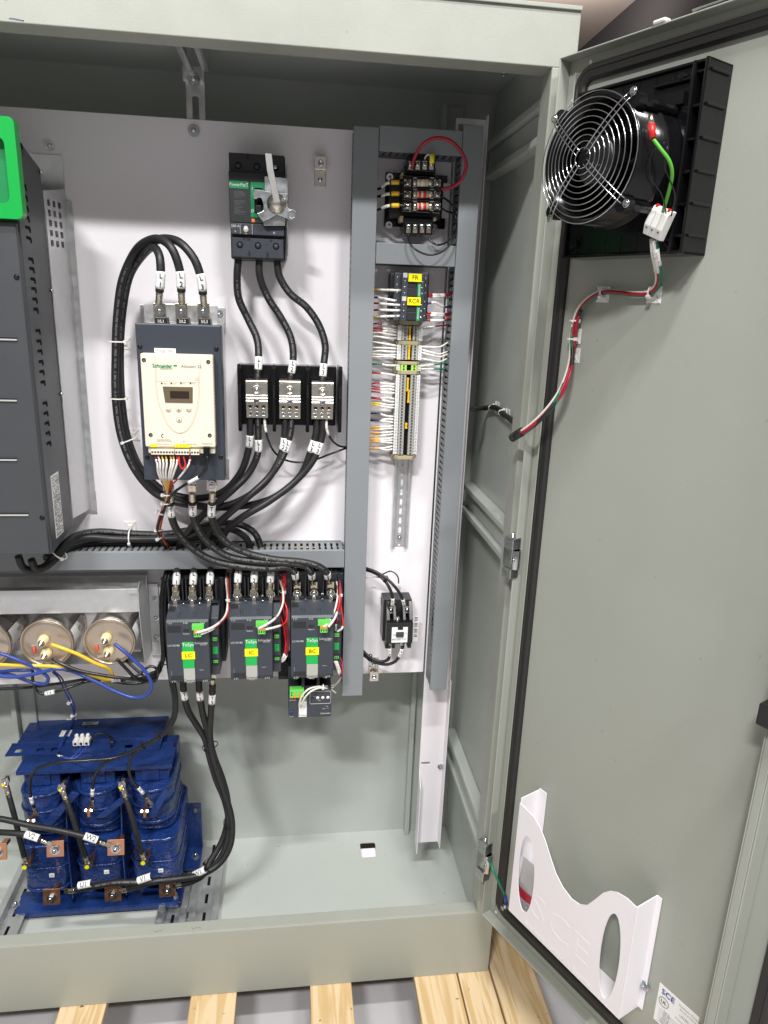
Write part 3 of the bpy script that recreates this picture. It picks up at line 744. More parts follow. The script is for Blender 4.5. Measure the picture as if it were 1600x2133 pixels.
# ------------------------------------------------------------------ circuit breaker
BK = Face(478, 320, 594, 540, 1.375)
bk = thing('circuit_breaker', BK.base(.08), 'black three pole moulded circuit breaker with green PowerPacT panel and steel operating lever', 'circuit breaker')
f = BK.fn
def vpx(F, px, py, off=0): return F.px(px, py, off)
mb = MB('charcoal_dark'); mb.box(0, 1, .0, 1.0, -.083, -.012, f); mb.build('base', bk, bevel=.002)
mb = MB('charcoal_dark'); mb.box(.005, .985, .0, .175, -.012, -.004, f); mb.box(.33, .345, 0, .05, -.004, -.001, f)
a_ = mb.build('line_cover', bk, bevel=.0015)
mb = MB('charcoal'); mb.box(.03, .97, .79, .985, -.012, -.004, f); b_ = mb.build('load_cover', bk, bevel=.0015)
for nm, vv, par, zoff in (('terminal_hole', .115, a_, -.0039), ('terminal_hole', .865, b_, -.0039)):
    for u in (.17, .50, .83):
        mb = MB('dark'); mb.prism(circ(u, vv, .06, BK.w/BK.h), zoff, zoff+.0004, f); mb.lathe(f(u, vv, zoff+.0004), -Y, [(0, .0042), (.0006, .0042), (.0007, .0001)], n=12, m='charcoal'); mb.build(nm, par)
mb = MB('ink')
for u, v, r in ((.33, .115, .016), (.33, .80, .038), (.25, .805, .02), (.74, .81, .022), (.66, .85, .014), (.34, .93, .02), (.67, .935, .022), (.34, .955, .03), (.67, .96, .03)): mb.prism(circ(u, v, r, BK.w/BK.h), -.004, -.0034, f)
mb.build('recess', b_)
mb = MB('charcoal_dark'); mb.box(.0, 1.0, .175, .655, -.012, .004, f); mid = mb.build('front_panel', bk, bevel=.0015)
mb = MB('charcoal'); mb.box(.015, .985, .658, .765, -.012, .003, f); tripu = mb.build('trip_unit', bk, bevel=.0012)
mb = MB('schneider'); mb.box(.01, .35, .265, .335, .0042, .0048, f); bd = mb.build('name_plate', mid)
mb = MB('ink_white'); mb.text('PowerPacT', f(.18, .300, .0048), X, Z, .0078, 'ink_white', sx=.9); mb.build('lettering', bd, fix=False)
mb = MB('schneider'); mb.plate_hole([(.385, .268), (.655, .268), (.655, .60), (.385, .60)], [[(.45, .32), (.60, .32), (.60, .56), (.45, .56)]], .0042, .0056, f); gp = mb.build('toggle_frame', mid)
mb = MB('ink_white'); mb.text('I', f(.415, .33, .0056), X, Z, .007, 'ink_white'); mb.text('O', f(.415, .54, .0056), X, Z, .007, 'ink_white'); mb.build('lettering', gp, fix=False)
mb = MB('dark'); mb.box(.45, .60, .32, .56, .0042, .0046, f); mb.build('toggle_slot', mid)
mb = MB('black'); mb.box(.47, .58, .49, .555, .0046, .020, f); mb.build('toggle', bk, bevel=.0015)
mb = MB('orange'); mb.box(.395, .455, .612, .645, .0042, .0055, f); mb.build('test_button', mid, bevel=.0005)
mb = MB('ink_grey')
rr = random.Random(5)
for k in range(26):
    v = .36+k*.0085
    if k in (8, 9, 16): continue
    mb.box(.09, .09+rr.uniform(.08, .22), v, v+.003, .0042, .0045, f)
mb.build('lettering', mid)
mb = MB('ink_white'); mb.text('250 A', f(.10, .69, .003), X, Z, .0062, 'ink_white'); mb.text('Ir', f(.10, .74, .003), X, Z, .005, 'ink_white')
mb.box(.185, .19, .665, .76, .003, .0034, f); mb.box(.40, .405, .665, .76, .003, .0034, f)
mb.prism(circ(.29, .715, .045, BK.w/BK.h), .003, .0033, f, m='ivory'); mb.prism(circ(.29, .702, .034, BK.w/BK.h), .0034, .005, f, m='label_white')
mb.text('Io', f(.29, .755, .003), X, Z, .004, 'ink_white'); mb.text('n', f(.80, .735, .003), X, Z, .007, 'ink_white')
mb.build('dial', tripu)
# steel operating mechanism on the right of the breaker: bracket plates, hooked cam, flat lever
u1, v1 = .64, .26
fp = lambda px, py, off: W(px, py, BK.D-off)
def zpoly(pxs, off):   # picture points at one depth -> (x, z)
    return [(W(a, b, BK.D-off).x, W(a, b, BK.D-off).z) for a, b in pxs]
fz = lambda D: (lambda a, b, c: Vector((a, D-c, b)))
mb = MB('zinc'); mb.prism(zpoly([(551, 367), (599, 371), (599, 402), (594, 470), (549, 470), (549, 458), (551, 400)], .012), .010, .0125, fz(BK.D))
mb.box(W(598, 400, BK.D-.012).x, W(598, 400, BK.D-.012).x+.002, BK.D-.0125, BK.D+.078, W(598, 528, BK.D).z, W(598, 345, BK.D).z)
brk = mb.build('mechanism_bracket', bk, bevel=.0008)
mb = MB('zinc'); mb.prism(zpoly([(530, 394), (548, 396), (552, 398), (577, 402), (600, 404), (600, 432), (604, 436), (611, 436), (617, 443), (616, 452), (610, 457), (603, 457), (590, 452), (576, 447), (562, 456), (548, 462), (542, 455), (535, 444), (544, 442), (549, 438), (549, 426), (545, 413), (540, 411), (533, 415), (528, 413), (527, 405)], .022), .020, .0225, fz(BK.D))
cam_ = mb.build('hooked_cam', bk, bevel=.0008)
mb = MB('zinc'); mb.tube([W(608+8*math.cos(a), 446+9*math.sin(a), BK.D-.024) for a in [2*math.pi*k/16 for k in range(16)]], .0007, n=6, closed=True); mb.build('ring', cam_)
mb = MB('alu'); mb.lathe(W(576, 424, BK.D-.0225), -Y, [(0, .0165), (.0015, .0165), (.0016, .012), (.004, .0115), (.0045, .0001)], n=24); hub = mb.build('hub', cam_)
mb = MB('zinc'); bolt(mb, W(593, 416, BK.D-.024), .0032, h=.003); mb.build('bolt', hub)
mb = MB('galv'); pl_ = zpoly([(552, 319), (566, 321), (570, 352), (583, 420), (573, 422), (560, 354), (553, 350)], .05)
pp = [fp(552, 319, .075), fp(566, 320, .075), fp(570, 354, .062), fp(584, 421, .028), fp(571, 423, .028), fp(556, 354, .062)]
i = len(mb.v); mb.v += pp+[q+Vector((0, .003, 0)) for q in pp]
mb.face([0, 1, 2, 5]); mb.face([5, 2, 3, 4]); mb.face([6, 7, 8, 11]); mb.face([11, 8, 9, 10])
for a, b in ((0, 1), (1, 2), (2, 3), (3, 4), (4, 5), (5, 0)): mb.face([a, b, b+6, a+6])
lv = mb.build('operating_lever', bk, bevel=.0006)
mb = MB('chrome')
for (px, py, r) in ((583, 342, .003), (535, 342, .003)): pass
mb.lathe(f(.83, .115, -.003), -Y, [(0, .004), (.003, .004), (.0035, .0001)], n=10); mb.build('screw', a_)

# ------------------------------------------------------------------ power distribution block
PB = Face(497, 760, 706, 895, 1.395)
pb = thing('power_distribution_block', PB.base(.06), 'black three pole power distribution block with three bright aluminium connectors', 'distribution block')
f = PB.fn; pf = PB.px
mb = MB('black_gloss'); mb.box(.02, .98, .03, .97, -.064, -.030, f); base = mb.build('base', pb, bevel=.002)
for px in (499, 571, 641, 709):
    u, _ = pf(px, 830, .012)
    mb = MB('black_gloss'); mb.prism([(-.06, .02), (.006, .0), (.012, .06), (.012, .30), (.008, .5), (.012, .72), (.012, .97), (.006, 1.03), (-.06, .98)], u-.018, u+.018, lambda a, b, c: f(c, b, a)); mb.build('barrier', pb, bevel=.0015)
for i, (px0, px1, py0, py1) in enumerate(((513, 558, 791, 870), (582, 626, 792, 872), (649, 694, 795, 873))):
    q = Face(px0, py0, px1, py1, 1.385); g = q.fn
    pr = [(-.03, 0), (.012, 0), (.013, .03), (.013, .07), (.0115, .075), (.0115, .38), (.013, .385), (.013, .41), (.0118, .42), (.0118, .45), (.013, .46), (.013, .50), (.0118, .51), (.013, .54), (.013, .60), (.006, .61), (.006, .78), (.001, .79), (.001, 1.0), (-.03, 1.0)]
    mb = MB('alu'); mb.prism(pr, 0, 1, lambda a, b, c: g(c, b, a)); cn = mb.build('connector', pb, bevel=.0003, seg=1)
    mb = MB('alu'); mb.lathe(g(.5, .24, .0116), -Y, [(0, .0085), (.002, .0085), (.0021, .006), (.0005, .0058), (.0004, .0032), (.002, .003), (.0022, .0001)], n=20); mb.build('clamp_screw', cn)
    mb = MB('zinc'); screw(mb, g(.5, .53, .013), .0055, .002, m='zinc'); mb.build('screw', cn)
    for v, off, mm in ((.69, .0061, 'tin'), (.89, .0011, 'alu')):
        for u in (.19, .5, .81):
            mb = MB(mm); mb.lathe(g(u, v, off), -Y, [(0, .0050), (.0012, .0050), (.0013, .0034), (.0002, .0032)], n=14)
            mb.cyl(g(u, v, off+.0001), g(u, v, off+.0003), .0031, n=12, m='ink' if v < .8 else 'ink_grey'); mb.build('clamp_screw', cn)
for px in (602, 669):
    mb = MB('chrome'); mb.ball(W(px, 768, 1.42), .003, 6); mb.build('screw', base)

# ------------------------------------------------------------------ soft starter
SS = Face(291, 676, 464, 1000, 1.235)     # charcoal body
x0 = W(292, 838, 1.235).x; x1 = W(463.5, 838, 1.235).x
ss = thing('soft_starter', (SS.x0+SS.w/2, 1.46, SS.z0), 'charcoal motor soft starter with cream Altistart 22 front cover and small display', 'soft starter')
f = SS.fn
mb = MB('soft_navy'); mb.box(0, 1, 0, 1, -.030, 0, f); mb.build('housing', ss, bevel=.0015)
for (px, py) in ((292, 722), (451, 727), (307, 953), (460, 952)):
    u, v = SS.px(px, py); mb = MB('black_gloss'); screw(mb, f(u, v, 0), .0038, .0015, m='black_gloss'); mb.build('screw', ss)
mb = MB('galv'); mb.box(.03, .90, .004, .996, -.224, -.0305, f); mb.box(.10, .90, -.12, -.001, -.10, -.098, f); hs_ = mb.build('heat_sink', ss, bevel=.001)
mb = MB('galv'); t0 = W(448, 640, 1.4585); t1 = W(470, 684, 1.4585); mb.box(t0.x-.14, t1.x, 1.4575, 1.4595, t1.z-.01, t0.z); mt = mb.build('mounting_tab', ss, bevel=.0006)
mb = MB('galv'); mb.box(W(318, 640, 1.4585).x-.005, W(318, 640, 1.4585).x+.035, 1.40, 1.402, t1.z-.01, W(330, 635, 1.4).z); mb.build('busbar_support', ss)
mb = MB('galv'); mb.box(t1.x-.022, t1.x, 1.4575, 1.4595, W(480, 985, 1.4595).z-.012, W(480, 985, 1.4595).z+.03)
mb.build('mounting_tab', ss, bevel=.0006)
mb = MB('chrome'); bolt(mb, W(457, 654, 1.457), .005, h=.003, m='chrome'); mb.build('bolt', mt)
# cream cover
CR = Face(294, 738, 450, 932, 1.215)
g = CR.fn
zc0 = W(365, 933, 1.215).z
CR.x0 = W(297, 835, 1.215).x; CR.x1 = W(446, 835, 1.215).x; CR.w = CR.x1-CR.x0
mb = MB('cream'); mb.box(0, 1, 0, 1, -.0195, 0, g); cc = mb.build('cover', ss, bevel=.003, seg=3)
mb = MB('cream'); mb.box(.03, .985, 1.001, 1.075, -.0195, -.006, g); tb_ = mb.build('terminal_shelf', ss, bevel=.0015)
for px, py in ((300, 750), (434, 754), (314, 906), (437, 907)):
    u, v = CR.px(px, py); mb = MB('dark'); mb.prism(circ(u, v, .029, CR.w/CR.h), .0001, .0006, g); mb.prism(circ(u+.004, v+.004, .018, CR.w/CR.h), .0006, .0010, g, m='screw'); mb.build('screw_hole', cc)
# shield shaped outline
sh = [(322, 741)]+[(323+k*.2, 750+k*10) for k in range(6)]+[(330, 840), (338, 862), (350, 886), (362, 899), (374, 903), (388, 899), (400, 885), (409, 862), (414, 840)]+[(416+.2*k, 810-k*12) for k in range(5)]+[(418, 748)]
pts = smooth_path([g(*CR.px(a, b), .0002) for a, b in sh], 4)
mb = MB('cream_line'); mb.tube(pts, .0004, n=5); pts2 = [p+Vector((.0018*(1 if p.x < (CR.x0+CR.x1)/2 else -1), 0, .001)) for p in pts[8:-8]]; mb.tube(pts2, .0003, n=5); mb.build('relief_line', cc)
mb = MB('cream_line'); mb.box(*sorted((CR.px(325, 796)[0], CR.px(416, 796)[0])), CR.px(370, 795)[1], CR.px(370, 795.8)[1], .0001, .0004, g); mb.build('seam', cc)
mb = MB('schneider')
u, v = CR.px(338, 762.5); mb.text('Schneider', g(u, v, 0), X, Z, .0086, 'schneider', bold=.05, sx=.92)
u, v = CR.px(347, 768); mb.text('Electric', g(u, v, 0), X, Z, .0052, 'schneider', sx=1.25)
u, v = CR.px(365, 761.5); mb.box(u-.024, u+.024, v-.008, v+.008, .0001, .0005, g, m='schneider')
u, v = CR.px(399, 763.5); mb.text('Altistart 22', g(u, v, 0), X, Z, .0072, 'ink_grey')
u, v = CR.px(410, 790); mb.text('i', g(u, v, 0), X, Z, .0035, 'ink_grey'); mb.tube([g(u+a*.02, v+b*.014, .0003) for a, b in ((-1, -1), (1, -1), (1, 1), (-1, 1))], .0002, n=4, closed=True)
mb.build('lettering', cc, fix=False)
for px, s in ((337, 'Rdy'), (357, 'Com'), (377, 'Run'), (397, 'Trip')):
    u, v = CR.px(px, 798.5); mb = MB('ink'); mb.prism(circ(u, v, .012, CR.w/CR.h, 12), .0001, .0006, g); l_ = mb.build('indicator', cc)
    mb = MB('ink_grey'); mb.text(s, g(u+.045, v+.002, 0), X, Z, .003, 'ink_grey'); mb.build('lettering', l_, fix=False)
mb = MB('screen_bezel'); q0 = CR.px(339, 805); q1 = CR.px(403, 839); mb.prism([(q0[0], q0[1]), (q1[0], q0[1]), (q1[0]-.01, q1[1]), (q0[0]+.025, q1[1])], .0002, .0012, g); dsp = mb.build('display', cc)
mb = MB('screen'); mb.box(q0[0]+.10, q1[0]-.055, q0[1]+.045, q1[1]-.045, .0013, .0017, g); mb.build('screen', dsp)
for px, py, s in ((351, 853, 'ESC'), (372.5, 853, '\u25b2'), (393.5, 853, 'ENT'), (373.5, 875, '\u25bc')):
    u, v = CR.px(px, py); mb = MB('cream_line'); c_ = g(u, v, .0002)
    mb.tube([c_+Vector((math.cos(a)*.0046, 0, math.sin(a)*.0046)) for a in [2*math.pi*k/20 for k in range(20)]], .0003, n=4, closed=True)
    mb.lathe(c_, -Y, [(0, .0040), (.0004, .0039), (.0005, .0001)], n=16, m='cream'); bt = mb.build('button', cc)
    tb = MB('ink_grey')
    if len(s) > 1: tb.text(s, c_-Y*.0006, X, Z, .0034, 'ink_grey')
    else:
        k = 1 if s == '\u25b2' else -1; tb.prism([(c_.x-.002, c_.z-.0011*k), (c_.x+.002, c_.z-.0011*k), (c_.x, c_.z+.0013*k)], 0, .0002, lambda a, b, c: Vector((a, c_.y-.0006-c, b)), m='ink')
    tb.build('lettering', bt, fix=False)
mb = MB('yellow_label'); u0, v0 = CR.px(313, 925); mb.box(u0, u0+.10, v0, v0+.03, .0001, .0003, g); u0, v0 = CR.px(364, 926); mb.box(u0, u0+.22, v0-.002, v0+.03, .0001, .0003, g); wl = mb.build('warning_label', cc)
mb = MB('ink_grey')
u0, v0 = CR.px(339, 918); mb.text('Schneider Electric', g(u0+.02, v0-.012, 0), X, Z, .003, 'ink_grey'); mb.text('Support & Warranty', g(u0+.02, v0+.003, 0), X, Z, .003, 'ink_grey')
for k in range(17): u0, v0 = CR.px(318+k*6.5, 936.5); mb.text(('R1A', 'R1C', 'R2A', 'R2C', 'R3A', 'R3C', 'LI1', 'LI2', 'LI3', '24V', '0V', 'STOP', 'RUN', 'COM', 'PTC', 'CL1', 'CL2')[k], g(min(u0, .72), .965, 0), X, Z, .0026, 'ink_grey') if u0 < .74 else None
u0, v0 = CR.px(428, 931); mb.text('Modbus/HTIS', g(.88, .955, 0), X, Z, .0031, 'ink_grey')
mb.tube([g(.265+.028*math.cos(a), .873+.02*math.sin(a), .0003) for a in [math.radians(100+k*22) for k in range(9)]], .0006, n=5, m='ink')
mb.text('!', g(.075, .93, 0), X, Z, .003, 'ink'); mb.text('! 110V ~', g(.55, .932, 0), X, Z, .003, 'ink')
mb.build('lettering', wl, fix=False)
mb = MB('label_white'); u0, v0 = SS.px(344, 733, .001); mb.box(u0-.125, u0+.125, v0-.022, v0+.022, .0001, .0005, f); lb = mb.build('type_label', ss)
mb = MB('ink'); mb.text('ATS22C17S6U', f(u0, v0-.006, .0005), X, Z, .0045, 'ink'); mb.text('175A 208V - 600V ~', f(u0, v0+.009, .0005), X, Z, .0042, 'ink'); mb.build('lettering', lb, fix=False)
def strip(px0, px1, n):
    u0 = CR.px(px0, 945, -.006)[0]; u1 = CR.px(px1, 945, -.006)[0]
    mb = MB('cream'); mb.box(u0, u1, 1.022, 1.078, -.0055, .004, g); st = mb.build('terminal_strip', ss, bevel=.0006)
    mb = MB('ink')
    for k in range(n):
        u = u0+(u1-u0)*(k+.5)/n; mb.lathe(g(u, 1.048, .0041), -Y, [(0, .0019), (.0004, .0019), (.0005, .0001)], n=10, m='ink_grey'); mb.box(u-.004, u+.004, 1.046, 1.050, .0046, .0048, g, m='ink')
    mb.build('terminal_screw', st)
strip(317, 365, 8); strip(367, 396, 5); strip(399, 417, 3)
mb = MB('cream_line')
for k in range(22): mb.box(.985, 1.004, .12+k*.036, .135+k*.036, -.016, -.002, g)
mb.build('side_vent', cc)
mb = MB('ink'); mb.box(CR.px(424, 940)[0]-.0, CR.px(438, 940)[0], 1.0, 1.05, -.012, -.004, g); mb.build('socket', ss)
# black terminal shrouds at the top with silver studs
for i, (px, s) in enumerate(((335, '1/L1'), (380, '3/L2'), (426, '5/L3'))):
    q = Face(px-13.5, 661+i*1.2, px+13.5, 677, 1.275); h_ = q.fn
    mb = MB('black'); mb.prism([(.08, 0), (.92, 0), (1, 1), (0, 1)], -.03, 0, h_); sh_ = mb.build('terminal_shroud', ss, bevel=.001)
    mb = MB('ink_white'); mb.text(s, h_(.5, .5, 0), X, Z, .0072, 'ink_white', sx=.9); mb.build('lettering', sh_, fix=False)
    c_ = W(px-1, 655, 1.29); mb = MB('tin'); mb.box(c_.x-.010, c_.x+.010, 1.285, 1.291, c_.z-.014, c_.z+.018); bar = mb.build('terminal_bar', ss, bevel=.0006)
    mb = MB('chrome'); bolt(mb, W(px-2, 648, 1.280), .0062, h=.005, m='chrome'); mb.build('bolt', bar)
for px in (350, 400, 441):
    c_ = W(px, 1006, 1.30); mb = MB('tin'); mb.box(c_.x-.009, c_.x+.009, 1.297, 1.301, c_.z-.014, c_.z+.014); bar = mb.build('terminal_bar', ss, bevel=.0006)
    mb = MB('chrome'); bolt(mb, W(px, 1010, 1.292), .006, h=.004, m='chrome'); mb.build('bolt', bar)
# ------------------------------------------------------------------ control transformer with fuse block
TF = Face(826, 372, 915, 450, 1.40)
tf = thing('control_transformer', TF.base(.06), 'black control transformer with three glass fuses, yellow tags and eight screw terminals', 'transformer')
def bxp(mb, px0, py0, px1, py1, D0, D1, m=None):     # box seen between picture points on its front (D0), back at D1
    q = Face(px0, py0, px1, py1, D0); return mb.box(q.x0, q.x1, D0, D1, q.z0, q.z1, m=m)
mb = MB('black_gloss')
for a in ((803, 365, 835, 380), (803, 455, 825, 475)): pass
bxp(mb, 802, 362, 930, 474, 1.452, 1.459); mb.build('mounting_foot', tf, bevel=.0008)
for px, py in ((812, 369), (810, 469), (904, 474)):
    mb = MB('chrome'); bolt(mb, W(px, py, 1.452), .0045, h=.003, m='chrome'); mb.build('screw', tf)
mb = MB('black'); bxp(mb, 813, 375, 918, 455, 1.418, 1.4515)
for k in range(14): bxp(mb, 812, 377+k*5.6, 919, 379+k*5.6, 1.4168, 1.4178)
mb.build('core', tf, bevel=.002)
mb = MB('black_gloss'); bxp(mb, 842, 345, 908, 366, 1.40, 1.45); mb.build('coil', tf, bevel=.003)
mb = MB('black_gloss'); bxp(mb, 840, 452, 903, 478, 1.40, 1.45); mb.build('coil', tf, bevel=.003)
mb = MB('ivory'); bxp(mb, 836, 359, 843, 371, 1.41, 1.44); bxp(mb, 833, 450, 842, 462, 1.41, 1.44); bxp(mb, 902, 452, 909, 460, 1.41, 1.44); mb.build('insulation', tf, bevel=.002)
for py0, py1, pxs in ((331, 357, (856, 870.5, 885, 899)), (463, 489, (851, 865, 879.5, 893.5))):
    q = Face(pxs[0]-9, py0, pxs[3]+8, py1, 1.388)
    mb = MB('black_gloss'); mb.box(q.x0, q.x1, 1.388, 1.43, q.z0, q.z1); tbk = mb.build('terminal_strip', tf, bevel=.0015)
    for px in pxs:
        mb = MB('tin'); bxp(mb, px-4.6, (py0+py1)/2-9, px+4.6, (py0+py1)/2+9, 1.3865, 1.388); tt = mb.build('terminal', tbk, bevel=.0004)
        mb = MB('chrome'); screw(mb, W(px, (py0+py1)/2-(2 if py0 < 400 else 4), 1.3865), .0045, .003, m='chrome'); mb.parts = 0
        tt2 = mb.build('screw', tbk)
# fuse block
q = Face(838, 370, 917, 441, 1.396); mb = MB('black'); mb.box(q.x0, q.x1, 1.396, 1.4175, q.z0, q.z1)
for py in (368, 393, 418, 442): bxp(mb, 838, py-.8, 917, py+.8, 1.386, 1.396)
fb_ = mb.build('fuse_block', tf, bevel=.001)
for i, (py, c1, c2) in enumerate(((381, 'ivory', 'label_white'), (405, 'red_bright', 'glass_fuse'), (430, 'red_bright', 'glass_fuse'))):
    p = lambda px, D=1.386: W(px, py, D)
    mb = MB(c2); mb.cyl(p(868), p(892), .0062, n=16); fu = mb.build('fuse', fb_)
    mb = MB(c1); mb.cyl(p(871), p(876), .00635, n=16); mb.cyl(p(881), p(887), .00635, n=16); mb.build('band', fu)
    for qa, qb in ((860, 868), (892, 901)): mb = MB('tin'); mb.cyl(p(qa), p(qb), .0065, n=16); mb.build('cap', fu)
    for px in (863, 898):
        mb = MB('zinc'); c_ = p(px, 1.389); mb.box(c_.x-.0035, c_.x+.0035, 1.382, 1.396, c_.z+.0066, c_.z+.0080); mb.box(c_.x-.0035, c_.x+.0035, 1.382, 1.396, c_.z-.0080, c_.z-.0066); mb.build('clip', fb_)
    for px in (849, 911):
        mb = MB('tin'); bxp(mb, px-7, py-7, px+7, py+7, 1.392, 1.3955); screw(mb, W(px, py, 1.392), .0055, .004, m='chrome'); mb.build('terminal', fb_)
# silver nameplate on the right side of the core
mb = MB('label_silver'); qq = Face(922, 382, 936, 455, 1.43); mb.box(qq.x0, qq.x1, 1.43, 1.4305, qq.z0, qq.z1); mb.build('nameplate', tf)

# ------------------------------------------------------------------ relays FR and RCR
def relay(px, py, tx, label):
    q = Face(px-42, py-26, px+34, py+26, 1.375); f = q.fn
    t = thing('control_relay', q.base(.08), label, 'relay', 'control relays above the terminal strip')
    mb = MB('charcoal_dark'); mb.box(-.04, 1.04, .02, .98, -.072, -.035, f); mb.build('base', t, bevel=.0015)
    mb = MB('charcoal'); mb.box(.04, .96, .0, 1.0, -.035, -.018, f); b = mb.build('housing', t, bevel=.0012)
    mb = MB('charcoal'); mb.box(.22, .84, .0, 1.0, -.018, -.004, f); b2 = mb.build('front_block', t, bevel=.001)
    mb = MB('charcoal_dark'); mb.box(.38, .72, .38, .62, -.004, -.0032, f); mb.box(.38, .64, .64, .95, -.004, .0, f); mb.build('indicator_window', t, bevel=.0004)
    for u, off, vs in ((.115, -.018, (.2, .5, .8)), (.30, -.004, (.36, .6, .84)), (.78, -.004, (.36, .6, .84)), (.90, -.018, (.2, .5, .8))):
        for v in vs:
            mb = MB('ink'); mb.prism(circ(u, v, .036, q.w/q.h, 12), off, off+.0004, f); screw(mb, f(u, v, off+.0004), .0021, .0008); mb.build('terminal_screw', b if off < -.01 else b2)
    mb = MB('label_silver'); mb.box(.24, .355, .02, .20, -.004, -.0034, f); mb.build('data_plate', b2)
    mb = MB('schneider'); mb.box(.64, .735, .42, .98, -.0035, .0006, f); gp = mb.build('green_strip', b2)
    mb = MB('ink_white'); mb.text('Schneider', f(.69, .70, .0006), -Z, X, .0052, 'ink_white', nd=-Y); mb.build('lettering', gp, fix=False)
    mb = MB('yellow_label'); mb.box(.38, .74, .04, .36, -.003, .0015, f); yl = mb.build('name_label', t, bevel=.0003)
    mb = MB('ink'); mb.text(tx, f(.56, .20, .0015), X, Z, .0112, 'ink'); mb.build('lettering', yl, fix=False)
    return t
relay(863.5, 594, 'FR', 'black relay with yellow FR label and green stripe, upper of two')
relay(861, 643, 'RCR', 'black relay with yellow RCR label and green stripe, lower of two')

# ------------------------------------------------------------------ terminal blocks
def col_x(py): return 855.5-(py-690)*.0445      # picture centre line of the strip
TD = 1.412
def block_proto(col='term_grey', col2=None):
    # local frame: x across, z up, front at y=-.0 ; root at the rail
    loc = Vector((0, 0, 0)); t = bpy.data.objects.new('terminal_block', None); COL.objects.link(t); ROOTLOC[t.name] = loc; t.empty_display_size = .005
    h = .00277
    mb = MB(col); mb.prism([(-.026, .044), (-.026, .022), (-.0215, .012), (-.0215, .008), (-.016, .008), (-.016, .0), (-.0045, .0), (-.0045, .007), (.0045, .007), (.0045, .0), (.016, .0), (.016, .008), (.0215, .008), (.0215, .012), (.026, .022), (.026, .044)], -h, h, lambda a, b, c: Vector((a, b, c)))
    mb.build('body', t, bevel=.0003, seg=1)
    for x in (-.0105, .0105):
        mb = MB('ink'); mb.cyl(Vector((x, -.0001, 0)), Vector((x, -.0004, 0)), .0021, n=12); mb.cyl(Vector((x+.0004, -.0004, -.0003)), Vector((x+.0004, -.0007, -.0003)), .0012, n=8, m='screw')
        mb.build('clamp_screw', t)
    for s in (-1, 1):
        mb = MB('label_white'); mb.box(min(s*.0172, s*.0245), max(s*.0172, s*.0245), .0045, .0078, -h+.0002, h-.0002); mk = mb.build('marker', t)
    mb = MB('dark'); mb.box(-.0040, .0040, .0055, .0069, -h+.0003, h-.0003); mb.build('jumper_slot', t)
    return t
def copy_tree(o, parent=None, depth=0):
    c = o.copy(); COL.objects.link(c); c.parent = parent
    if parent is None: ROOTLOC[c.name] = ROOTLOC.get(o.name, Vector())
    for ch in [k for k in bpy.data.objects if k.parent == o]: copy_tree(ch, c, depth+1)
    return c
def marker_text(t, s):
    mb = MB('ink'); 
    for x in (-.0208, .0208): mb.text(s, Vector((x, .0045, 0)), X, Z, .0036 if len(s) < 3 else .0026, 'ink', nd=-Y)
    ROOTLOC[t.name] = Vector((0, 0, 0)); mb.build('lettering', t, fix=False)
protos = {'g': block_proto(), 'e': block_proto('lime')}
first = {'g': True, 'e': True}
TBX = {}
def place_block(kind, py, txt, label, group):
    t = protos[kind] if first[kind] else copy_tree(protos[kind])
    first[kind] = False
    c = W(col_x(py), py, TD); t.location = (c.x, TD, c.z); tag(t, label, 'terminal block', group)
    return t, c
blocks = []
PITCH = 6.17
idx = 0
def run(py0, n, kind, names, desc, group, pitch=PITCH):
    for k in range(n):
        py = py0+k*pitch
        t, c = place_block(kind, py, names[k], desc % ORD[k], group); blocks.append((t, names[k], py))
run(681.5, 5, 'g', ['1120', '1121', '1122', '1123', '1124'], 'grey terminal block, %s from top of the upper run of five', 'grey feed-through terminal blocks')
run(722, 5, 'g', ['N', 'N', 'N', 'N', 'N'], 'grey terminal block, %s from top of the middle run of five', 'grey feed-through terminal blocks')
run(763.2, 2, 'e', ['GN', 'GN'], 'bright green and yellow earth terminal block, %s of the pair', 'earth terminal blocks')
nL = 27
run(784, nL, 'g', [str(k+1) for k in range(nL)], 'grey terminal block, %s from top of the long lower run', 'grey feed-through terminal blocks', 6.17)
for t, s, py in blocks: marker_text(t, s)
# tan end clamps
for k, (py, hgt, lab) in enumerate(((671.5, 10, 'tan end clamp directly below the RCR relay'), (716-1.5, 8, 'tan end clamp between the two short terminal runs'), (756.5, 6.5, 'tan end clamp above the green earth terminals'), (776, 8, 'tan end clamp below the green earth terminals'), (953.5, 8, 'tan end clamp closing the foot of the terminal strip'))):
    c = W(col_x(py), py, TD-.001); t = thing('end_clamp', c, lab, 'end clamp', 'tan end clamps on the rail'); h = hgt/2*.00093
    mb = MB('tan'); mb.prism([(-.027, 1.455), (-.027, 1.435), (-.021, 1.418), (-.015, TD-.001), (.015, TD-.001), (.021, 1.418), (.027, 1.435), (.027, 1.455)], -h, h, lambda a, b, c_: Vector((c.x+a, b, c.z+c_))); mb.build('body', t, bevel=.0006)
    mb = MB('ink_grey')
    for j in range(4): mb.box(c.x-.024+j*.0028, c.x-.0232+j*.0028, TD-.0018+.012-j*.002, TD+.012-j*.002, c.z-h*.8, c.z+h*.8)
    mb.build('rib', t)
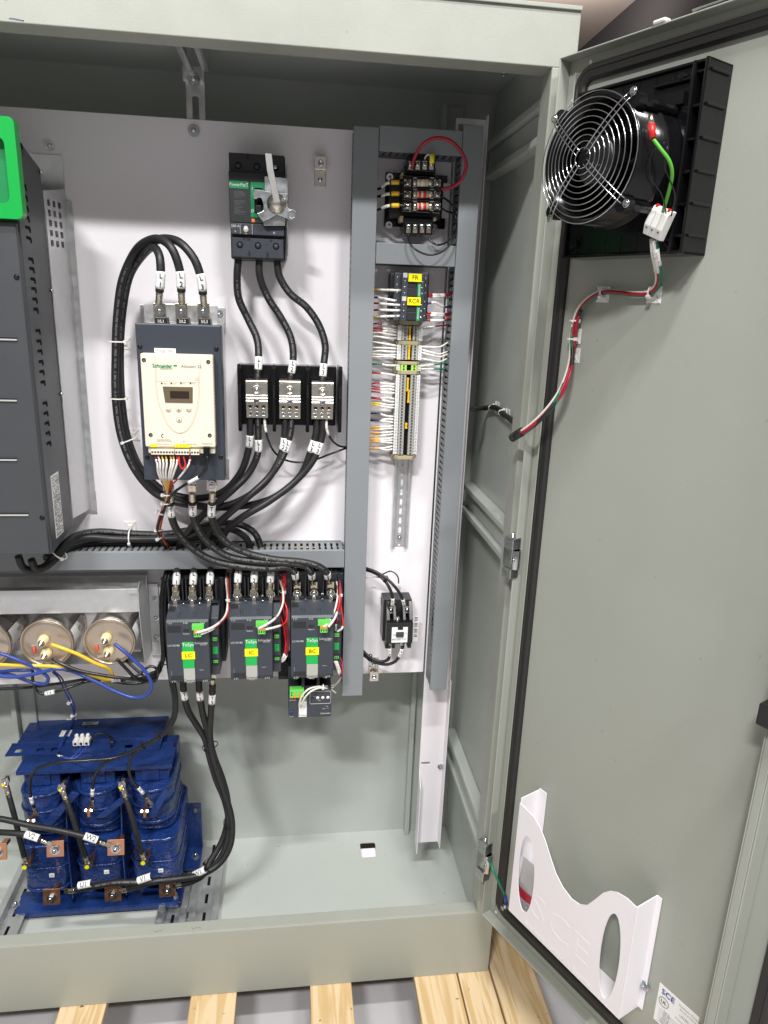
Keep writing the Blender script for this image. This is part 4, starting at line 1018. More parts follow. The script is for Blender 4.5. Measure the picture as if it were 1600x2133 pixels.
# yellow jumper bars
for k, (p0, p1, dx, lab) in enumerate(((679, 709, -.0012, 'yellow jumper bar across the upper run of terminals'), (719, 749, -.0012, 'yellow jumper bar across the middle run of terminals'), (787, 815, -.0012, 'yellow jumper bar, left one of two staggered bars in the lower run'), (812, 839, .0016, 'yellow jumper bar, right one of two staggered bars in the lower run'), (881, 893, -.0006, 'shortest yellow jumper bar, lower in the long terminal run'))):
    a = W(col_x(p0), p0, TD-.001); b = W(col_x(p1), p1, TD-.001)
    mb = MB('yellow'); mb.box(a.x+dx-.0018, a.x+dx+.0018, TD-.002, TD+.0050, b.z, a.z); mb.box(a.x+dx-.0024, a.x+dx+.0024, TD-.0024, TD+.001, a.z-.004, a.z); mb.box(a.x+dx-.0024, a.x+dx+.0024, TD-.0024, TD+.001, b.z, b.z+.004)
    tag(mb.build('jumper_bar', bevel=.0004), lab, 'jumper', 'yellow jumpers on the terminal strip')

# ------------------------------------------------------------------ large contactors LC, IC, BC
def contactor(px, py, tx, label, lower=True):
    q = Face(px-48, py-64, px+41, py+62, 1.315); f = q.fn
    t = thing('contactor', q.base(.14), label, 'contactor', 'three pole contactors with yellow labels')
    V_ = lambda ypx, off: q.px(px, ypx+(py-1360), off)[1]
    mb = MB('charcoal_dark'); mb.box(-.02, 1.28, V_(1203, -.085), 1.0, -.142, -.085, f)
    mb.build('base', t, bevel=.002)
    mb = MB('charcoal')
    mb.prism([(-.085, V_(1258, -.05)), (-.050, V_(1258, -.05)), (-.004, -.03), (0, .0), (0, .93), (-.003, 1.0), (-.085, 1.0)], 0, 1, lambda a, b, c: f(c, b, a))
    bd = mb.build('housing', t, bevel=.0018)
    mb = MB('charcoal'); mb.prism([(-.085, -.09), (-.058, -.09), (-.030, .05), (-.030, 1.0), (-.085, 1.0)], 1.001, 1.19, lambda a, b, c: f(c, b, a)); cs = mb.build('coil_module', t, bevel=.0012)
    # top pole area: dividers and deep pockets
    mb = MB('charcoal_dark'); mb.box(-.0, 1.16, V_(1204, -.07), V_(1258, -.05), -.085, -.070, f)
    for u in (0.0, .34, .42, .76, .84, 1.13): mb.prism([(V_(1203, -.07), -.070), (V_(1209, -.045), -.045), (V_(1250, -.045), -.045), (V_(1256, -.05), -.070)], u-.012, u+.018, lambda a, b, c: f(c, a, b))
    mb.box(-.02, 1.18, V_(1252, -.05), V_(1258, -.05), -.070, -.0505, f)
    mb.build('terminal_housing', t, bevel=.0008)
    for k, u in enumerate((.15, .55, .95)):
        mb = MB('tin'); mb.box(u-.085, u+.085, V_(1222, -.06), V_(1258, -.06), -.064, -.060, f); mb.box(u-.05, u+.05, V_(1250, -.048), V_(1262, -.048), -.050, -.048, f); bar = mb.build('terminal_bar', t, bevel=.0006)
        mb = MB('chrome'); p = f(u, V_(1245, -.055), -.056); mb.cyl(p, p-Y*.0025, .0085, n=18, m='tin'); mb.lathe(p-Y*.0025, -Y, [(0, .0065), (.005, .0065), (.006, .005), (.0061, .003), (.004, .0029), (.0039, .0001)], n=16, m='chrome'); mb.build('bolt', bar)
    for u, v in ((.35, V_(1258, -.045)), (.75, V_(1258, -.045)), (.75, V_(1247, -.045))):
        mb = MB('chrome'); screw(mb, f(u, v, -.045), .0032, .002, m='chrome'); mb.build('screw', t)
    # recesses of the sloping shoulder
    mb = MB('charcoal_dark')
    vt = V_(1258, -.05); sl = lambda u, v: f(u, vt+(v+.36)/.34*(-.03-vt), -.050+(v+.36)/.34*.046+.0006)
    for u in (.28, .66):
        for du in (-.03, .03):
            a, b = sl(u+du, -.18), sl(u+du*.7, -.04); mb.tube([a, b], .0006, n=4)
    mb.build('groove', bd)
    mb = MB('ink'); a, b, c, d_ = sl(.02, -.31), sl(.18, -.31), sl(.18, -.20), sl(.02, -.20); mb.v += [a, b, c, d_]; mb.face([0, 1, 2, 3]); mb.build('sticker', bd, fix=False)
    # face
    mb = MB('charcoal_dark'); mb.box(.04, .35, .06, .16, .0001, .0006, f); mb.build('inset', bd)
    for bb in ((.06, .35, .88, .94), (.40, .54, .11, .155)): mb = MB('charcoal_dark'); mb.box(*bb, .0001, .0006, f); mb.build('inset', bd)
    mb = MB('green'); mb.box(.36, .63, .32, .755, .0002, .0012, f); gp = mb.build('green_panel', t, bevel=.0003)
    mb = MB('label_grey'); mb.box(.37, .635, .758, .985, .0002, .0012, f); lg = mb.build('grey_label', t, bevel=.0003)
    mb = MB('ink_white'); mb.text('TeSys', f(.497, .363, .0012), X, Z, .0098, 'ink_white', bold=.03); mb.build('lettering', gp, fix=False)
    mb = MB('ink'); mb.text('Control', f(.50, .957, .0012), X, Z, .0072, 'ink'); mb.build('lettering', lg, fix=False)
    mb = MB('yellow_label'); mb.box(.345, .655, .475, .60, .0014, .0022, f); yl = mb.build('name_label', t)
    mb = MB('ink'); mb.text(tx, f(.5, .538, .0022), X, Z, .0112, 'ink'); mb.build('lettering', yl, fix=False)
    mb = MB('ink_white')
    mb.text('LC1G185', f(.165, .375, 0), X, Z, .0054, 'ink_white', sx=1.1); mb.text('Schneider', f(.81, .345, 0), X, Z, .0066, 'ink_white'); mb.text('Electric', f(.86, .372, 0), X, Z, .0034, 'ink_white', sx=1.3)
    for s, u in (('1 L1', .10), ('3 L2', .46), ('5 L3', .86)): mb.text(s, f(u, .012, .0002), X, Z, .0050, 'ink_white')
    for s, u in (('2 T1', .13), ('4 T2', .50), ('6 T3', .87)): mb.text(s, f(u, 1.02-.045 if s != '4 T2' else .995, .0002), X, Z, .0050, 'ink_white')
    mb.text('Diagnose', f(.47, .185, 0), X, Z, .0034, 'ink_white'); mb.box(.74, .84, .79, .793, .0002, .0004, f); mb.box(.08, .083, .80, .87, .0002, .0004, f)
    mb.build('lettering', bd, fix=False)
    mb = MB('green_term'); mb.box(.62, .90, .015, .10, .0002, .010, f); mb.box(.67, .84, .10, .19, .0002, .016, f)
    gt = mb.build('plug_connector', t, bevel=.0006)
    mb = MB('orange'); mb.box(.68, .83, .095, .12, .0100, .0168, f)
    for u in (.70, .755, .81): mb.box(u-.012, u+.012, .135, .165, .016, .0163, f, m='ink')
    mb.build('release_tab', gt)
    # side coil strip
    for v0, v1, mm in ((.17, .20, 'charcoal_dark'), (.33, .43, 'black'), (.36, .42, 'green_term'), (.52, .64, 'green'), (.72, .83, 'black'), (.745, .79, 'green_term')):
        a, b, o = (1.02, 1.17, -.0295) if mm in ('black', 'charcoal_dark') else (1.04, 1.15, -.029)
        mb = MB(mm); mb.box(a, b, v0, v1, o, o+.0012, f)
        if mm == 'green_term':
            for u in (1.07, 1.12): mb.prism(circ(u, (v0+v1)/2, .013, q.w/q.h, 8), o+.0012, o+.0016, f, m='ink')
        mb.build('coil_terminal', cs)
    return t, q
LCt, LCq = contactor(396, 1360, 'LC', 'charcoal contactor with yellow LC label, leftmost of three')
ICt, ICq = contactor(527, 1354, 'IC', 'charcoal contactor with yellow IC label, middle of three')
BCt, BCq = contactor(654, 1351, 'BC', 'charcoal contactor with yellow BC label, right one above the overload relay')

# ------------------------------------------------------------------ overload relay under BC
OQ = Face(601, 1453, 690, 1494, 1.335); f = OQ.fn
ol = thing('overload_relay', OQ.base(.1), 'black motor overload relay hanging below the BC contactor, with green plug and three dials', 'overload relay')
mb = MB('charcoal_dark'); mb.box(-.01, 1.0, -1.15, .98, -.11, -.035, f); mb.build('base', ol, bevel=.0015)
mb = MB('charcoal'); mb.box(0, 1, 0, 1, -.035, 0, f); bd = mb.build('housing', ol, bevel=.0015)
mb = MB('charcoal_dark'); mb.box(0, 1, -.42, 0, -.035, -.012, f); mb.build('ledge', ol, bevel=.001)
for k, u in enumerate((.17, .515, .86)):
    mb = MB('copper'); mb.box(u-.06, u+.06, -1.55, -.66, -.032, -.029, f); bar = mb.build('copper_bar', ol, bevel=.0005)
    mb = MB('chrome'); p = f(u, -.78, -.029); mb.cyl(p, p-Y*.002, .0078, n=18, m='tin'); mb.hexa(p-Y*.002, -Y, .006, .004, m='chrome'); mb.lathe(p-Y*.006, -Y, [(0, .003), (.002, .003), (.0021, .0001)], n=10); mb.build('bolt', bar)
mb = MB('charcoal_dark')
for u in (.34, .69): mb.box(u-.035, u+.035, -1.1, -.42, -.035, -.006, f)
mb.build('barrier', ol, bevel=.0008)
mb = MB('green_term'); mb.box(.03, .36, -.45, -.08, -.012, .006, f); gt = mb.build('plug_connector', ol, bevel=.0006)
mb = MB('ink')
for k in range(4):
    for v in (-.36, -.24): mb.box(.06+k*.075, .09+k*.075, v, v+.05, .006, .0064, f)
    mb.box(.055+k*.075, .10+k*.075, -.155, -.09, .006, .0075, f, m='orange')
mb.build('release_tab', gt)
mb = MB('green_dark'); mb.box(.235, .43, .0, .17, .0002, .001, f); mb.box(.24, .425, .17, .95, .0002, .0009, f, m='label_white'); lp = mb.build('name_plate', bd)
mb = MB('ink_white'); mb.text('TeSys', f(.33, .085, .001), X, Z, .0062, 'ink_white'); mb.text('Protect', f(.332, .86, .0009), X, Z, .0050, 'ink'); mb.build('lettering', lp, fix=False)
mb = MB('ink_white')
o_ = rrect(.50, -.30, .985, .32, .03, OQ.w/OQ.h); mb.tube([f(a, b, .0004) for a, b in o_], .0004, n=4, closed=True)
mb.text('LR9G225', f(.10, .10, 0), X, Z, .0036, 'ink_white'); mb.text('Schneider', f(.87, .82, 0), X, Z, .0056, 'ink_white'); mb.text('Reset', f(.07, .93, 0), X, Z, .0038, 'ink_white')
mb.text('57A', f(.90, .47, 0), X, Z, .003, 'ink_white'); mb.text('225A ~ 1/3', f(.86, .58, 0), X, Z, .003, 'ink_white'); mb.text('Ir(A)', f(.72, .15, .0001), X, Z, .003, 'ink_white'); mb.text('Class', f(.60, -.05, .0001), X, Z, .003, 'ink_white')
mb.build('lettering', bd, fix=False)
mb = MB('charcoal'); mb.box(.48, 1, -.38, 0, -.012, 0, f); mb.build('dial_panel', ol, bevel=.001)
for u in (.68, .80, .92):
    mb = MB('white'); mb.lathe(f(u, .02, .0002), -Y, [(0, .0036), (.0015, .0034), (.0016, .0001)], n=14); mb.box(u-.006, u+.006, .005, .035, .0018, .002, f, m='ink'); mb.build('dial', bd)
mb = MB('w_blue'); mb.lathe(f(.065, .70, .0002), -Y, [(0, .0030), (.0022, .0027), (.0023, .0001)], n=14); mb.build('reset_button', bd)
mb = MB('charcoal_dark')
for u in (.03, .30, .34, .62, .66, .95): mb.box(u-.012, u+.012, .98, 1.14, -.03, -.012, f)
mb.build('clip_foot', ol)

# heater block seen between IC and BC
q = Face(580, 1375, 607, 1410, 1.44); mb = MB('black'); 
for k in range(7): mb.box(q.x0, q.x1, 1.425, 1.459, q.z1-.003-k*.0050, q.z1-k*.0050)
mb.box(q.x0, q.x1, 1.435, 1.459, q.z0-.003, q.z1)
tag(mb.build('rail_end', bevel=.0004), 'small black ribbed rail piece between the IC and BC contactors', 'rail end')

# ------------------------------------------------------------------ small two pole contactor
EQ = Face(805, 1298, 860, 1341, 1.385); f = EQ.fn
et = thing('small_contactor', EQ.base(.07), 'small black two pole contactor with white label, low on the panel', 'contactor')
mb = MB('galv'); q = Face(794, 1246, 850, 1259, 1.45); mb.plate_hole([(q.x0, q.z0), (q.x1, q.z0), (q.x1, q.z1), (q.x0, q.z1)], [rrect(q.x0+.005, q.z0+.004, q.x0+.015, q.z1-.004, .002)], 1.448, 1.4595, lambda a, b, c: Vector((a, c, b))); mb.mats = ['black']; mb.build('mounting_plate', et, bevel=.0006)
mb = MB('black'); mb.box(-.08, 1.0, -.85, 1.15, -.072, -.03, f); mb.build('base', et, bevel=.001)
mb = MB('black'); mb.box(0, 1, 0, 1.0, -.03, 0, f)
for u0, u1 in ((0.0, .14), (.26, .38), (.62, .74), (.86, 1.0)):
    mb.prism([(-.06, -.85), (-.028, -.80), (-.006, -.1), (-.006, .02), (-.06, .02)], u0, u1, lambda a, b, c: f(c, b, a))
    mb.box(u0, u1, 1.0, 1.35, -.05, -.012, f)
hb = mb.build('housing', et, bevel=.001)
for u, v, off in ((.20, -.42, -.02), (.80, -.42, -.02), (.42, -.07, -.004), (.15, 1.05, -.02), (.60, .96, .0)):
    mb = MB('tin'); mb.box(u-.06, u+.06, v-.16, v+.16, off-.012, off-.003, f)
    mb.lathe(f(u, v, off-.003), -Y, [(0, .0042), (.003, .0042), (.0035, .0001)], n=12, m='chrome'); mb.build('terminal', et)
mb = MB('label_white'); mb.plate_hole([(.20, .19), (.42, .19), (.42, .33), (.62, .33), (.62, .19), (.80, .19), (.80, .93), (.20, .93)], [[(.36, .42), (.66, .42), (.66, .66), (.36, .66)]], .0003, .0008, f); lb = mb.build('label', hb)
mb = MB('ink'); mb.text('EATON', f(.38, .78, .0008), X, Z, .0058, 'ink'); mb.text('C25', f(.30, .56, .0008), X, Z, .0042, 'ink'); mb.text('UL', f(.73, .48, .0008), X, Z, .0038, 'ink'); mb.text('40 AMP', f(.68, .76, .0008), X, Z, .003, 'ink'); mb.build('lettering', lb, fix=False)
mb = MB('charcoal'); mb.box(.38, .64, .44, .64, .0002, .004, f); mb.build('armature', hb, bevel=.0004)
# white spec label standing off to the right
mb = MB('label_white'); q = Face(862, 1283, 871, 1336, 1.43); mb.box(q.x0, q.x1, 1.43, 1.4305, q.z0, q.z1); sl_ = mb.build('spec_label', et)
mb = MB('ink')
for k in range(14):
    if k % 4 != 3: mb.box(q.x0+.001, q.x1-.0015, 1.4296, 1.4299, q.z1-.004-k*.0036, q.z1-.0025-k*.0036)
mb.build('lettering', sl_)
# ------------------------------------------------------------------ capacitors in their galvanised bracket
cb = thing('capacitor_bracket', (W(150, 1400, 1.45).x, 1.46, W(150, 1400, 1.45).z), 'galvanised steel bracket holding three round capacitors, lower left on the panel', 'bracket')
mb = MB('galv')
q = Face(-60, 1229, 289, 1278, 1.375); XQ0, XQ1 = q.x0-.2, q.x1
mb.box(XQ0, XQ1, 1.375, 1.3768, q.z0, q.z1); mb.box(XQ0, XQ1, 1.3768, 1.392, q.z1-.0018, q.z1); mb.box(XQ0, XQ1, 1.3768, 1.388, q.z0, q.z0+.0018)
mb.build('front_rail', cb, bevel=.0008)
mb = MB('galv'); zt_r = W(100, 1197, 1.45).z; mb.box(XQ0, XQ1+.005, 1.440, 1.442, W(100, 1232, 1.44).z, zt_r); mb.box(XQ0, XQ1+.005, 1.442, 1.4595, zt_r-.002, zt_r); mb.build('top_rail', cb, bevel=.0008)
sx = W(296, 1290, 1.39).x; zb_r = W(290, 1375, 1.40).z; zt_s = W(312, 1216, 1.40).z
mb = MB('galv'); mb.prism([(1.366, q.z0-.010), (1.366, q.z1+.004), (1.385, q.z1+.012), (1.41, zt_s), (1.4575, zt_s), (1.4575, zb_r-.008), (1.40, zb_r-.008), (1.385, zb_r)], sx, sx+.002, lambda a, b, c: Vector((c, a, b)))
mb.box(sx+.002, W(334, 1300, 1.457).x, 1.4555, 1.4575, W(325, 1365, 1.457).z, W(322, 1215, 1.457).z); mb.box(sx-.02, sx, 1.3655, 1.3672, q.z1-.006, q.z1+.004)
sp = mb.build('side_plate', cb, bevel=.0008)
for px, py in ((322, 1247), (325, 1287), (327, 1327), (300, 1354)):
    mb = MB('chrome'); bolt(mb, W(px, py, 1.455), .0045, h=.003, m='chrome'); mb.build('bolt', sp)
mb = MB('label_silver'); qq = Face(318, 1338, 332, 1362, 1.4548); mb.box(qq.x0, qq.x1, 1.4546, 1.4550, qq.z0, qq.z1); mb.build('data_plate', sp)
mb = MB('galv'); mb.box(XQ0, sx, 1.405, 1.456, zb_r-.010, zb_r-.008); mb.build('bottom_tray', cb, bevel=.0006)
mb = MB('label_white'); q2 = Face(10, 1353, 205, 1373, 1.4555); mb.box(q2.x0, q2.x1, 1.4552, 1.4556, q2.z0, q2.z1); mb.box(q2.x0, q2.x1, 1.4548, 1.4551, q2.z0+.010, q2.z0+.013, m='red_bright'); mb.box(q2.x0, q2.x1, 1.4548, 1.4551, q2.z0+.002, q2.z0+.0045, m='ink'); mb.build('warning_strip', cb)
def capacitor(px, py, label, mark):
    c = W(px, py, 1.352); R = .0505
    t = thing('capacitor', Vector((c.x, 1.45, c.z-R)), label, 'capacitor', 'silver can capacitors in the bracket')
    mb = MB('can'); mb.lathe(c+Y*.003, Y, [(0, R*.985), (.004, R*.975), (.008, R*.965), (.10, R*.965)], n=40); can = mb.build('can', t)
    mb = MB('can_lid'); mb.lathe(c, Y, [(-.0006, .0001), (-.0005, R*.80), (.0, R*.90), (.0012, R*.93)], n=40); mb.lathe(c+Y*.003, -Y, [(0, R*.99), (.0045, R*1.0), (.006, R*.975), (.004, R*.93), (.0017, R*.925)], n=40); lid = mb.build('lid', t)
    for dx, dz in ((-.004, .0095), (-.0015, -.0195)):
        b = c+Vector((dx, 0, dz)); mb = MB('ivory'); mb.lathe(b, -Y, [(0, .0105), (.006, .0105), (.0065, .009), (.017, .0085), (.018, .0001)], n=20); ins = mb.build('insulator', t)
        mb = MB('tin'); mb.lathe(b-Y*.018, -Y, [(0, .0065), (.001, .0065), (.0011, .0045), (.006, .0045), (.0062, .0025), (.012, .0022), (.0121, .0001)], n=14)
        d = Vector((-.8, -.1, -.25)).normalized(); s = Z.cross(d).normalized()
        f = lambda a, bb, cc: b-Y*.0192+Vector((-1, 0, -.22)).normalized()*a+Vector((-.2, 0, .9)).normalized()*bb-Y*cc
        mb.box(.003, .019, -.0028, .0028, 0, .0006, f); mb.build('stud', ins)
    mb = MB('orange'); f = lambda a, bb, cc: c+Vector((-.025+a, -.0008-cc, -.0115+bb))
    mb.prism(rrect(-.0036, -.0085, .0036, .0085, .0034), .0002, .0005, f, m='red_bright'); mk = mb.build('stamp', lid)
    mb = MB('ivory'); mb.text(mark, f(0, 0, .0006), Z, -X, .0058, 'ivory', nd=-Y); mb.build('lettering', mk, fix=False)
    mb = MB('ink_grey'); mb.cyl(f(-.010, .012, 0), f(-.010, .012, .0004), .0009, n=8); mb.cyl(f(-.004, -.014, 0), f(-.004, -.014, .0004), .0009, n=8); mb.cyl(c+Vector((.012, -.0008, 0)), c+Vector((.012, -.003, 0)), .0022, n=10, m='tin'); mb.build('dot', lid)
    # wrap label on the right of the can
    mb = MB('label_white'); i = 0; rs = []
    a0, a1 = -48, 28
    L = [[c+Vector((math.cos(math.radians(a0+(a1-a0)*k/10)), 0, math.sin(math.radians(a0+(a1-a0)*k/10))))*(1)*0+Vector((R*.972*math.cos(math.radians(a0+(a1-a0)*k/10)), y, R*.972*math.sin(math.radians(a0+(a1-a0)*k/10)))) for y in (.010, .085)] for k in range(11)]
    for k in range(10):
        j = len(mb.v); mb.v += [L[k][0], L[k][1], L[k+1][1], L[k+1][0]]; mb.face([j, j+1, j+2, j+3], True)
    wl = mb.build('wrap_label', t, fix=False)
    mb = MB('ink')
    for (aa, y0, s, sz, m_) in ((-2, .070, 'GE', .016, 'red_bright'), (10, .050, '97F', .012, 'ink'), (-14, .045, '440V', .010, 'ink'), (-30, .030, 'MADE', .008, 'ink'), (-14, .022, '60Hz', .007, 'ink')):
        if s == 'GE': s = 'HID'; 
        a = math.radians(aa); n_ = Vector((math.cos(a), 0, math.sin(a))); up = Vector((-math.sin(a), 0, math.cos(a)))
        mb.text(s, c+n_*R*.976+Y*y0, Y, up, sz, m_, nd=n_, lift=.0006)
    mb.build('lettering', wl, fix=False)
    return c
cA = capacitor(98, 1340, 'silver capacitor with yellow and black wires, middle of the three in the bracket', '1281')
cB = capacitor(228, 1336, 'silver capacitor with blue and black wires, rightmost of the three in the bracket', '1281')
cC = capacitor(-33, 1342, 'silver capacitor cut by the left picture edge', '1281')

# ------------------------------------------------------------------ reactor
ZP = EYE-1.012
rz = EYE-1.372
rc = thing('line_reactor', (W(200, 1850, 1.42).x, 1.45, rz), 'blue varnished three phase reactor with copper tabs standing on floor rails, lower left', 'reactor')
a = WZ(14, 1573, ZP); b = WZ(338, 1556, ZP); c_ = WZ(62, 1491, ZP); d_ = WZ(343, 1481, ZP)
xa0, xa1 = (a.x+c_.x)/2-.004, (b.x+d_.x)/2+.004
yf, yb = (a.y+b.y)/2, (c_.y+d_.y)/2
YFOLD = WZ(40, 1547, ZP).y
mb = MB('blue'); mb.box(xa0+.012, xa1, YFOLD, yb, ZP-.002, ZP)
mb.plate_hole([(xa0, yf), (xa1, yf), (xa1, YFOLD), (xa0, YFOLD)], [rrect(WZ(px, 1562, ZP).x-.009, yf+.011, WZ(px, 1562, ZP).x+.009, yf+.026, .006) for px in (38, 82, 112, 264)], ZP-.006, ZP-.004)
mb.box(xa0, xa1, YFOLD-.002, YFOLD, ZP-.006, ZP-.0005)
tp = mb.build('top_plate', rc, bevel=.0012)
mb = MB('label_silver'); p = WZ(189, 1507, ZP); mb.box(p.x-.018, p.x+.018, p.y-.006, p.y+.006, ZP+.0002, ZP+.0008); nl = mb.build('nameplate', tp)
mb = MB('ink_grey')
for k in range(3): mb.box(p.x-.015, p.x+.012-k*.004, p.y+.0025-k*.003, p.y+.0040-k*.003, ZP+.0009, ZP+.0011)
mb.build('lettering', nl)
# core: laminated yokes and legs
cols = []
for px0, px1 in ((42, 140), (160, 255), (275, 368)):
    x0 = W((px0+px1)/2-47, 1780, 1.40).x; cols.append((x0-.003, x0+.0925))
xA, xB = cols[0][0]+.004, cols[2][1]-.004
mb = MB('blue'); mb.box(xA, xB, 1.475, 1.555, EYE-1.355, EYE-1.305); mb.box(xA, xB, 1.535, 1.58, EYE-1.085, EYE-1.035)
for x0, x1 in cols: mb.box(x0+.018, x1-.018, 1.47, 1.56, EYE-1.306, EYE-1.09)
mb.build('core', rc, bevel=.002)
mb = MB('blue'); mb.box(xA-.004, xB+.002, 1.470, 1.545, EYE-1.304, EYE-1.076); mb.build('core_stack', rc, bevel=.003)
mb = MB('blue'); mb.box(xA-.006, xB+.004, 1.436, 1.442, EYE-1.029, ZP-.0065); mb.box(xA-.006, xB+.004, 1.442, 1.505, EYE-1.021, ZP-.0066); mb.build('clamp_bar', rc, bevel=.0015)
def coil(x0, x1, y0, y1, z0, z1, r):
    mb = MB('blue_coil')
    xm, ym = (x0+x1)/2, (y0+y1)/2; rs = []
    n = 9
    for k in range(n+1):
        t = k/n; z = z0+(z1-z0)*t; s = 1-.05*abs(2*t-1)**4+random.uniform(-.004, .004)
        po = rrect(x0, y0, x1, y1, r, 1, 6); rs.append([Vector((xm+(a-xm)*s, ym+(b-ym)*s, z+random.uniform(-.0007, .0007))) for a, b in po])
    mb.rings(rs)
    for k in (0, 1):   # rolled rim
        z = z0+.003 if k == 0 else z1-.002
        po = rrect(x0+.004, y0+.004, x1-.004, y1-.004, r*.9, 1, 6); mb.tube([Vector((a, b, z+random.uniform(-.001, .001))) for a, b in po], .0048, n=8, closed=True)
    mb.tube([Vector((a, b, (z0+z1)/2+.004)) for a, b in rrect(x0-.001, y0-.001, x1+.001, y1+.001, r, 1, 6)], .0022, n=6, closed=True)
    return mb.build('coil', rc)
for k, (x0, x1) in enumerate(cols):
    coil(x0-.002, x1+(.010 if k == 2 else .002), 1.400, 1.60, EYE-1.315, EYE-1.192, .026)
    coil(x0+.001, x1-.001, 1.410, 1.59, EYE-1.156, EYE-1.068, .043)
    coil(x0+.001, x1-.001, 1.430, 1.585, EYE-1.185, EYE-1.158, .03)
for x0, x1 in cols:
    mb = MB('blue'); mb.box(x0+.010, x1-.010, 1.450, 1.534, EYE-1.068, EYE-1.0225); mb.box(x0+.024, x1-.030, 1.446, 1.4515, EYE-1.066, EYE-1.030); mb.build('core_leg', rc, bevel=.0025)
for poly in ([(150, 1648), (166, 1652), (104, 1724), (84, 1722)], [(262, 1652), (277, 1656), (218, 1702), (199, 1702)], [(344, 1640), (352, 1650), (322, 1702), (304, 1702)]):
    mb = MB('blue'); mb.prism([(W(a_, b_, 1.398).x, W(a_, b_, 1.398).z) for a_, b_ in poly], 1.394, 1.400, lambda a, b, c: Vector((a, c, b))); mb.build('diagonal_strap', rc, bevel=.0012)
# side braces between the coils and gusset plates
for k in range(2):
    x1 = cols[k][1]
    mb = MB('blue'); mb.prism([(1.405, EYE-1.345), (1.405, EYE-1.20), (1.43, EYE-1.06), (1.50, EYE-1.045), (1.50, EYE-1.345)], x1+.004, x1+.0075, lambda a, b, c: Vector((c, a, b))); mb.build('brace', rc, bevel=.001)
for k, (px, py) in enumerate(((60, 1720), (185, 1700), (300, 1700))):
    p = W(px, py, 1.405); mb = MB('blue'); mb.prism([(0, 0), (.035, .004), (.06, .085), (.052, .088), (.02, .018), (0, .012)], 0, .003, lambda a, b, c: p+Vector((a, -.004+c, b))); mb.box(p.x, p.x+.03, 1.395, 1.43, p.z+.001, p.z+.004); mb.build('terminal_arm', rc, bevel=.001) if k == 5 else None
# foot angle with bolts
mb = MB('blue'); x0 = W(28, 1890, 1.40).x; x1 = W(378, 1870, 1.40).x
mb.box(x0, x1, 1.398, 1.462, rz, rz+.004); mb.box(x0+.02, x1-.004, 1.458, 1.462, rz+.004, rz+.055); ft = mb.build('foot_angle', rc, bevel=.0015)
mb = MB('blue'); mb.box(x0+.01, x1-.008, 1.398, 1.401, rz-.012, rz-.0003); mb.build('front_lip', rc, bevel=.001)
for px, py in ((33, 1887), (366, 1868)):
    mb = MB('zinc'); bolt(mb, WZ(px, py, rz+.004), .0058, Z, h=.008); mb.build('bolt', ft)
q = [W(385, 1710, 1.50), W(401, 1780, 1.50)]
mb = MB('blue'); mb.plate_hole([(x1-.012, rz+.01), (x1+.030, rz+.01), (x1+.030, rz+.145), (x1-.012, rz+.145)], [rrect(x1+.012, rz+.115, x1+.020, rz+.130, .0035)], 1.565, 1.568, lambda a, b, c: Vector((a, c, b))); mb.box(x1-.012, x1+.03, 1.49, 1.565, rz+.008, rz+.012)
rb = mb.build('rear_foot', rc, bevel=.001)
mb = MB('zinc'); bolt(mb, Vector((x1+.016, 1.53, rz+.012)), .0065, Z, h=.008); mb.build('bolt', rb)
# copper terminal tabs
def tab(px, py, D, letter=None):
    p = W(px, py, D); s = .0178
    mb = MB('copper'); tl = .25
    f = lambda a, b, c: p+X*a+Vector((0, tl, 1)).normalized()*b+Vector((0, -1, tl)).normalized()*c
    mb.box(-s, s, -s, s, 0, .003, f); mb.box(-.006, .006, -.004, .004, -.05, 0, f); o = mb.build('copper_tab', rc, bevel=.0006)
    mb = MB('chrome'); bolt(mb, f(0, -.002, .003), .0072, Vector((0, -1, tl)), m='chrome', h=.006); mb.build('bolt', o)
    return p
tabs = {}
for nm, px, py, D in (('U2', -3, 1773, 1.345), ('V2', 116, 1767, 1.345), ('W2', 242, 1764, 1.345), ('U1', 108, 1867, 1.335), ('V1', 236, 1860, 1.335), ('W1', 349, 1850, 1.335)): tabs[nm] = tab(px, py, D)
# small coil tags
for s, px, py in (('U1', 108, 1824), ('V1', 222, 1817), ('W1', 335, 1814), ('4', 76, 1673), ('4', 193, 1668), ('4', 308, 1662)):
    p = W(px, py, 1.398 if py > 1700 else 1.412); mb = MB('label_white'); mb.box(p.x-.0055, p.x+.0055, p.y, p.y+.006, p.z-.0045, p.z+.0045); o = mb.build('phase_tag', rc)
    mb = MB('ink'); mb.text(s, p, X, Z, .006, 'ink'); mb.build('lettering', o, fix=False)
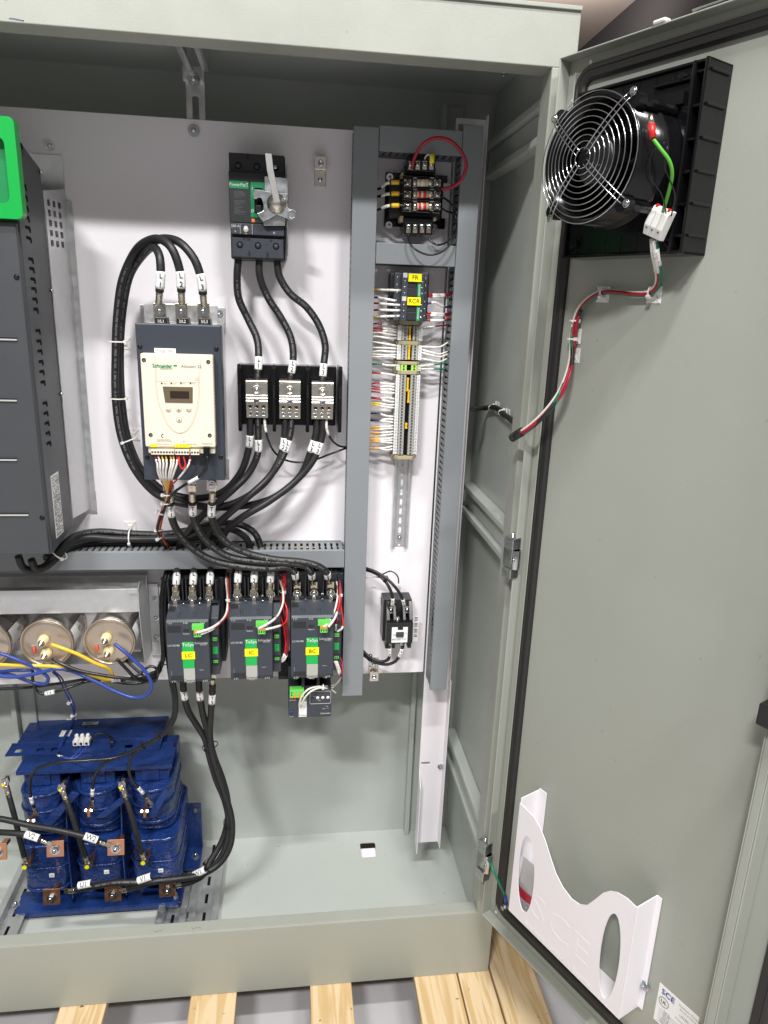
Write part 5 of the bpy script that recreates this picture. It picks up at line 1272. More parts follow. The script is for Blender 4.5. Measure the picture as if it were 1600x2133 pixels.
# black diagonal links with lugs and yellow marked bolts
for (a0, b0, a1, b1) in ((18, 1655, 50, 1783), (138, 1665, 178, 1783), (262, 1660, 295, 1775)):
    pts = [W(a0, b0, 1.375), W((a0*.65+a1*.35)+1, (b0*.65+b1*.35), 1.362), W(a0*.3+a1*.7, b0*.3+b1*.7, 1.360), W(a1, b1, 1.368)]
    pa = smooth_path(pts, 6); mb = MB('cable'); mb.tube(pa, .0060, n=10); ln = mb.build('link_cable', rc)
    lug(ln, pa[0], pa[0]-pa[3], .0072, length=.036, m='tin'); lug(ln, pa[-1], pa[-1]-pa[-4], .0072, length=.034, m='tin')
    p = pa[0]+(pa[0]-pa[3]).normalized()*.028; mb = MB('zinc'); bolt(mb, p-Y*.002, .0056, Vector((.5, -1, .2)), h=.005); mb.cyl(p-Y*.010, p-Y*.0105, .0035, m='yellow_label'); mb.build('link_bolt', rc)
    p = pa[-1]+(pa[-1]-pa[-4]).normalized()*.026; mb = MB('zinc'); bolt(mb, p-Y*.002, .0056, -Y, h=.004); mb.cyl(p-Y*.010, p-Y*.0105, .0050, m='yellow_label'); mb.build('link_bolt', rc)
    mb = MB('copper'); mb.box(p.x+.003, p.x+.010, p.y-.001, p.y+.03, p.z-.004, p.z+.008); mb.build('coil_lead', rc)
    mb = MB('copper'); mb.box(pa[0].x-.012, pa[0].x-.005, p.y+.004, p.y+.03, pa[0].z+.014, pa[0].z+.028); mb.build('coil_lead', rc)
for (px, py) in ((66, 1710), (186, 1688), (302, 1690)):
    p = W(px, py, 1.385); mb = MB('copper'); mb.box(p.x-.003, p.x+.003, 1.378, 1.41, p.z-.012, p.z+.008); o = mb.build('coil_lead', rc, bevel=.0005)
    mb = MB('zinc'); mb.cyl(p+X*-.014, p+X*.008, .0022); mb.hexa(p+X*.003, X, .0055, .005); mb.hexa(p-X*.004, -X, .0055, .004); mb.build('bolt', o)
# white connector on the top plate
def choc(parent_label):
    p = WZ(172, 1548, ZP); t = thing('terminal_connector', p, parent_label, 'connector')
    for k in range(3):
        x = p.x+(k-1)*.0125
        mb = MB('white_nylon'); mb.box(x-.0058, x+.0058, p.y-.012, p.y+.010, ZP+.0008, ZP+.013); mb.lathe(Vector((x, p.y+.003, ZP+.013)), Z, [(0, .0045), (.009, .0042), (.0091, .0030), (.006, .0028)], n=12)
        bdy = mb.build('pole', t, bevel=.001)
        mb = MB('ink'); mb.prism(circ(x, ZP+.0065, .0032, 1, 12), p.y-.0126, p.y-.0121, lambda a, b, c: Vector((a, c, b))); mb.build('wire_hole', bdy)
    return p
cp = choc('white three pole screw connector on the blue reactor top plate')

# ------------------------------------------------------------------ tie mounts
def tie_mount(p, n, u, label, group, s=.0095, parent=None):
    n = Vector(n).normalized(); u = Vector(u).normalized(); w = u.cross(n); p = Vector(p)
    f = lambda a, b, c: p+w*a+u*b+n*c
    t = thing('cable_tie_mount', p, label, 'tie mount', group)
    mb = MB('white_nylon'); mb.box(-s, s, -s, s, 0, .0012, f); mb.box(-.0035, .0035, -.0035, .0035, .0012, .0045, f)
    mb.prism([(-s, -s), (-s+.0015, -s), (s, s-.0015), (s, s), (s-.0015, s), (-s, -s+.0015)], .0012, .0022, f); mb.prism([(-s, s), (-s, s-.0015), (s-.0015, -s), (s, -s), (s, -s+.0015), (-s+.0015, s)], .0012, .0021, f)
    mb.build('base', t, bevel=.0004); return t
G_M = 'white adhesive cable tie mounts'
s, z = DS(1258, 613, 0); 
for px, py, lab in ((1257, 613, 'white square cable tie mount on the door, left of the two under the fan'), (1364, 614, 'white square cable tie mount on the door, right of the two under the fan'), (1199, 700, 'white cable tie mount on the door beside the gasket, upper of two'), (1197, 740, 'white cable tie mount on the door beside the gasket, lower of two')):
    tie_mount(DP(px, py, 0), DM, Z, lab, G_M, .0115)
for px, py, lab in ((1036, 850, 'white cable tie mount inside on the grey side wall, left of two'), (1058, 865, 'white cable tie mount inside on the grey side wall, right of two')):
    # on the side wall plane x = XR
    r = ray(px, py); k = (XR-.0028)/r[0]; tie_mount(Vector((XR-.0028, r[1]*k, r[2]*k+EYE)), -X, Z, lab, G_M, .0125)
for px, py, lab in ((261, 715, 'white cable tie mount on the panel right of the upper cable loop'), (279, 905, 'white cable tie mount on the panel left of the cream soft starter'), (272, 1097, 'white cable tie mount on the panel above the long duct')):
    tie_mount(W(px, py, 1.4598), -Y, Z, lab, G_M, .0115)
for px, py, lab in ((152, 1494, 'white cable tie mount at the back of the blue reactor top plate'), (137, 1528, 'white cable tie mount left of the white connector on the blue plate')):
    tie_mount(WZ(px, py, ZP+.0003), Z, Y, lab, G_M, .012)

def tie(arcs_pts, r, p, t, m='white_nylon', label=None, head=True, name='cable_tie', w=.0022):
    # a flat band round a bundle centred at p with direction t
    t = Vector(t).normalized(); a = t.orthogonal().normalized(); v = (EYEP-p).normalized(); a = (v-t*v.dot(t)).normalized(); b = t.cross(a)
    rs = []
    rx_, ry_ = r if isinstance(r, tuple) else (r, r)
    n = 24
    for k in range(n):
        c, s_ = math.cos(2*math.pi*k/n), math.sin(2*math.pi*k/n)
        q = p+a*(ry_*c)+b*(rx_*s_); nn = (a*c+b*s_)
        rs.append([q-t*w/2, q+t*w/2, q+t*w/2+nn*.001, q-t*w/2+nn*.001])
    mb = MB(m); mb.rings(rs, closed=True, smooth=False)
    if head:
        h = p+a*(ry_*.72)+b*(rx_*.72); mb.box(-.0026, .0026, -.0024, .0024, -.0005, .0034, lambda x, y, z: h+t*x+(b-a).normalized()*y+(a+b).normalized()*z)
    o = mb.build('cable_tie'); tag(o, label, 'cable tie', 'cable ties round the wire bundles'); return o

# ------------------------------------------------------------------ big power cables
RC = .0070
def lettered(o, arc, s, d0, r=RC, size=.0050, flip=False, m='print_grey'):
    mb = MB(m); print_along(mb, arc, r, s, d0, size, m=m, flip=flip); mb.build('printing', o, fix=False)
PR = '2 AWG 600V  E-33271  ROYAL EXCELENE WELDING CABLE  MADE IN USA  '
def power(name, pts, label, group, s0=None, d=(.004, .030), lug0=None, s1=None, d1=(.004, .030), lug1=None, pr=None, r=RC, seg=12):
    pts = [(a+(random.uniform(-1.6, 1.6) if 1 < i_ < len(pts)-2 else 0), b+(random.uniform(-1.2, 1.2) if 1 < i_ < len(pts)-2 else 0), c) for i_, (a, b, c) in enumerate(pts)]
    pa = pxpath(pts, 7); arc = Arc(pa); mb = MB('cable'); mb.tube(pa, r, n=seg); o = mb.build(name); tag(o, label, 'power cable', group)
    if s0: sleeve(o, arc, r, d[0], d[1], s0)
    if s1: sleeve(o, arc, r, arc.len-d1[1], arc.len-d1[0], s1[::-1] if False else s1)
    if lug0: lug(o, pa[0], pa[0]-pa[2], r, length=lug0)
    if lug1: lug(o, pa[-1], pa[-1]-pa[-3], r, length=lug1)
    if pr: lettered(o, arc, PR*2, pr[0], r, flip=pr[1])
    return o, arc
# loops from the soft starter's line lugs round to the distribution block
G1 = 'black power cables looping left of the soft starter'
power('power_cable', [(332.5, 608, 1.275), (335, 570, 1.27), (334, 535, 1.275), (322, 515, 1.30), (300, 527, 1.34), (272, 575, 1.385), (255, 650, 1.41), (252, 740, 1.42), (254, 840, 1.42), (268, 915, 1.42), (297, 980, 1.42), (345, 1022, 1.42), (410, 1038, 1.41), (465, 1025, 1.405), (500, 985, 1.405), (518, 940, 1.40), (521, 905, 1.395), (521, 868, 1.395)], 'black cable looping from the L1 lug of the soft starter to the left block', G1, '1L', (.006, .033), .038, '1L', (.036, .060), None, pr=(.10, False))
power('power_cable', [(378, 608, 1.275), (375, 565, 1.27), (360, 520, 1.27), (338, 500, 1.285), (310, 499, 1.31), (282, 522, 1.345), (255, 580, 1.375), (243, 650, 1.395), (240, 740, 1.40), (241, 840, 1.40), (254, 920, 1.40), (284, 985, 1.40), (330, 1030, 1.40), (400, 1052, 1.39), (480, 1050, 1.385), (545, 1010, 1.385), (580, 960, 1.39), (592, 920, 1.395), (594, 870, 1.395)], 'black cable looping from the L2 lug of the soft starter to the middle block', G1, '2L', (.006, .033), .038, '2L', (.040, .064), None, pr=(.22, False))
power('power_cable', [(423, 613, 1.275), (419, 580, 1.27), (404, 540, 1.27), (378, 507, 1.28), (348, 496, 1.30), (318, 504, 1.33), (285, 538, 1.37), (262, 600, 1.405), (247, 690, 1.415), (247, 790, 1.415), (255, 880, 1.415), (280, 955, 1.415), (330, 1015, 1.415), (400, 1050, 1.41), (490, 1055, 1.40), (570, 1035, 1.40), (625, 990, 1.40), (650, 935, 1.395), (658, 905, 1.395), (660, 872, 1.395)], 'black cable looping from the L3 lug of the soft starter to the right block', G1, '3L', (.006, .033), .038, '3L', (.044, .068), None)
# from the block down into the long duct
G2 = 'black power cables from the distribution block to the long duct'
power('power_cable', [(537, 868, 1.395), (538, 905, 1.395), (536, 945, 1.395), (518, 985, 1.39), (480, 1025, 1.375), (436, 1062, 1.375), (402, 1095, 1.40), (377, 1128, 1.415), (372, 1150, 1.43)], 'black cable from the left block, second L1 tail, entering the duct', G2, 'L1', (.045, .069), pr=(.08, True))
power('power_cable', [(608, 870, 1.395), (604, 905, 1.395), (590, 950, 1.39), (560, 995, 1.385), (515, 1038, 1.365), (470, 1075, 1.365), (440, 1105, 1.38), (428, 1130, 1.41), (424, 1150, 1.43)], 'black cable from the middle block, second L2 tail, entering the duct', G2, 'L2', (.045, .069), pr=(.10, True))
power('power_cable', [(673, 872, 1.395), (671, 908, 1.395), (655, 955, 1.39), (618, 1000, 1.385), (560, 1045, 1.37), (505, 1078, 1.36), (472, 1105, 1.375), (462, 1128, 1.41), (460, 1150, 1.43)], 'black cable from the right block, second L3 tail, entering the duct', G2, 'L3', (.048, .072))
# breaker to block
G3 = 'black power cables from the breaker to the distribution block'
power('power_cable', [(497, 536, 1.40), (494, 575, 1.40), (498, 620, 1.41), (517, 665, 1.42), (534, 705, 1.415), (539, 745, 1.405), (536, 795, 1.398)], 'black cable from the breaker to the left block, L1', G3, 'L1', (.190, .214), pr=(.04, False))
power('power_cable', [(540, 538, 1.40), (541, 575, 1.40), (557, 620, 1.405), (585, 660, 1.41), (605, 700, 1.41), (611, 740, 1.405), (604, 796, 1.398)], 'black cable from the breaker to the middle block, L2', G3, 'L2', (.199, .223), pr=(.06, False))
power('power_cable', [(577, 538, 1.40), (582, 575, 1.40), (605, 610, 1.40), (640, 640, 1.405), (667, 680, 1.41), (676, 720, 1.41), (675, 755, 1.405), (671, 799, 1.398)], 'black cable from the breaker to the right block, L3', G3, 'L3', (.222, .246), pr=(.05, False))
# T1..T3 from the soft starter over the duct to the BC contactor
G4 = 'black power cables over the duct to the BC contactor'
power('power_cable', [(356, 1046, 1.300), (358, 1078, 1.31), (372, 1112, 1.33), (400, 1142, 1.350), (440, 1165, 1.355), (500, 1180, 1.352), (560, 1184, 1.350), (600, 1183, 1.350), (613, 1192, 1.352), (616, 1204, 1.36)], 'black cable from the T1 lug of the soft starter to BC contactor', G4, 'T1', (.006, .030), .036, 'T1', (.001, .016), .026, pr=(.07, False))
power('power_cable', [(401, 1045, 1.298), (403, 1075, 1.31), (415, 1108, 1.325), (440, 1138, 1.343), (480, 1160, 1.350), (540, 1170, 1.350), (600, 1172, 1.345), (636, 1180, 1.345), (648, 1192, 1.350), (650, 1204, 1.36)], 'black cable from the T2 lug of the soft starter to BC contactor', G4, 'T2', (.006, .030), .036, 'T2', (.001, .016), .026, pr=(.05, False))
power('power_cable', [(442, 1045, 1.298), (441, 1075, 1.305), (450, 1105, 1.32), (474, 1132, 1.338), (515, 1152, 1.347), (570, 1164, 1.347), (630, 1170, 1.342), (665, 1180, 1.342), (680, 1192, 1.350), (683, 1203, 1.36)], 'black cable from the T3 lug of the soft starter to BC contactor', G4, 'T3', (.006, .030), .036, 'T3', (.001, .016), .026, pr=(.08, False))
# heavy pair from the drive along the top of the duct and dipping into it
G5 = 'black power cables leaving the drive above the long duct'
power('power_cable', [(65, 1165, 1.33), (75, 1184, 1.335), (95, 1178, 1.345), (122, 1145, 1.36), (155, 1118, 1.395), (200, 1108, 1.425), (270, 1111, 1.435), (340, 1112, 1.435), (400, 1103, 1.43), (450, 1090, 1.42), (500, 1092, 1.42), (530, 1110, 1.42), (546, 1145, 1.43)], 'black cable from under the drive running on top of the long duct, upper of three', G5, pr=(.14, False))
power('power_cable', [(38, 1158, 1.33), (50, 1183, 1.335), (80, 1188, 1.34), (110, 1168, 1.35), (140, 1136, 1.38), (180, 1120, 1.41), (240, 1122, 1.42), (320, 1124, 1.42), (380, 1118, 1.415), (430, 1104, 1.405), (480, 1102, 1.405), (512, 1120, 1.41), (523, 1148, 1.43)], 'black cable from under the drive, middle of three above the long duct', G5)
power('power_cable', [(92, 1160, 1.35), (112, 1160, 1.36), (135, 1148, 1.39), (180, 1132, 1.435), (240, 1133, 1.44), (320, 1133, 1.44), (370, 1128, 1.44), (410, 1120, 1.435), (450, 1122, 1.43), (475, 1150, 1.43)], 'black cable from under the drive, lowest of three above the long duct', G5)
# lugs and marked tails entering LC and IC from the duct
G6 = 'short black cable tails into the LC and IC contactors'
for tx, px, py, c in (('L1', 367, 1210, 'LC contactor, left pole L1'), ('L2', 402, 1210, 'LC contactor, middle pole L2'), ('L3', 437, 1209, 'LC contactor, right pole L3'), ('T1', 495, 1206, 'IC contactor, left pole T1'), ('T2', 529, 1206, 'IC contactor, middle pole T2'), ('T3', 563, 1206, 'IC contactor, right pole T3')):
    power('power_cable', [(px, py+8, 1.362), (px+1, py-8, 1.366), (px+2, py-22, 1.395), (px+3, py-34, 1.43)], 'short black cable tail dropping from the duct into the '+c, G6, tx[::-1], (.001, .022), .024)
# three cables from LC down to the reactor
G7 = 'black power cables from the LC contactor down to the blue reactor'
power('power_cable', [(381, 1412, 1.38), (383, 1440, 1.38), (392, 1478, 1.39), (412, 1512, 1.40), (428, 1540, 1.40), (436, 1580, 1.395), (450, 1625, 1.39), (468, 1670, 1.375), (478, 1715, 1.36), (472, 1760, 1.345), (448, 1800, 1.33), (410, 1824, 1.315), (350, 1832, 1.305), (290, 1837, 1.30), (240, 1838, 1.302), (195, 1846, 1.308), (158, 1853, 1.315)], 'black cable from T1 under LC sweeping down to the U1 copper tab', G7, 'T1', (.030, .052), lug1=.028, pr=(.50, False))
power('power_cable', [(414, 1412, 1.38), (416, 1445, 1.38), (424, 1485, 1.385), (434, 1530, 1.39), (442, 1575, 1.38), (458, 1622, 1.375), (474, 1670, 1.365), (483, 1715, 1.355), (478, 1765, 1.338), (456, 1800, 1.325), (415, 1822, 1.312), (368, 1830, 1.30), (320, 1835, 1.295), (290, 1844, 1.30), (268, 1851, 1.31)], 'black cable from T2 under LC sweeping down to the V1 copper tab', G7, 'T2', (.030, .052), lug1=.026)
power('power_cable', [(443, 1425, 1.38), (442, 1455, 1.38), (438, 1495, 1.385), (438, 1535, 1.385), (446, 1575, 1.39), (462, 1622, 1.385), (474, 1665, 1.38), (473, 1710, 1.37), (462, 1755, 1.355), (438, 1795, 1.335), (422, 1822, 1.32), (400, 1836, 1.318), (380, 1842, 1.32)], 'black cable from T3 under LC sweeping down to the W1 copper tab', G7, 'T3', (.024, .046), lug0=.022, lug1=.024)
# V2, W2 cables coming in from the left
G8 = 'black power cables entering from the left picture edge to the reactor'
power('power_cable', [(-620, 1640, 1.42), (-300, 1668, 1.37), (-60, 1700, 1.35), (0, 1706, 1.345), (60, 1718, 1.335), (130, 1732, 1.325), (185, 1745, 1.32), (207, 1753, 1.32)], 'black cable marked W2 entering from the left edge to the right upper copper tab', G8, lug1=.026, r=.0062)
power('power_cable', [(-620, 1700, 1.42), (-300, 1712, 1.37), (-60, 1728, 1.345), (-10, 1732, 1.34), (30, 1735, 1.33), (62, 1740, 1.325), (86, 1750, 1.322)], 'black cable marked V2 entering from the left edge to the left upper copper tab', G8, lug1=.024, r=.0062)
def tag_on(px, py, D, tx, vec, parent_label):
    pass
for tx, p0, p1 in (('V2', (52, 1737, 1.3215), (80, 1746, 1.3165)), ('W2', (176, 1741, 1.3125), (203, 1750, 1.3125)), ('U1', (162, 1845, 1.303), (188, 1840, 1.299)), ('V1', (286, 1835, 1.292), (313, 1826, 1.288)), ('W1', (402, 1824, 1.311), (426, 1812, 1.306))):
    a, b = W(*p0), W(*p1); mb = MB('label_white'); d = (b-a).normalized(); v = (EYEP-a).normalized(); nrm = (v-d*v.dot(d)).normalized(); up = nrm.cross(d)
    rs = []
    for q in (a, b): rs.append([q-nrm*.0055+nrm*.0078*math.cos(th)+up*.0078*math.sin(th) for th in [math.radians(-75+15*k) for k in range(11)]]+[q-nrm*.0055+nrm*.0070*math.cos(th)+up*.0070*math.sin(th) for th in [math.radians(75-15*k) for k in range(11)]])
    mb.rings(rs, smooth=False); o = mb.build('marker_sleeve'); tag(o, 'white %s marker sleeve on the cable beside a copper tab of the blue reactor' % tx, 'marker', 'white marker sleeves by the copper tabs')
    mb = MB('ink'); mb.text(tx, (a+b)/2+nrm*.0024, d, up, .0135, 'ink', nd=nrm); oo = mb.build('lettering', None, fix=False); oo.parent = o; oo.location = oo.location-o.location
# cable ties on the bundles
tie(None, (.0165, .017), W(245, 711, 1.41), (0, 0, 1), label='clear cable tie round the cable loop left of the soft starter, uppermost')
tie(None, (.0165, .018), W(248, 829, 1.41), (0, 0, 1), label='clear cable tie round the cable loop left of the cream cover, middle one')
tie(None, (.0175, .018), W(268, 916, 1.41), (.4, 0, -1), label='clear cable tie round the cable loop where it curves, lowest')
tie(None, (.017, .018), W(272, 1120, 1.432), (1, 0, 0), label='clear cable tie round the heavy cables above the long duct')
tie(None, (.018, .018), W(122, 1150, 1.358), (.7, 0, .7), label='clear cable tie round the heavy cables under the drive')
tie(None, (.0165, .012), W(556, 1172, 1.349), (1, 0, -.05), 'black', 'black cable tie round the three cables crossing the duct')
tie(None, (.0165, .014), W(438, 1553, 1.393), (.2, 0, -1), 'black', 'black cable tie round the falling cables, upper of three')
tie(None, (.0115, .020), W(477, 1714, 1.365), (0, 0, -1), 'black', 'black cable tie round the falling cables at their widest bend')
tie(None, (.0135, .018), W(437, 1802, 1.328), (-.7, 0, -.7), 'black', 'black cable tie round the falling cables before they turn to the reactor')
# ------------------------------------------------------------------ thin wires
def wire(pts, r, m, label, group=None, cat='wire', sl=None, n=6, name='control_wire', world=False, lead=None):
    pa = smooth_path(pts, n) if world else pxpath(pts, n); arc = Arc(pa); mb = MB(m); mb.tube(pa, r, n=8); o = mb.build(name); tag(o, label, cat, group)
    if sl:
        for (a, b) in sl:
            mb = MB('sleeve_white'); mb.tube(arc.sub(a*arc.len, b*arc.len, 6), r*1.25, n=10); s = mb.build('wire_sleeve', o)
            mb = MB('ink'); L = (b-a)*arc.len
            if L > .012: print_along(mb, arc, r*1.28, random.choice(['11 6', '4 12', '1120', '203', '7 5', '14 A']), a*arc.len+L*.35, r*1.9, 'ink_grey'); mb.build('lettering', s, fix=False)
    return o, arc
NM = {'w_yellow': 'yellow', 'w_navy': 'navy blue', 'w_blue': 'blue', 'red': 'red', 'w_white': 'white', 'w_green': 'green', 'w_orange': 'orange', 'w_lgreen': 'light green', 'cable_gloss': 'black', 'red_bright': 'bright red'}
# left side of the strip: (y at strip, colour, y at duct, sleeve start fraction)
left = [(605, 'w_yellow', 605, .35, 'upper relay'), (627, 'w_navy', 621, .38, 'lower relay'), (636, 'red', 633, .36, 'lower relay'), (647, 'red', 647, .45, 'lower relay'), (658, 'w_yellow', 662, .35, 'lower relay')]
term = lambda k: blocks[k]
TL = []
rg = random.Random(11)
for k, (py, c, pyd, sf, wh) in enumerate(left):
    x1 = 838 if k != 1 else 826
    wire([(771, pyd, 1.43), (785, pyd-1.5, 1.415), (805, (py+pyd)/2-1, 1.398), (x1, py, 1.393)], .0019, c, NM[c]+' wire with white sleeve, left side of the %s, %s from top' % (wh, ORD[k]), 'control wires left of the terminal strip', sl=[(.36, .97)])
lt = {0: ('red', 676), 1: ('red', 684), 2: ('red', 687), 3: ('w_white', 694), 4: ('w_white', 702), 5: ('w_white', 712), 6: ('w_white', 724), 7: ('w_white', 735), 8: ('w_white', 738), 9: ('w_white', 742), 10: ('w_green', 761), 12: ('red', 777)}
low = {3: ('red', 801), 4: ('red', 803), 5: ('red', 808), 6: ('red', 816), 8: ('red', 826), 9: ('red', 828), 10: ('w_yellow', 841), 11: ('w_yellow', 843), 14: ('w_navy', 862), 15: ('w_navy', 874), 16: ('w_navy', 877), 17: ('w_orange', 891), 18: ('w_orange', 893), 19: ('w_orange', 901), 20: ('w_orange', 912), 21: ('w_orange', 914), 22: ('w_orange', 917), 23: ('w_orange', 922), 24: ('w_orange', 933), 25: ('w_orange', 935)}
for k, v in low.items(): lt[12+k] = v
for n_, (k, (c, pyd)) in enumerate(sorted(lt.items())):
    t, s, py = blocks[k]; p = t.location; end = Vector((p.x-.024, p.y+.013, p.z)); st = W(768+rg.uniform(-1, 1), pyd+rg.uniform(-1, 1), 1.43)
    mid1 = st.lerp(end, .33)+Vector((0, -.006, rg.uniform(-.002, .004))); mid2 = st.lerp(end, .7)+Vector((0, -.006, rg.uniform(-.001, .002)))
    wh = ('upper run' if k < 5 else 'middle run' if k < 10 else 'green earth pair' if k < 12 else 'long lower run'); base = 0 if k < 5 else 5 if k < 10 else 10 if k < 12 else 12
    a = rg.uniform(.42, .5)
    wire([st, mid1, mid2, end], .00165, c, '%s wire with white sleeve, left side, %s terminal of the %s' % (NM[c], ORD[k-base], wh), 'control wires left of the terminal strip', sl=[(a, .99)], world=True, n=5)
# right side
right = [(613, 'red', 611, 893), (617, 'red', 613, 893), (633, 'w_navy', 640, 890), (652, 'red', 652, 890), (656, 'red', 655, 888), (667, 'red', 664, 888)]
for k, (py, c, pyd, x0) in enumerate(right):
    wire([(x0, py, 1.40), (905, py+(1 if k != 2 else -3), 1.402), (922, (py+pyd)/2+2, 1.412), (941, pyd, 1.43)], .0019, c, NM[c]+' wire with white sleeve leaving the relays rightwards, %s from top' % ORD[k], 'control wires right of the terminal strip', sl=[(.12, .62)])
for n_, (k, c, pyd) in enumerate(((0, 'red', 677), (5, 'w_white', 713), (6, 'w_white', 732), (7, 'w_white', 738), (9, 'w_white', 747), (10, 'w_green', 756), (11, 'w_green', 768))):
    t, s, py = blocks[k]; p = t.location; st = Vector((p.x+.024, p.y+.013, p.z)); end = W(934-n_*.6, pyd, 1.43); sag = -.006 if k in (5, 6, 7, 9) else 0
    wire([st, st.lerp(end, .35)+Vector((0, -.004, sag*.6)), st.lerp(end, .7)+Vector((0, -.004, sag)), end], .0016, c, '%s wire leaving the right side of the terminal strip, %s from top' % (NM[c], ORD[n_]), 'control wires right of the terminal strip', sl=[(.0, .5)] if c != 'w_white' else [(.1, .55)], world=True, n=5)

# transformer leads
wire([(859, 350, 1.385), (862, 332, 1.375), (880, 302, 1.355), (905, 288, 1.345), (935, 292, 1.345), (960, 315, 1.345), (971, 342, 1.348), (964, 370, 1.355), (945, 388, 1.368), (920, 394, 1.382)], .0032, 'red', 'thick red wire looping over the duct at the fused transformer', cat='wire', name='jumper_wire')
wire([(898, 345, 1.385), (899, 330, 1.38), (893, 322, 1.385), (886, 328, 1.39), (884, 342, 1.388)], .0016, 'w_white', 'short white wire bridging two upper transformer terminals under a yellow tag', name='jumper_wire')
for k, (py, pd) in enumerate(((380, 393), (403, 409), (428, 436))):
    o, a = wire([(765, pd+5, 1.43), (790, pd, 1.41), (808, py+1, 1.39), (830, py, 1.386), (846, py+1, 1.387)], .0022, 'cable_gloss', 'black wire with white sleeve and yellow tag into the %s fuse' % ('top', 'middle', 'bottom')[k], 'wires into the transformer fuses', sl=[(.42, .66)])
    mb = MB('yellow'); mb.tube(a.sub(a.len*.69, a.len*.85, 4), .0040, n=12); tg = mb.build('yellow_tag', o)
mb = MB('yellow_label'); p = W(900, 330, 1.383); mb.cyl(p+Z*.007, p-Z*.008, .0046, n=12); tag(mb.build('yellow_tag'), 'yellow wire tag at the upper right terminal of the fused transformer', 'wire tag')
wire([(851, 487, 1.39), (852, 502, 1.38), (866, 520, 1.37), (895, 531, 1.365), (925, 522, 1.37), (945, 497, 1.38), (952, 470, 1.395), (950, 440, 1.41), (935, 420, 1.405), (918, 408, 1.39)], .0018, 'cable_gloss', 'black glossy wire looping below the fused transformer, outer one', 'looped wires below the transformer', name='jumper_wire')
wire([(894, 487, 1.39), (896, 500, 1.385), (910, 510, 1.38), (930, 505, 1.385), (946, 485, 1.395), (952, 462, 1.41), (944, 445, 1.415), (930, 440, 1.405), (915, 430, 1.39)], .0018, 'cable_gloss', 'black glossy wire looping below the fused transformer, inner one', 'looped wires below the transformer', name='jumper_wire')

# soft starter control wires
ends = [(322, 'red'), (329, 'w_white'), (337, 'w_yellow'), (345, 'w_yellow'), (355, 'w_orange'), (361, 'w_orange'), (369, 'red_bright'), (396, 'red')]
for k, (px, c) in enumerate(ends):
    wire([(px, 949, 1.218), (px+2+(4-k)*.8, 962, 1.216), (px+(347-px)*.3, 985, 1.222), (349+(k-4)*1.2, 1018, 1.25), (349+(k-4)*.8, 1032, 1.275), (343+(k-4)*.9, 1055, 1.30), (334+(k-4)*1.2, 1085, 1.335), (331+(k-4)*1.2, 1105, 1.36), (338+(k-4)*.9, 1122, 1.385), (350+(k-4), 1140, 1.42)], .0014, c, '%s wire with white sleeve under the soft starter, %s from left' % (NM[c], ORD[k]), 'control wires hanging below the soft starter', sl=[(.02, .16)], n=5)
wire([(373, 949, 1.217), (374, 966, 1.212), (380, 977, 1.212), (386, 970, 1.213), (382, 950, 1.217)], .0014, 'red_bright', 'short red jumper looped between two soft starter terminals', name='jumper_wire')
o, a = wire([(431, 945, 1.212), (432, 960, 1.208), (428, 978, 1.212), (415, 993, 1.22), (385, 1010, 1.235), (360, 1028, 1.26), (348, 1048, 1.29), (334, 1080, 1.325), (328, 1102, 1.35), (336, 1125, 1.385), (347, 1145, 1.42)], .0026, 'cable_gloss', 'black data cable plugged into the soft starter, with a white band', name='data_cable', cat='cable')
mb = MB('label_white'); mb.tube(a.sub(.052, .076, 5), .0031, n=10); mb.build('marker_sleeve', o)
mb = MB('black_gloss'); p = W(431, 940, 1.212); mb.box(p.x-.0055, p.x+.0055, 1.208, 1.220, p.z-.010, p.z+.008)
for k in range(4): mb.cyl(p-Z*(.010+k*.003), p-Z*(.0115+k*.003), .0045-.0003*k, n=12)
mb.build('plug', o, bevel=.0008)
for px, py, D, t, lab in ((346, 1030, 1.268, (-.1, 0, -1), 'white cable tie at the gathering of the soft starter wires'), (345, 1048, 1.29, (-.1, 0, -1), 'white cable tie just under the gathering of the soft starter wires'), (334, 1068, 1.315, (-.5, 0, -1), 'white cable tie midway down the soft starter wires'), (331, 1103, 1.36, (0, 0, -1), 'clear cable tie lower on the soft starter wires'), (333, 1120, 1.38, (.4, 0, -1), 'white cable tie where the soft starter wires enter the duct')):
    tie(None, (.0072, .0072), W(px, py, D), t, label=lab)

# wires from the block
for k, pts in enumerate(([(551, 872, 1.393), (553, 892, 1.39), (560, 920, 1.39), (575, 945, 1.405), (600, 960, 1.415), (640, 962, 1.42), (690, 945, 1.42), (727, 931, 1.43)], [(680, 874, 1.393), (681, 895, 1.39), (690, 915, 1.40), (705, 928, 1.41), (727, 932, 1.43)])):
    wire(pts, .0021, 'cable_gloss', ('thin black wire from the left block sagging behind the cables to the duct', 'thin black wire from the right block curving to the tall duct')[k], 'thin black wires from the distribution block', sl=[(.0, .11 if k == 0 else .33)])

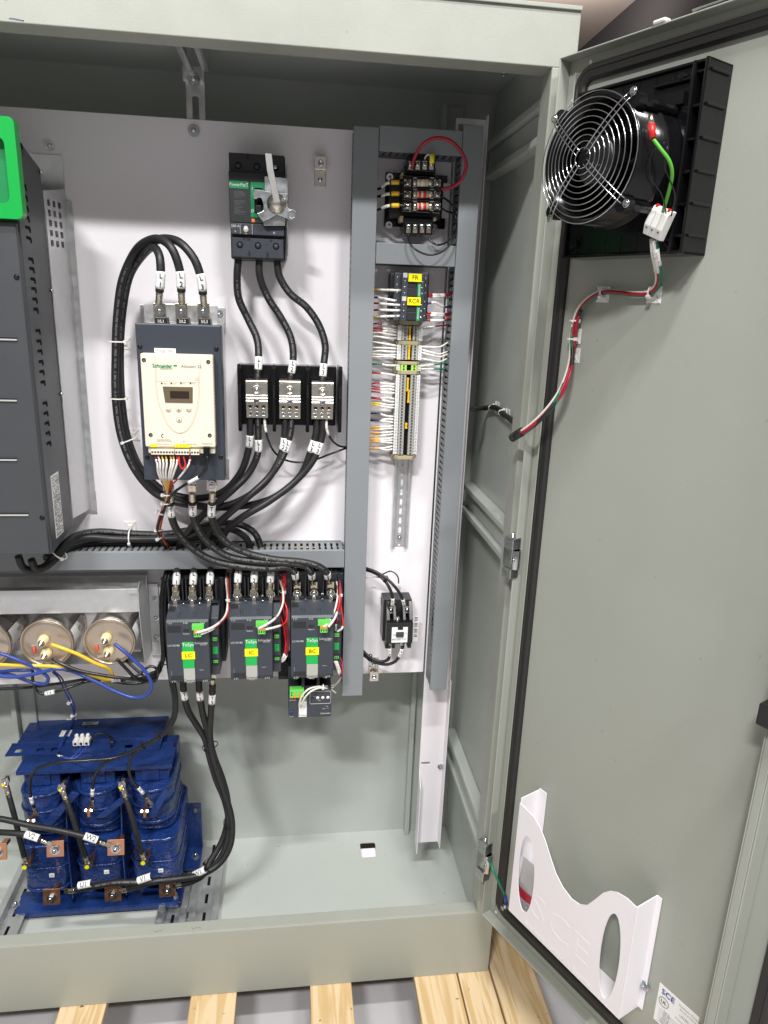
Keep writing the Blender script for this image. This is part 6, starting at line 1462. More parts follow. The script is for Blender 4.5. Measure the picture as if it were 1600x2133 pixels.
# contactor coil wires
def ctl(ox, oy, nm, n0):
    S = [([(ox+12, oy-42, 1.30), (ox+35, oy-48, 1.30), (ox+60, oy-62, 1.33), (ox+76, oy-85, 1.37), (ox+78, oy-118, 1.385), (ox+75, oy-150, 1.40), (ox+76, oy-165, 1.42)], 'w_white', .0021, [(.0, .35)]),
         ([(ox+20, oy-38, 1.302), (ox+40, oy-46, 1.305), (ox+62, oy-60, 1.335), (ox+79, oy-84, 1.372), (ox+81, oy-120, 1.388), (ox+79, oy-150, 1.40), (ox+80, oy-167, 1.42)], 'red_bright', .0019, [(.0, .18)])]
    for k, (p, c, r, sl) in enumerate(S): wire(p, r, c, '%s coil wire curving up from the green plug of the %s contactor' % (NM[c], nm), 'coil wires of the contactors', sl=sl)
ctl(396, 1360, 'LC', 0)
tie(None, (.004, .004), W(475, 1250, 1.378), (0, 0, 1), label='white cable tie on the coil wires right of the LC contactor')
P_ = [([(538, 1310, 1.30), (560, 1298, 1.30), (580, 1280, 1.335), (590, 1252, 1.36), (588, 1225, 1.38), (578, 1200, 1.40), (575, 1186, 1.42)], 'w_white', .0021, [(0, .3)], 'white coil wire of the IC contactor, leftmost'),
      ([(553, 1311, 1.30), (575, 1306, 1.31), (595, 1296, 1.335), (598, 1270, 1.36), (590, 1245, 1.375), (592, 1215, 1.385), (590, 1186, 1.42)], 'red_bright', .0019, [(0, .2)], 'red coil wire into the green plug of the IC contactor'),
      ([(578, 1378, 1.36), (588, 1372, 1.355), (595, 1350, 1.355), (592, 1310, 1.365), (582, 1270, 1.375), (588, 1235, 1.38), (585, 1186, 1.42)], 'red_bright', .0020, [(0, .13)], 'red wire from the foot of IC rising between IC and BC, left one'),
      ([(582, 1380, 1.36), (593, 1374, 1.353), (600, 1345, 1.352), (597, 1300, 1.365), (590, 1262, 1.372), (594, 1232, 1.38), (594, 1186, 1.42)], 'red', .0020, [(0, .13)], 'red wire from the foot of IC rising between IC and BC, right one'),
      ([(674, 1307, 1.30), (688, 1292, 1.315), (700, 1262, 1.35), (704, 1230, 1.375), (698, 1200, 1.395), (690, 1186, 1.42)], 'w_white', .0020, [(0, .25)], 'white coil wire into the green plug of the BC contactor, left one'),
      ([(684, 1306, 1.30), (696, 1290, 1.315), (706, 1262, 1.35), (708, 1232, 1.372), (703, 1200, 1.395), (697, 1186, 1.42)], 'red_bright', .0020, [(0, .28)], 'red coil wire into the green plug of the BC contactor'),
      ([(699, 1313, 1.345), (700, 1300, 1.34), (708, 1270, 1.355), (711, 1235, 1.372), (706, 1205, 1.39), (700, 1186, 1.42)], 'red', .0018, [(0, .12)], 'dark red coil wire at the right side of BC'),
      ([(702, 1316, 1.345), (713, 1308, 1.345), (712, 1275, 1.355), (706, 1240, 1.37), (702, 1215, 1.385), (700, 1188, 1.42)], 'red_bright', .0018, [(0, .12)], 'bright red coil wire bowing out at the right side of BC'),
      ([(697, 1376, 1.345), (702, 1390, 1.342), (709, 1408, 1.35), (713, 1395, 1.365), (705, 1372, 1.38)], 'red', .0019, [(0, .42)], 'red wire with white sleeve at the lower right of BC, left one'),
      ([(701, 1376, 1.345), (706, 1391, 1.342), (711, 1404, 1.352), (714, 1388, 1.367), (708, 1368, 1.38)], 'red', .0019, [(0, .40)], 'red wire with white sleeve at the lower right of BC, right one'),
      ([(623, 1470, 1.325), (628, 1452, 1.318), (642, 1436, 1.316), (665, 1430, 1.33), (688, 1434, 1.36), (703, 1422, 1.39), (712, 1410, 1.41)], 'w_white', .0020, None, 'white wire arching from the overload relay, upper one'),
      ([(629, 1470, 1.325), (634, 1455, 1.318), (648, 1440, 1.316), (668, 1433, 1.33), (688, 1436, 1.345), (700, 1444, 1.36)], 'w_white', .0020, None, 'white wire arching from the overload relay, lower one'),
      ([(673, 1430, 1.335), (690, 1428, 1.36), (700, 1424, 1.38), (708, 1414, 1.40)], 'w_white', .0012, None, 'thin white wire beside the overload relay arch')]
for p, c, r, sl, lab in P_: wire(p, r, c, lab, 'coil wires of the contactors', sl=sl)
tie(None, (.0055, .0055), W(588, 1232, 1.382), (0, 0, 1), label='white cable tie on the wires between IC and BC')
tie(None, (.0055, .0055), W(706, 1238, 1.372), (0, 0, 1), label='white cable tie on the wires right of BC')
tie(None, (.0040, .0040), W(673, 1430, 1.333), (1, 0, -.1), label='white cable tie on the white wires over the overload relay')

# wires of the small contactor
for k, (pts, s) in enumerate((([(756, 1186, 1.42), (775, 1191, 1.41), (795, 1203, 1.395), (810, 1222, 1.385), (818, 1246, 1.385), (817, 1262, 1.392)], 'L1'), ([(756, 1182, 1.42), (780, 1190, 1.405), (805, 1205, 1.39), (825, 1225, 1.38), (838, 1246, 1.382), (842, 1262, 1.392)], 'L2'))):
    o, a = wire(pts, .0034, 'cable', 'black wire marked %s arching into the top of the small contactor' % s, 'wires of the small contactor'); sleeve(o, a, .0036, a.len-.022, a.len-.002, s, size=.0075)
for k, (pts, s) in enumerate((([(752, 1352, 1.42), (772, 1370, 1.41), (795, 1378, 1.40), (808, 1374, 1.395), (812, 1360, 1.39), (811, 1347, 1.388)], 'T1'), ([(752, 1360, 1.42), (778, 1378, 1.41), (806, 1384, 1.395), (824, 1377, 1.39), (835, 1360, 1.388), (838, 1348, 1.388)], 'T2'))):
    o, a = wire(pts, .0034, 'cable', 'black wire marked %s curving under the small contactor' % s, 'wires of the small contactor'); sleeve(o, a, .0036, a.len-.024, a.len-.004, s, size=.0075)
wire([(795, 1197, 1.41), (815, 1190, 1.40), (828, 1200, 1.395), (831, 1218, 1.395), (834, 1235, 1.40)], .0015, 'cable_gloss', 'thin black coil wire above the small contactor', sl=[(.7, 1)])
wire([(762, 1203, 1.42), (785, 1202, 1.41), (810, 1210, 1.40), (826, 1225, 1.40), (838, 1242, 1.405)], .0016, 'w_white', 'thin white coil wire above the small contactor')
tie(None, (.006, .009), W(803, 1205, 1.395), (.7, 0, -.7), 'black', 'black cable tie on the wires above the small contactor')
tie(None, (.006, .008), W(770, 1368, 1.412), (.7, 0, -.7), 'black', 'black cable tie on the wires under the small contactor')

# capacitor wires
GC = 'wires of the capacitors'
wire([(107, 1342, 1.330), (135, 1352, 1.325), (165, 1364, 1.328), (200, 1382, 1.335), (225, 1392, 1.345), (233, 1402, 1.355), (236, 1412, 1.37)], .0035, 'cap_yellow', 'yellow wire sloping right from the upper stud of the middle capacitor', GC)
wire([(-20, 1384, 1.335), (40, 1386, 1.33), (110, 1388, 1.33), (160, 1396, 1.335), (195, 1408, 1.34), (225, 1416, 1.345), (245, 1413, 1.352)], .0035, 'cap_yellow', 'yellow wire running level from the left edge under the middle capacitor', GC)
wire([(109, 1372, 1.330), (135, 1386, 1.322), (170, 1398, 1.322), (210, 1406, 1.325), (250, 1412, 1.33), (290, 1414, 1.34), (320, 1404, 1.36), (335, 1380, 1.40)], .0034, 'cable_gloss', 'black wire sloping right from the lower stud of the middle capacitor', GC)
wire([(238, 1341, 1.328), (258, 1356, 1.322), (285, 1380, 1.318), (305, 1402, 1.315), (316, 1428, 1.315), (305, 1448, 1.318), (280, 1453, 1.322), (245, 1442, 1.326), (200, 1420, 1.328), (150, 1398, 1.33), (120, 1393, 1.33), (80, 1402, 1.33), (30, 1410, 1.33), (-20, 1405, 1.335)], .0036, 'cap_blue', 'long blue wire looping below the panel from the right capacitor to the left edge', GC)
wire([(243, 1372, 1.328), (262, 1392, 1.325), (280, 1410, 1.33), (300, 1418, 1.345), (322, 1412, 1.365), (335, 1395, 1.39)], .0034, 'cable_gloss', 'black wire curving right from the lower stud of the right capacitor', GC)
wire([(-20, 1355, 1.33), (10, 1364, 1.325), (45, 1378, 1.325), (80, 1395, 1.33), (100, 1412, 1.335), (95, 1424, 1.34), (70, 1422, 1.345), (30, 1408, 1.345), (-20, 1395, 1.345)], .0036, 'cap_blue', 'blue wire dipping from the left edge and turning back below the middle capacitor', GC)
wire([(-20, 1402, 1.345), (20, 1397, 1.34), (50, 1396, 1.338), (68, 1396, 1.34)], .0034, 'cap_blue', 'short straight blue wire with bare end at the left edge', GC)
wire([(68, 1396, 1.345), (69, 1420, 1.345), (78, 1440, 1.345), (95, 1446, 1.345), (120, 1440, 1.345), (150, 1430, 1.35), (180, 1420, 1.36), (210, 1416, 1.37)], .0030, 'cable_gloss', 'black wire marked Y4 hooking below the left capacitors', GC)
wire([(-20, 1436, 1.37), (60, 1432, 1.37), (120, 1424, 1.37), (200, 1414, 1.37), (270, 1424, 1.37), (310, 1418, 1.38), (330, 1400, 1.40), (338, 1378, 1.42)], .0032, 'cable_gloss', 'long black wire from the left edge under the capacitors', GC)
wire([(250, 1418, 1.345), (285, 1408, 1.35), (312, 1388, 1.36), (325, 1392, 1.36), (328, 1410, 1.365), (318, 1420, 1.37), (290, 1400, 1.38), (262, 1375, 1.39)], .0030, 'cable_gloss', 'tangled black wire right of the capacitors', GC)
wire([(110, 1400, 1.36), (122, 1412, 1.37), (135, 1440, 1.39), (148, 1465, 1.41), (153, 1480, 1.43), (152, 1496, 1.46)], .0017, 'w_blue', 'blue wire dropping to the reactor top plate, left of two', 'blue sensor wires')
wire([(113, 1398, 1.36), (128, 1412, 1.37), (142, 1440, 1.39), (154, 1466, 1.41), (156, 1482, 1.43), (154, 1496, 1.46)], .0017, 'w_blue', 'blue wire dropping to the reactor top plate, right of two', 'blue sensor wires')
for k, dx in enumerate((0, 3)):
    pts = [WZ(152+dx, 1496, ZP+.005), WZ(146+dx, 1512, ZP+.004), WZ(137+dx, 1528, ZP+.006), WZ(128+dx, 1545, ZP+.004), WZ(122+dx*.5, 1562, ZP-.004), W(128+dx, 1576, 1.375), W(145+dx*3, 1580, 1.37), W(163+dx*3, 1566, 1.385), W(170+dx*4, 1553, 1.405)]
    wire(pts, .0015, 'w_blue', 'blue wire crossing the blue top plate into the white connector, %s of two' % ('left', 'right')[k], 'blue sensor wires', world=True, sl=[(.70, .80)])
for k in range(2):
    wire([WZ(188, 1545-3*k, ZP+.012), WZ(205, 1528-3*k, ZP+.022), WZ(222+3*k, 1530, ZP+.02), WZ(232+3*k, 1548, ZP+.008), WZ(228+3*k, 1562, ZP-.01)], .0012, 'cable_gloss', 'thin black lead from the white connector through the plate, %s' % ('inner', 'outer')[k], 'black sensor leads', world=True)
for px, py, D, t, lab in ((146, 1462, 1.41, (.3, 0, -1), 'white cable tie on the blue wires above the reactor'), (154, 1489, 1.45, (0, 0, -1), 'white cable tie on the blue wires at the back of the top plate')):
    tie(None, (.0045, .0045), W(px, py, D), t, label=lab)
for tx, px, py, D, d in (('Y4', 242, 1416, 1.343, (1, 0, .05)), ('Y4', 104, 1443, 1.342, (1, 0, .22))):
    p = W(px, py, D); d = Vector(d).normalized(); mb = MB('label_white'); mb.cyl(p-d*.009, p+d*.009, .0046, n=14); o = mb.build('marker_sleeve'); tag(o, 'white marker sleeve %s on a black wire %s' % (tx, 'right under the capacitors' if px > 200 else 'hanging below the left capacitors'), 'marker', 'white marker sleeves under the capacitors')
    v = (EYEP-p).normalized(); nrm = (v-d*v.dot(d)).normalized(); mb = MB('ink'); mb.text(tx, p+nrm*.0047, d, nrm.cross(d), .0085, 'ink', nd=nrm); oo = mb.build('lettering', None, fix=False); oo.parent = o; oo.location = oo.location-o.location
tie(None, (.006, .006), W(143, 1391, 1.324), (1, 0, -.4), 'black', 'black cable tie joining black and blue wires below the middle capacitor')

# black bundle beside LC, going down to the reactor coils
GB = 'black wires of the bundle left of the LC contactor'
route = [((346, 1188, 1.42), (340, 1215, 1.415), (337, 1250, 1.41), (339, 1300, 1.40), (341, 1350, 1.40), (340, 1385, 1.40), (328, 1402, 1.395))]
for k in range(5):
    dx = k*3.0; dD = -.006*(k % 2)
    if k < 2: pts = [(346+dx, 1188, 1.42), (338+dx, 1222, 1.412+dD), (335+dx, 1270, 1.405+dD), (337+dx, 1330, 1.40+dD), (338+dx, 1372, 1.40+dD), (330+dx, 1395, 1.395), (312+dx, 1404+k*6, 1.38)]
    else: pts = [(346+dx, 1188, 1.42), (338+dx, 1222, 1.412+dD), (335+dx, 1270, 1.405+dD), (338+dx, 1330, 1.40+dD), (344+dx, 1385, 1.40+dD), (355+(k-2)*4, 1420, 1.395), (362+(k-2)*3, 1455, 1.39), (360+(k-2)*3, 1492, 1.385), (346+(k-2)*3, 1520, 1.38), (322, 1540+(k-2)*2, 1.375)]
    if k == 2: pts += [(290, 1558, 1.37), (240, 1578, 1.365), (180, 1584, 1.36), (110, 1590, 1.36), (72, 1606, 1.36), (62, 1635, 1.365), (66, 1668, 1.37), (71, 1682, 1.374)]
    if k == 3: pts += [(290, 1560, 1.372), (250, 1574, 1.368), (215, 1592, 1.365), (198, 1615, 1.366), (193, 1645, 1.37), (193, 1666, 1.374)]
    if k == 4: pts += [(298, 1556, 1.372), (275, 1575, 1.368), (268, 1600, 1.366), (275, 1625, 1.367), (292, 1645, 1.37), (304, 1660, 1.374)]
    o, a = wire(pts, .0034, 'cable_gloss', 'black wire of the bundle left of LC, ' + ('ending by the capacitors, left one', 'ending by the capacitors, right one', 'running on to the left reactor coil', 'running on to the middle reactor coil', 'running on to the right reactor coil')[k], GB, n=6)
    if k >= 2:
        sleeve(o, a, .0036, a.len-.032, a.len-.012, ('', '', 'U3', 'V3', 'W3')[k], size=.0085, turned=True)
        lug(o, a.p[-1], a.p[-1]-a.p[-3], .0042, length=.028)
for px, py, D, t, r, lab in ((346, 1205, 1.413, (0, 0, 1), .010, 'black cable tie at the top of the bundle left of LC'), (342, 1380, 1.40, (0, 0, 1), .010, 'black cable tie at the foot of the bundle left of LC'), (330, 1530, 1.378, (-.7, 0, -.5), .009, 'black cable tie on the bundle over the reactor, right one'), (298, 1555, 1.371, (-.9, 0, -.4), .008, 'black cable tie on the bundle over the reactor, left one')):
    tie(None, (r, r), W(px, py, D), t, 'black', lab)

# ------------------------------------------------------------------ filter fan on the door
FZ0, FZ1, FS0, FS1 = .077, .296, .0535, .2555
fan = thing('filter_fan', DW((FS0+FS1)/2, FZ0, 0), 'black plastic filter fan with round wire guard mounted inside the open door', 'fan')
mb = MB('black_gloss')
dbox(mb, FS0+.008, FS1-.008, FZ0+.008, FZ1-.008, .0, .012)
dbox(mb, FS0, FS1, FZ0, FZ0+.004, .0, .048); dbox(mb, FS0, FS1, FZ1-.004, FZ1, .0, .048); dbox(mb, FS0, FS0+.004, FZ0, FZ1, .0, .048); dbox(mb, FS1-.004, FS1, FZ0, FZ1, .0, .052)
dbox(mb, FS1-.022, FS1-.018, FZ0, FZ1, .0, .050)
fr = mb.build('frame', fan, bevel=.0012)
mb = MB('black_gloss')
for k in range(6): z = FZ0+.02+k*.037; dbox(mb, FS1-.018, FS1+.003, z, z+.0035, .006, .046)
for (a0, a1, b0, b1) in ((FS1-.055, FS1-.022, .112, .115), (FS1-.055, FS1-.022, .145, .148), (FS1-.055, FS1-.022, .185, .188), (FS1-.055, FS1-.022, .225, .228)): dbox(mb, a0, a1, b0, b1, .012, .042)
for k in range(7): s = FS0+.02+k*.026; dbox(mb, s, s+.0025, FZ0+.004, FZ0+.026, .012, .044); dbox(mb, s, s+.0025, FZ1-.022, FZ1-.004, .012, .044)
dbox(mb, FS1-.06, FS1-.035, FZ1-.045, FZ1-.022, .012, .036)
mb.build('rib', fr, bevel=.0008)
FC = (.155, .188); R0 = .080
mb = MB('black_gloss'); mb.plate_hole([(FS0+.005, FZ0+.005), (FS1-.0225, FZ0+.005), (FS1-.0225, FZ1-.005), (FS0+.005, FZ1-.005)], [circ(FC[0], FC[1], .0765, 1, 48)], .040, .043, DW); mb.build('face_plate', fan, bevel=.001)
mb = MB('black_gloss'); dbox(mb, FS1-.075, FS1-.0235, FZ1-.020, FZ1-.017, .0432, .050); dbox(mb, FS1-.060, FS1-.030, FZ1-.045, FZ1-.030, .0432, .049); mb.prism(circ(FS1-.035, FZ1-.014, .004, 1, 12), .0432, .051, DW); mb.prism(circ(FS0+.02, FZ0+.02, .006, 1, 12), .0432, .049, DW); mb.build('moulding', fan, bevel=.0008)
for a_, b_ in (((FS1-.0235, FZ0+.006), (FS1-.055, FZ0+.034)), ((FS0+.008, FZ0+.008), (FS0+.03, FZ0+.03))):
    mb = MB('black_gloss'); mb.tube([DW(a_[0], a_[1], .0442), DW(b_[0], b_[1], .0442)], .0013, n=6); mb.build('moulding', fan)
dl = lambda s, z, o: DW(s, z, o)
mb = MB('black_gloss')
def dring(mb, rs, n=48): mb.rings([[DW(FC[0]+r*math.cos(2*math.pi*k/n), FC[1]+r*math.sin(2*math.pi*k/n), o) for k in range(n)] for r, o in rs], cap=False)
dring(mb, [(.0785, .012), (.0785, .070), (.0795, .072), (.0795, .078), (.0768, .080), (.0765, .125), (.071, .125), (.071, .060)])
hs2 = mb.build('housing', fan)
for ang in (45, 135, 225, 315):
    mb = MB('black_gloss'); a = math.radians(ang); c = (FC[0]+.081*math.cos(a), FC[1]+.081*math.sin(a)); mb.prism(circ(c[0], c[1], .010, 1, 14), .110, .125, DW); mb.prism(circ(c[0], c[1], .007, 1, 10), .046, .110, DW); mb.build('corner_boss', hs2)
mb = MB('black'); mb.rings([[DW(FC[0]+r*math.cos(2*math.pi*k/32), FC[1]+r*math.sin(2*math.pi*k/32), o) for k in range(32)] for r, o in ((.030, .065), (.030, .112), (.027, .116), (.0001, .116))]); mot = mb.build('motor', fan)
mb = MB('black_gloss')
for k in range(7):
    a = 2*math.pi*k/7; prv = None; rs = []
    for rr, tw in ((.028, 0), (.048, .16), (.068, .34)):
        pts = []
        for q in range(5):
            f_ = q/4; ang = a+tw+f_*.62; o = .072+f_*.034; pts.append(DW(FC[0]+rr*math.cos(ang), FC[1]+rr*math.sin(ang), o))
        rs.append(pts)
    for r1, r2 in zip(rs, rs[1:]):
        for q in range(4):
            i = len(mb.v); mb.v += [r1[q], r1[q+1], r2[q+1], r2[q]]; mb.face([i, i+1, i+2, i+3], True)
mb.build('impeller', mot, fix=False)
mb = MB('label_silver'); mb.text('115V~', DW(FC[0], FC[1]-.006, .1164), DD, Z, .010, 'ink_grey', nd=DM); mb.build('lettering', mot, fix=False)
# wire guard
gd = MB('chrome'); rp = [.012, .0195, .0265, .0335, .0405, .0475, .0545, .0615, .0690, .0765]
for r in rp:
    off = .138-(r/.0765)**3*.008
    gd.tube([DW(FC[0]+r*math.cos(2*math.pi*k/44), FC[1]+r*math.sin(2*math.pi*k/44), off) for k in range(44)], .00072, n=6, closed=True)
for ang in (45, 135, 225, 315):
    a = math.radians(ang+4)
    for side in (-.0035, .0035):
        P2 = []
        for r in [.008+.0075*k for k in range(11)]:
            P2.append(DW(FC[0]+r*math.cos(a)-side*math.sin(a), FC[1]+r*math.sin(a)+side*math.cos(a), .1395-(min(r, .0765)/.0765)**3*.008-(0 if r < .080 else .004)))
        gd.tube(P2, .00075, n=6)
    c = (FC[0]+.0875*math.cos(a), FC[1]+.0875*math.sin(a)); gd.tube([DW(c[0]+.0045*math.cos(q), c[1]+.0045*math.sin(q), .1265) for q in [2*math.pi*k/12 for k in range(12)]], .00085, n=6, closed=True)
gd.build('wire_guard', fan)
for ang in (45, 135, 225, 315):
    a = math.radians(ang+4); mb = MB('screw'); mb.cyl(DW(FC[0]+.0875*math.cos(a), FC[1]+.0875*math.sin(a), .124), DW(FC[0]+.0875*math.cos(a), FC[1]+.0875*math.sin(a), .1285), .0032, n=10); mb.build('screw', fan)
# earth lead, motor leads, white lever connector
Pd = lambda px, py, off: DP(px, py, off)
o, a = wire([Pd(1361, 290, .122), Pd(1376, 310, .116), Pd(1394, 335, .106), Pd(1400, 362, .096), Pd(1393, 400, .084), Pd(1381, 440, .070)], .0022, 'w_lgreen', 'light green earth wire with red ferrule on the fan', world=True)
mb = MB('red_bright'); mb.tube([Pd(1357, 258, .124), Pd(1360, 288, .1225)], .0040, n=10); mb.build('ferrule', o)
mb = MB('tin'); mb.tube([Pd(1356, 240, .124), Pd(1357, 260, .124)], .0034, n=8); mb.build('terminal_end', o)
wire([Pd(1385, 296, .110), Pd(1357, 320, .112), Pd(1354, 365, .108), Pd(1378, 405, .088), Pd(1388, 445, .070)], .0009, 'cable_gloss', 'thin black fan lead curving left beside the green wire', 'thin fan leads', world=True)
wire([Pd(1390, 306, .108), Pd(1384, 345, .104), Pd(1398, 380, .092), Pd(1406, 410, .082), Pd(1398, 450, .068)], .0009, 'cable_gloss', 'thin black fan lead curving right beside the green wire', 'thin fan leads', world=True)
wc = Pd(1370, 464, .066); s_, z_ = DS(1370, 464, .066)
wg = thing('lever_connector', wc, 'white three way push connector hanging below the fan', 'connector')
ang = math.radians(-22); ca, sa = math.cos(ang), math.sin(ang)
cf = lambda a, b, c: DW(s_+a*ca-b*sa, z_+a*sa+b*ca, .058+c)
for k in range(3):
    a0 = -.0145+k*.0098
    mb = MB('white_nylon'); mb.prism([(-.018, 0), (-.018, .009), (-.006, .014), (.012, .014), (.018, .009), (.018, 0)], a0+.0002, a0+.0094, lambda a, b, c: cf(c, a, b)); pl_ = mb.build('pole', wg, bevel=.0008)
    mb = MB('ink_grey'); p = cf(a0+.0048, -.006, .0141); mb.prism(circ(0, 0, .0016, 1, 10), 0, .0003, lambda a, b, c: cf(a0+.0048+a, -.009+b, .0128+c)); mb.build('test_hole', pl_)
    if k != 1:
        mb = MB('red_bright'); mb.box(a0+.003, a0+.0065, .015, .020, .007, .011, cf); mb.build('lever', pl_, bevel=.0005)
GW = 'wires from the fan connector along the door'
R_ = [(1362, 500), (1364, 530), (1370, 560), (1368, 595), (1352, 610), (1320, 612), (1285, 608), (1256, 608), (1228, 622), (1207, 645), (1197, 672), (1192, 705), (1190, 745), (1182, 780), (1165, 820), (1135, 860), (1100, 892), (1070, 910)]
offs = [.058, .05, .035, .014, .010, .010, .010, .010, .010, .010, .010, .010, .010, .020, .034, .045, .050, .048]
for k, (c, dx, dy) in enumerate((('w_white', -3, -2.5), ('red', 1.0, .5), ('w_green', 4.5, 3.5))):
    pts = []
    for j, ((px, py), of) in enumerate(zip(R_, offs)):
        t = j/(len(R_)-1)
        pts.append(DP(px+dx*(1.3 if j < 3 else .8)*(-1 if False else 1), py+dy*.8, of+(.002 if k == 1 else 0)))
    o, a = wire(pts, .0024, c, NM[c]+' wire from the fan connector running down the door to the hinge side', GW, world=True, sl=[(.0, .10)] if k != 2 else [(.02, .07)])
for k, (dx, dy, c, r) in enumerate(((2.5, 1.5, 'cable', .0030), (-1.5, 2.5, 'w_green', .0022), (5.5, -1, 'red', .0022))):
    pts = [DP(px+dx+1.6*math.sin(j*2.1+k*2), py+dy, of+.003*math.cos(j*2.1+k*2)+.001) for j, ((px, py), of) in enumerate(zip(R_, offs))][9:]
    wire(pts, r, c, ('black', 'green', 'red')[k]+' twisted strand of the door bundle between the gasket tie mounts and hinge side', GW, world=True)
mb = MB('black'); mb.tube([DP(1088, 899, .049), DP(1078, 905, .048), DP(1067, 912, .047)], .0075, n=12); tag(mb.build('loom_end'), 'dark taped end of the door wire bundle at the hinge post', 'wire loom')
# bundle tail inside the cabinet on the side wall
def side_pt(px, py, x): r = ray(px, py); k = x/r[0]; return Vector((x, r[1]*k, r[2]*k+EYE))
o, a = wire([side_pt(1076, 884, .405), side_pt(1062, 872, .416), side_pt(1048, 862, .418), side_pt(1033, 849, .418), side_pt(1010, 850, .412), W(985, 852, 1.44)], .0055, 'cable', 'black taped wire bundle crossing the inside of the grey side wall', world=True, name='wire_bundle')
for px, py in ((1024, 849), (1045, 859), (1072, 880)):
    p = side_pt(px, py, .418); tie(None, (.0062, .0062), p, (0, .7, .5), label='white cable tie on the bundle along the side wall, %s' % {1024: 'left', 1045: 'middle', 1072: 'right'}[px])
for px, py, of in ((1256, 609, .010), (1356, 609, .010), (1197, 668, .010), (1191, 706, .010)):
    t = (1, 0, 0) if px > 1220 else (0, 0, 1); tie(None, (.0068, .0062), DP(px, py, of), DD if px > 1220 else Z, label='white cable tie on the door wires, %s' % {1256: 'left mount under the fan', 1356: 'right mount under the fan', 1197: 'above the mounts by the gasket', 1191: 'on the mounts by the gasket'}[px])
# green earth wire by the lower hinge
g0 = [W(1000, 1727, 1.25), W(1000, 1745, 1.22), W(1010, 1775, 1.19), DP(1024, 1805, .045), DP(1040, 1840, .038), DP(1052, 1865, .022)]
o, a = wire(g0, .0023, 'w_green', 'green earth wire from the side wall across the lower hinge to the door', world=True)
mb = MB('w_blue'); mb.tube([DP(1052, 1865, .022), DP(1055, 1882, .014)], .0036, n=10); mb.build('ferrule', o)
mb = MB('zinc'); bolt(mb, DP(1050, 1890, .004), .005, DM, h=.004); mb.build('bolt', o)
# bent wire end on the side wall rail
wire([side_pt(1023, 1066, .41), side_pt(1035, 1070, .405), side_pt(1045, 1085, .405), side_pt(1058, 1096, .41)], .0009, 'w_white', 'thin bent white wire end above the middle side rail', world=True)

# ------------------------------------------------------------------ document pocket, bag and label on the door
OFP = .049
dp = thing('document_pocket', DW(.22, -1.22, 0), 'white folded steel document pocket with wavy top and oval holes on the door', 'pocket')
top = [(1083, 1672), (1098, 1688), (1112, 1702), (1124, 1722), (1136, 1752), (1146, 1785), (1158, 1820), (1172, 1848), (1190, 1872), (1207, 1884), (1222, 1886), (1240, 1873), (1256, 1860), (1270, 1856), (1286, 1859), (1306, 1871), (1328, 1892)]
poly = [DS(x, y, OFP) for x, y in top]
sL = DS(1083, 1672, OFP)[0]; sR = DS(1326, 1892, OFP)[0]
zbot = DS(1060, 1896, OFP)[1]
poly = [(sL, poly[0][1])]+poly[1:-1]+[(sR, poly[-1][1]), (sR, zbot), (sL, zbot)]
def oval(cx, cy, rx, ry, tilt):
    out = []
    for k in range(28):
        a = 2*math.pi*k/28; x, y = rx*math.cos(a), ry*math.sin(a); out.append(DS(cx+x*math.cos(tilt)-y*math.sin(tilt), cy+x*math.sin(tilt)+y*math.cos(tilt), OFP))
    return out
ov1 = oval(1096, 1821, 17, 80, .03); ov2 = oval(1270, 1992, 21, 90, .10)
mb = MB('paint_white'); mb.plate_hole(poly, [ov1, ov2], OFP-.0015, OFP, DW); fp_ = mb.build('front_plate', dp, bevel=.0006)
mb = MB('paint_white'); mb.box(sL, sL+.0015, zbot, poly[0][1]+.010, .001, OFP-.0017, DW); mb.box(sL+.0015, sL+.020, zbot, poly[0][1]+.014, .001, .0025, DW); mb.build('side_flange', dp, bevel=.0006)
mb = MB('paint_white')
zr1 = poly[len(top)-1][1]
f = lambda a, b, c: DW(a, b, c)
mb.prism([(sR, OFP), (sR+.0018, OFP), (sR+.0040, .0030), (sR+.012, .0028), (sR+.012, .001), (sR+.0022, .001)], zbot, zr1+.002, lambda a, b, c: DW(a, c, b)); mb.build('side_flange', dp, bevel=.0006)
mb = MB('paint_white'); mb.box(sL, sR, zbot, zbot+.0015, .001, OFP-.0017, DW); mb.build('bottom_flange', dp)
mb = MB('zinc'); bolt(mb, DP(1343, 2053, .003), .006, DM, h=.004); mb.build('bolt', dp)
# embossed lettering on the pocket
c0 = DS(1165, 1925, OFP)
mb = MB('paint_white')
mb.text('SCE', DW(c0[0], c0[1]-.012, OFP), DD, Z, .075, 'paint_white', nd=DM, lift=.0002, sx=1.1)
mb.text('Southern Control & Electric', DW(c0[0], c0[1]-.062, OFP), DD, Z, .0135, 'paint_white', nd=DM, lift=.0006)
em = mb.build('embossing', fp_, fix=False)
sd = em.modifiers.new('solid', 'SOLIDIFY'); sd.thickness = .0003
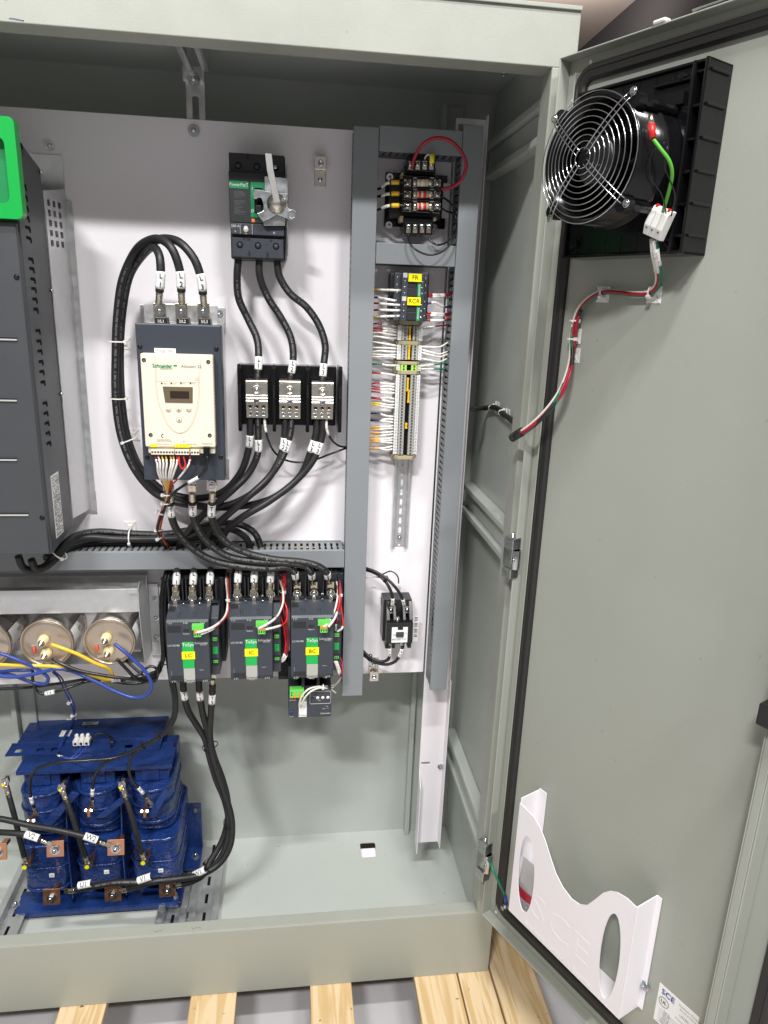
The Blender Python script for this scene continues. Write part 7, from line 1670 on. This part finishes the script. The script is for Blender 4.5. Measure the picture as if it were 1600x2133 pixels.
# plastic bag of small parts in the pocket
b0 = DS(1098, 1850, .03); mb = MB('pouch')
mb.rings([[DW(b0[0]+.028*math.cos(2*math.pi*k/14)*w, b0[1]+z, .026+.010*math.sin(2*math.pi*k/14)*w2) for k in range(14)] for z, w, w2 in ((-.05, .3, .3), (-.045, 1, .9), (-.02, 1.05, 1.1), (.01, 1, .7), (.035, 1.02, .2), (.055, .98, .12))])
bag = mb.build('plastic_bag'); tag(bag, 'clear plastic bag with a red band, seen through the left oval of the pocket', 'bag')
mb = MB('red'); mb.rings([[DW(b0[0]+.0285*math.cos(2*math.pi*k/14)*w, b0[1]+z, .0262+.0105*math.sin(2*math.pi*k/14)*w2) for k in range(14)] for z, w, w2 in ((-.022, 1.05, 1.1), (-.004, 1.03, .95))], cap=False); oo = mb.build('red_band', None); oo.parent = bag; oo.location = oo.location-bag.location
# rating label
LF = DS(1372, 2048, .0)
q1 = DS(1459, 2112, 0); 
mb = MB('label_white'); ls0, ls1 = DS(1370, 2060, 0)[0]+.002, q1[0]; lz1 = DS(1376, 2047, 0)[1]; lz0 = lz1-.075
mb.box(ls0, ls1, lz0, lz1, .0001, .0006, DW); ml = mb.build('rating_label'); tag(ml, 'white printed rating label low on the door beside the document pocket', 'label')
mb = MB('ink'); 
mb.text('SCE', DW(ls0+.017, lz1-.011, .0006), DD, Z, .014, 'w_blue', nd=DM, bold=.04)
mb.text('Southern Control', DW(ls0+.055, lz1-.008, .0006), DD, Z, .0052, 'ink_grey', nd=DM); mb.text('Electrical Industrial Panel', DW(ls0+.060, lz1-.015, .0006), DD, Z, .0042, 'ink_grey', nd=DM)
mb.text('UL', DW(ls0+.012, lz1-.029, .0006), DD, Z, .009, 'ink', nd=DM, bold=.03)
mb.tube([DW(ls0+.012+.0085*math.cos(a), lz1-.029+.0085*math.sin(a), .0009) for a in [2*math.pi*k/20 for k in range(20)]], .0004, n=4, closed=True, m='ink')
mb.text('LISTED', DW(ls0+.048, lz1-.026, .0006), DD, Z, .0052, 'ink', nd=DM); mb.text('Enclosed Industrial Control Panel', DW(ls0+.058, lz1-.036, .0006), DD, Z, .0035, 'ink', nd=DM)
for k in range(6): mb.box(ls0+.006, ls1-.006, lz1-.046-k*.0048, lz1-.0457-k*.0048, .0007, .0009, DW, m='ink_grey'); mb.text(('Type 12', 'Volts 480', 'Phase 3', 'FLA 180', 'SCCR 65 kA', 'Made in USA')[k], DW(ls0+.020, lz1-.0435-k*.0048, .0006), DD, Z, .0034, 'ink', nd=DM)
oo = mb.build('lettering', None, fix=False); oo.parent = ml; oo.location = oo.location-ml.location
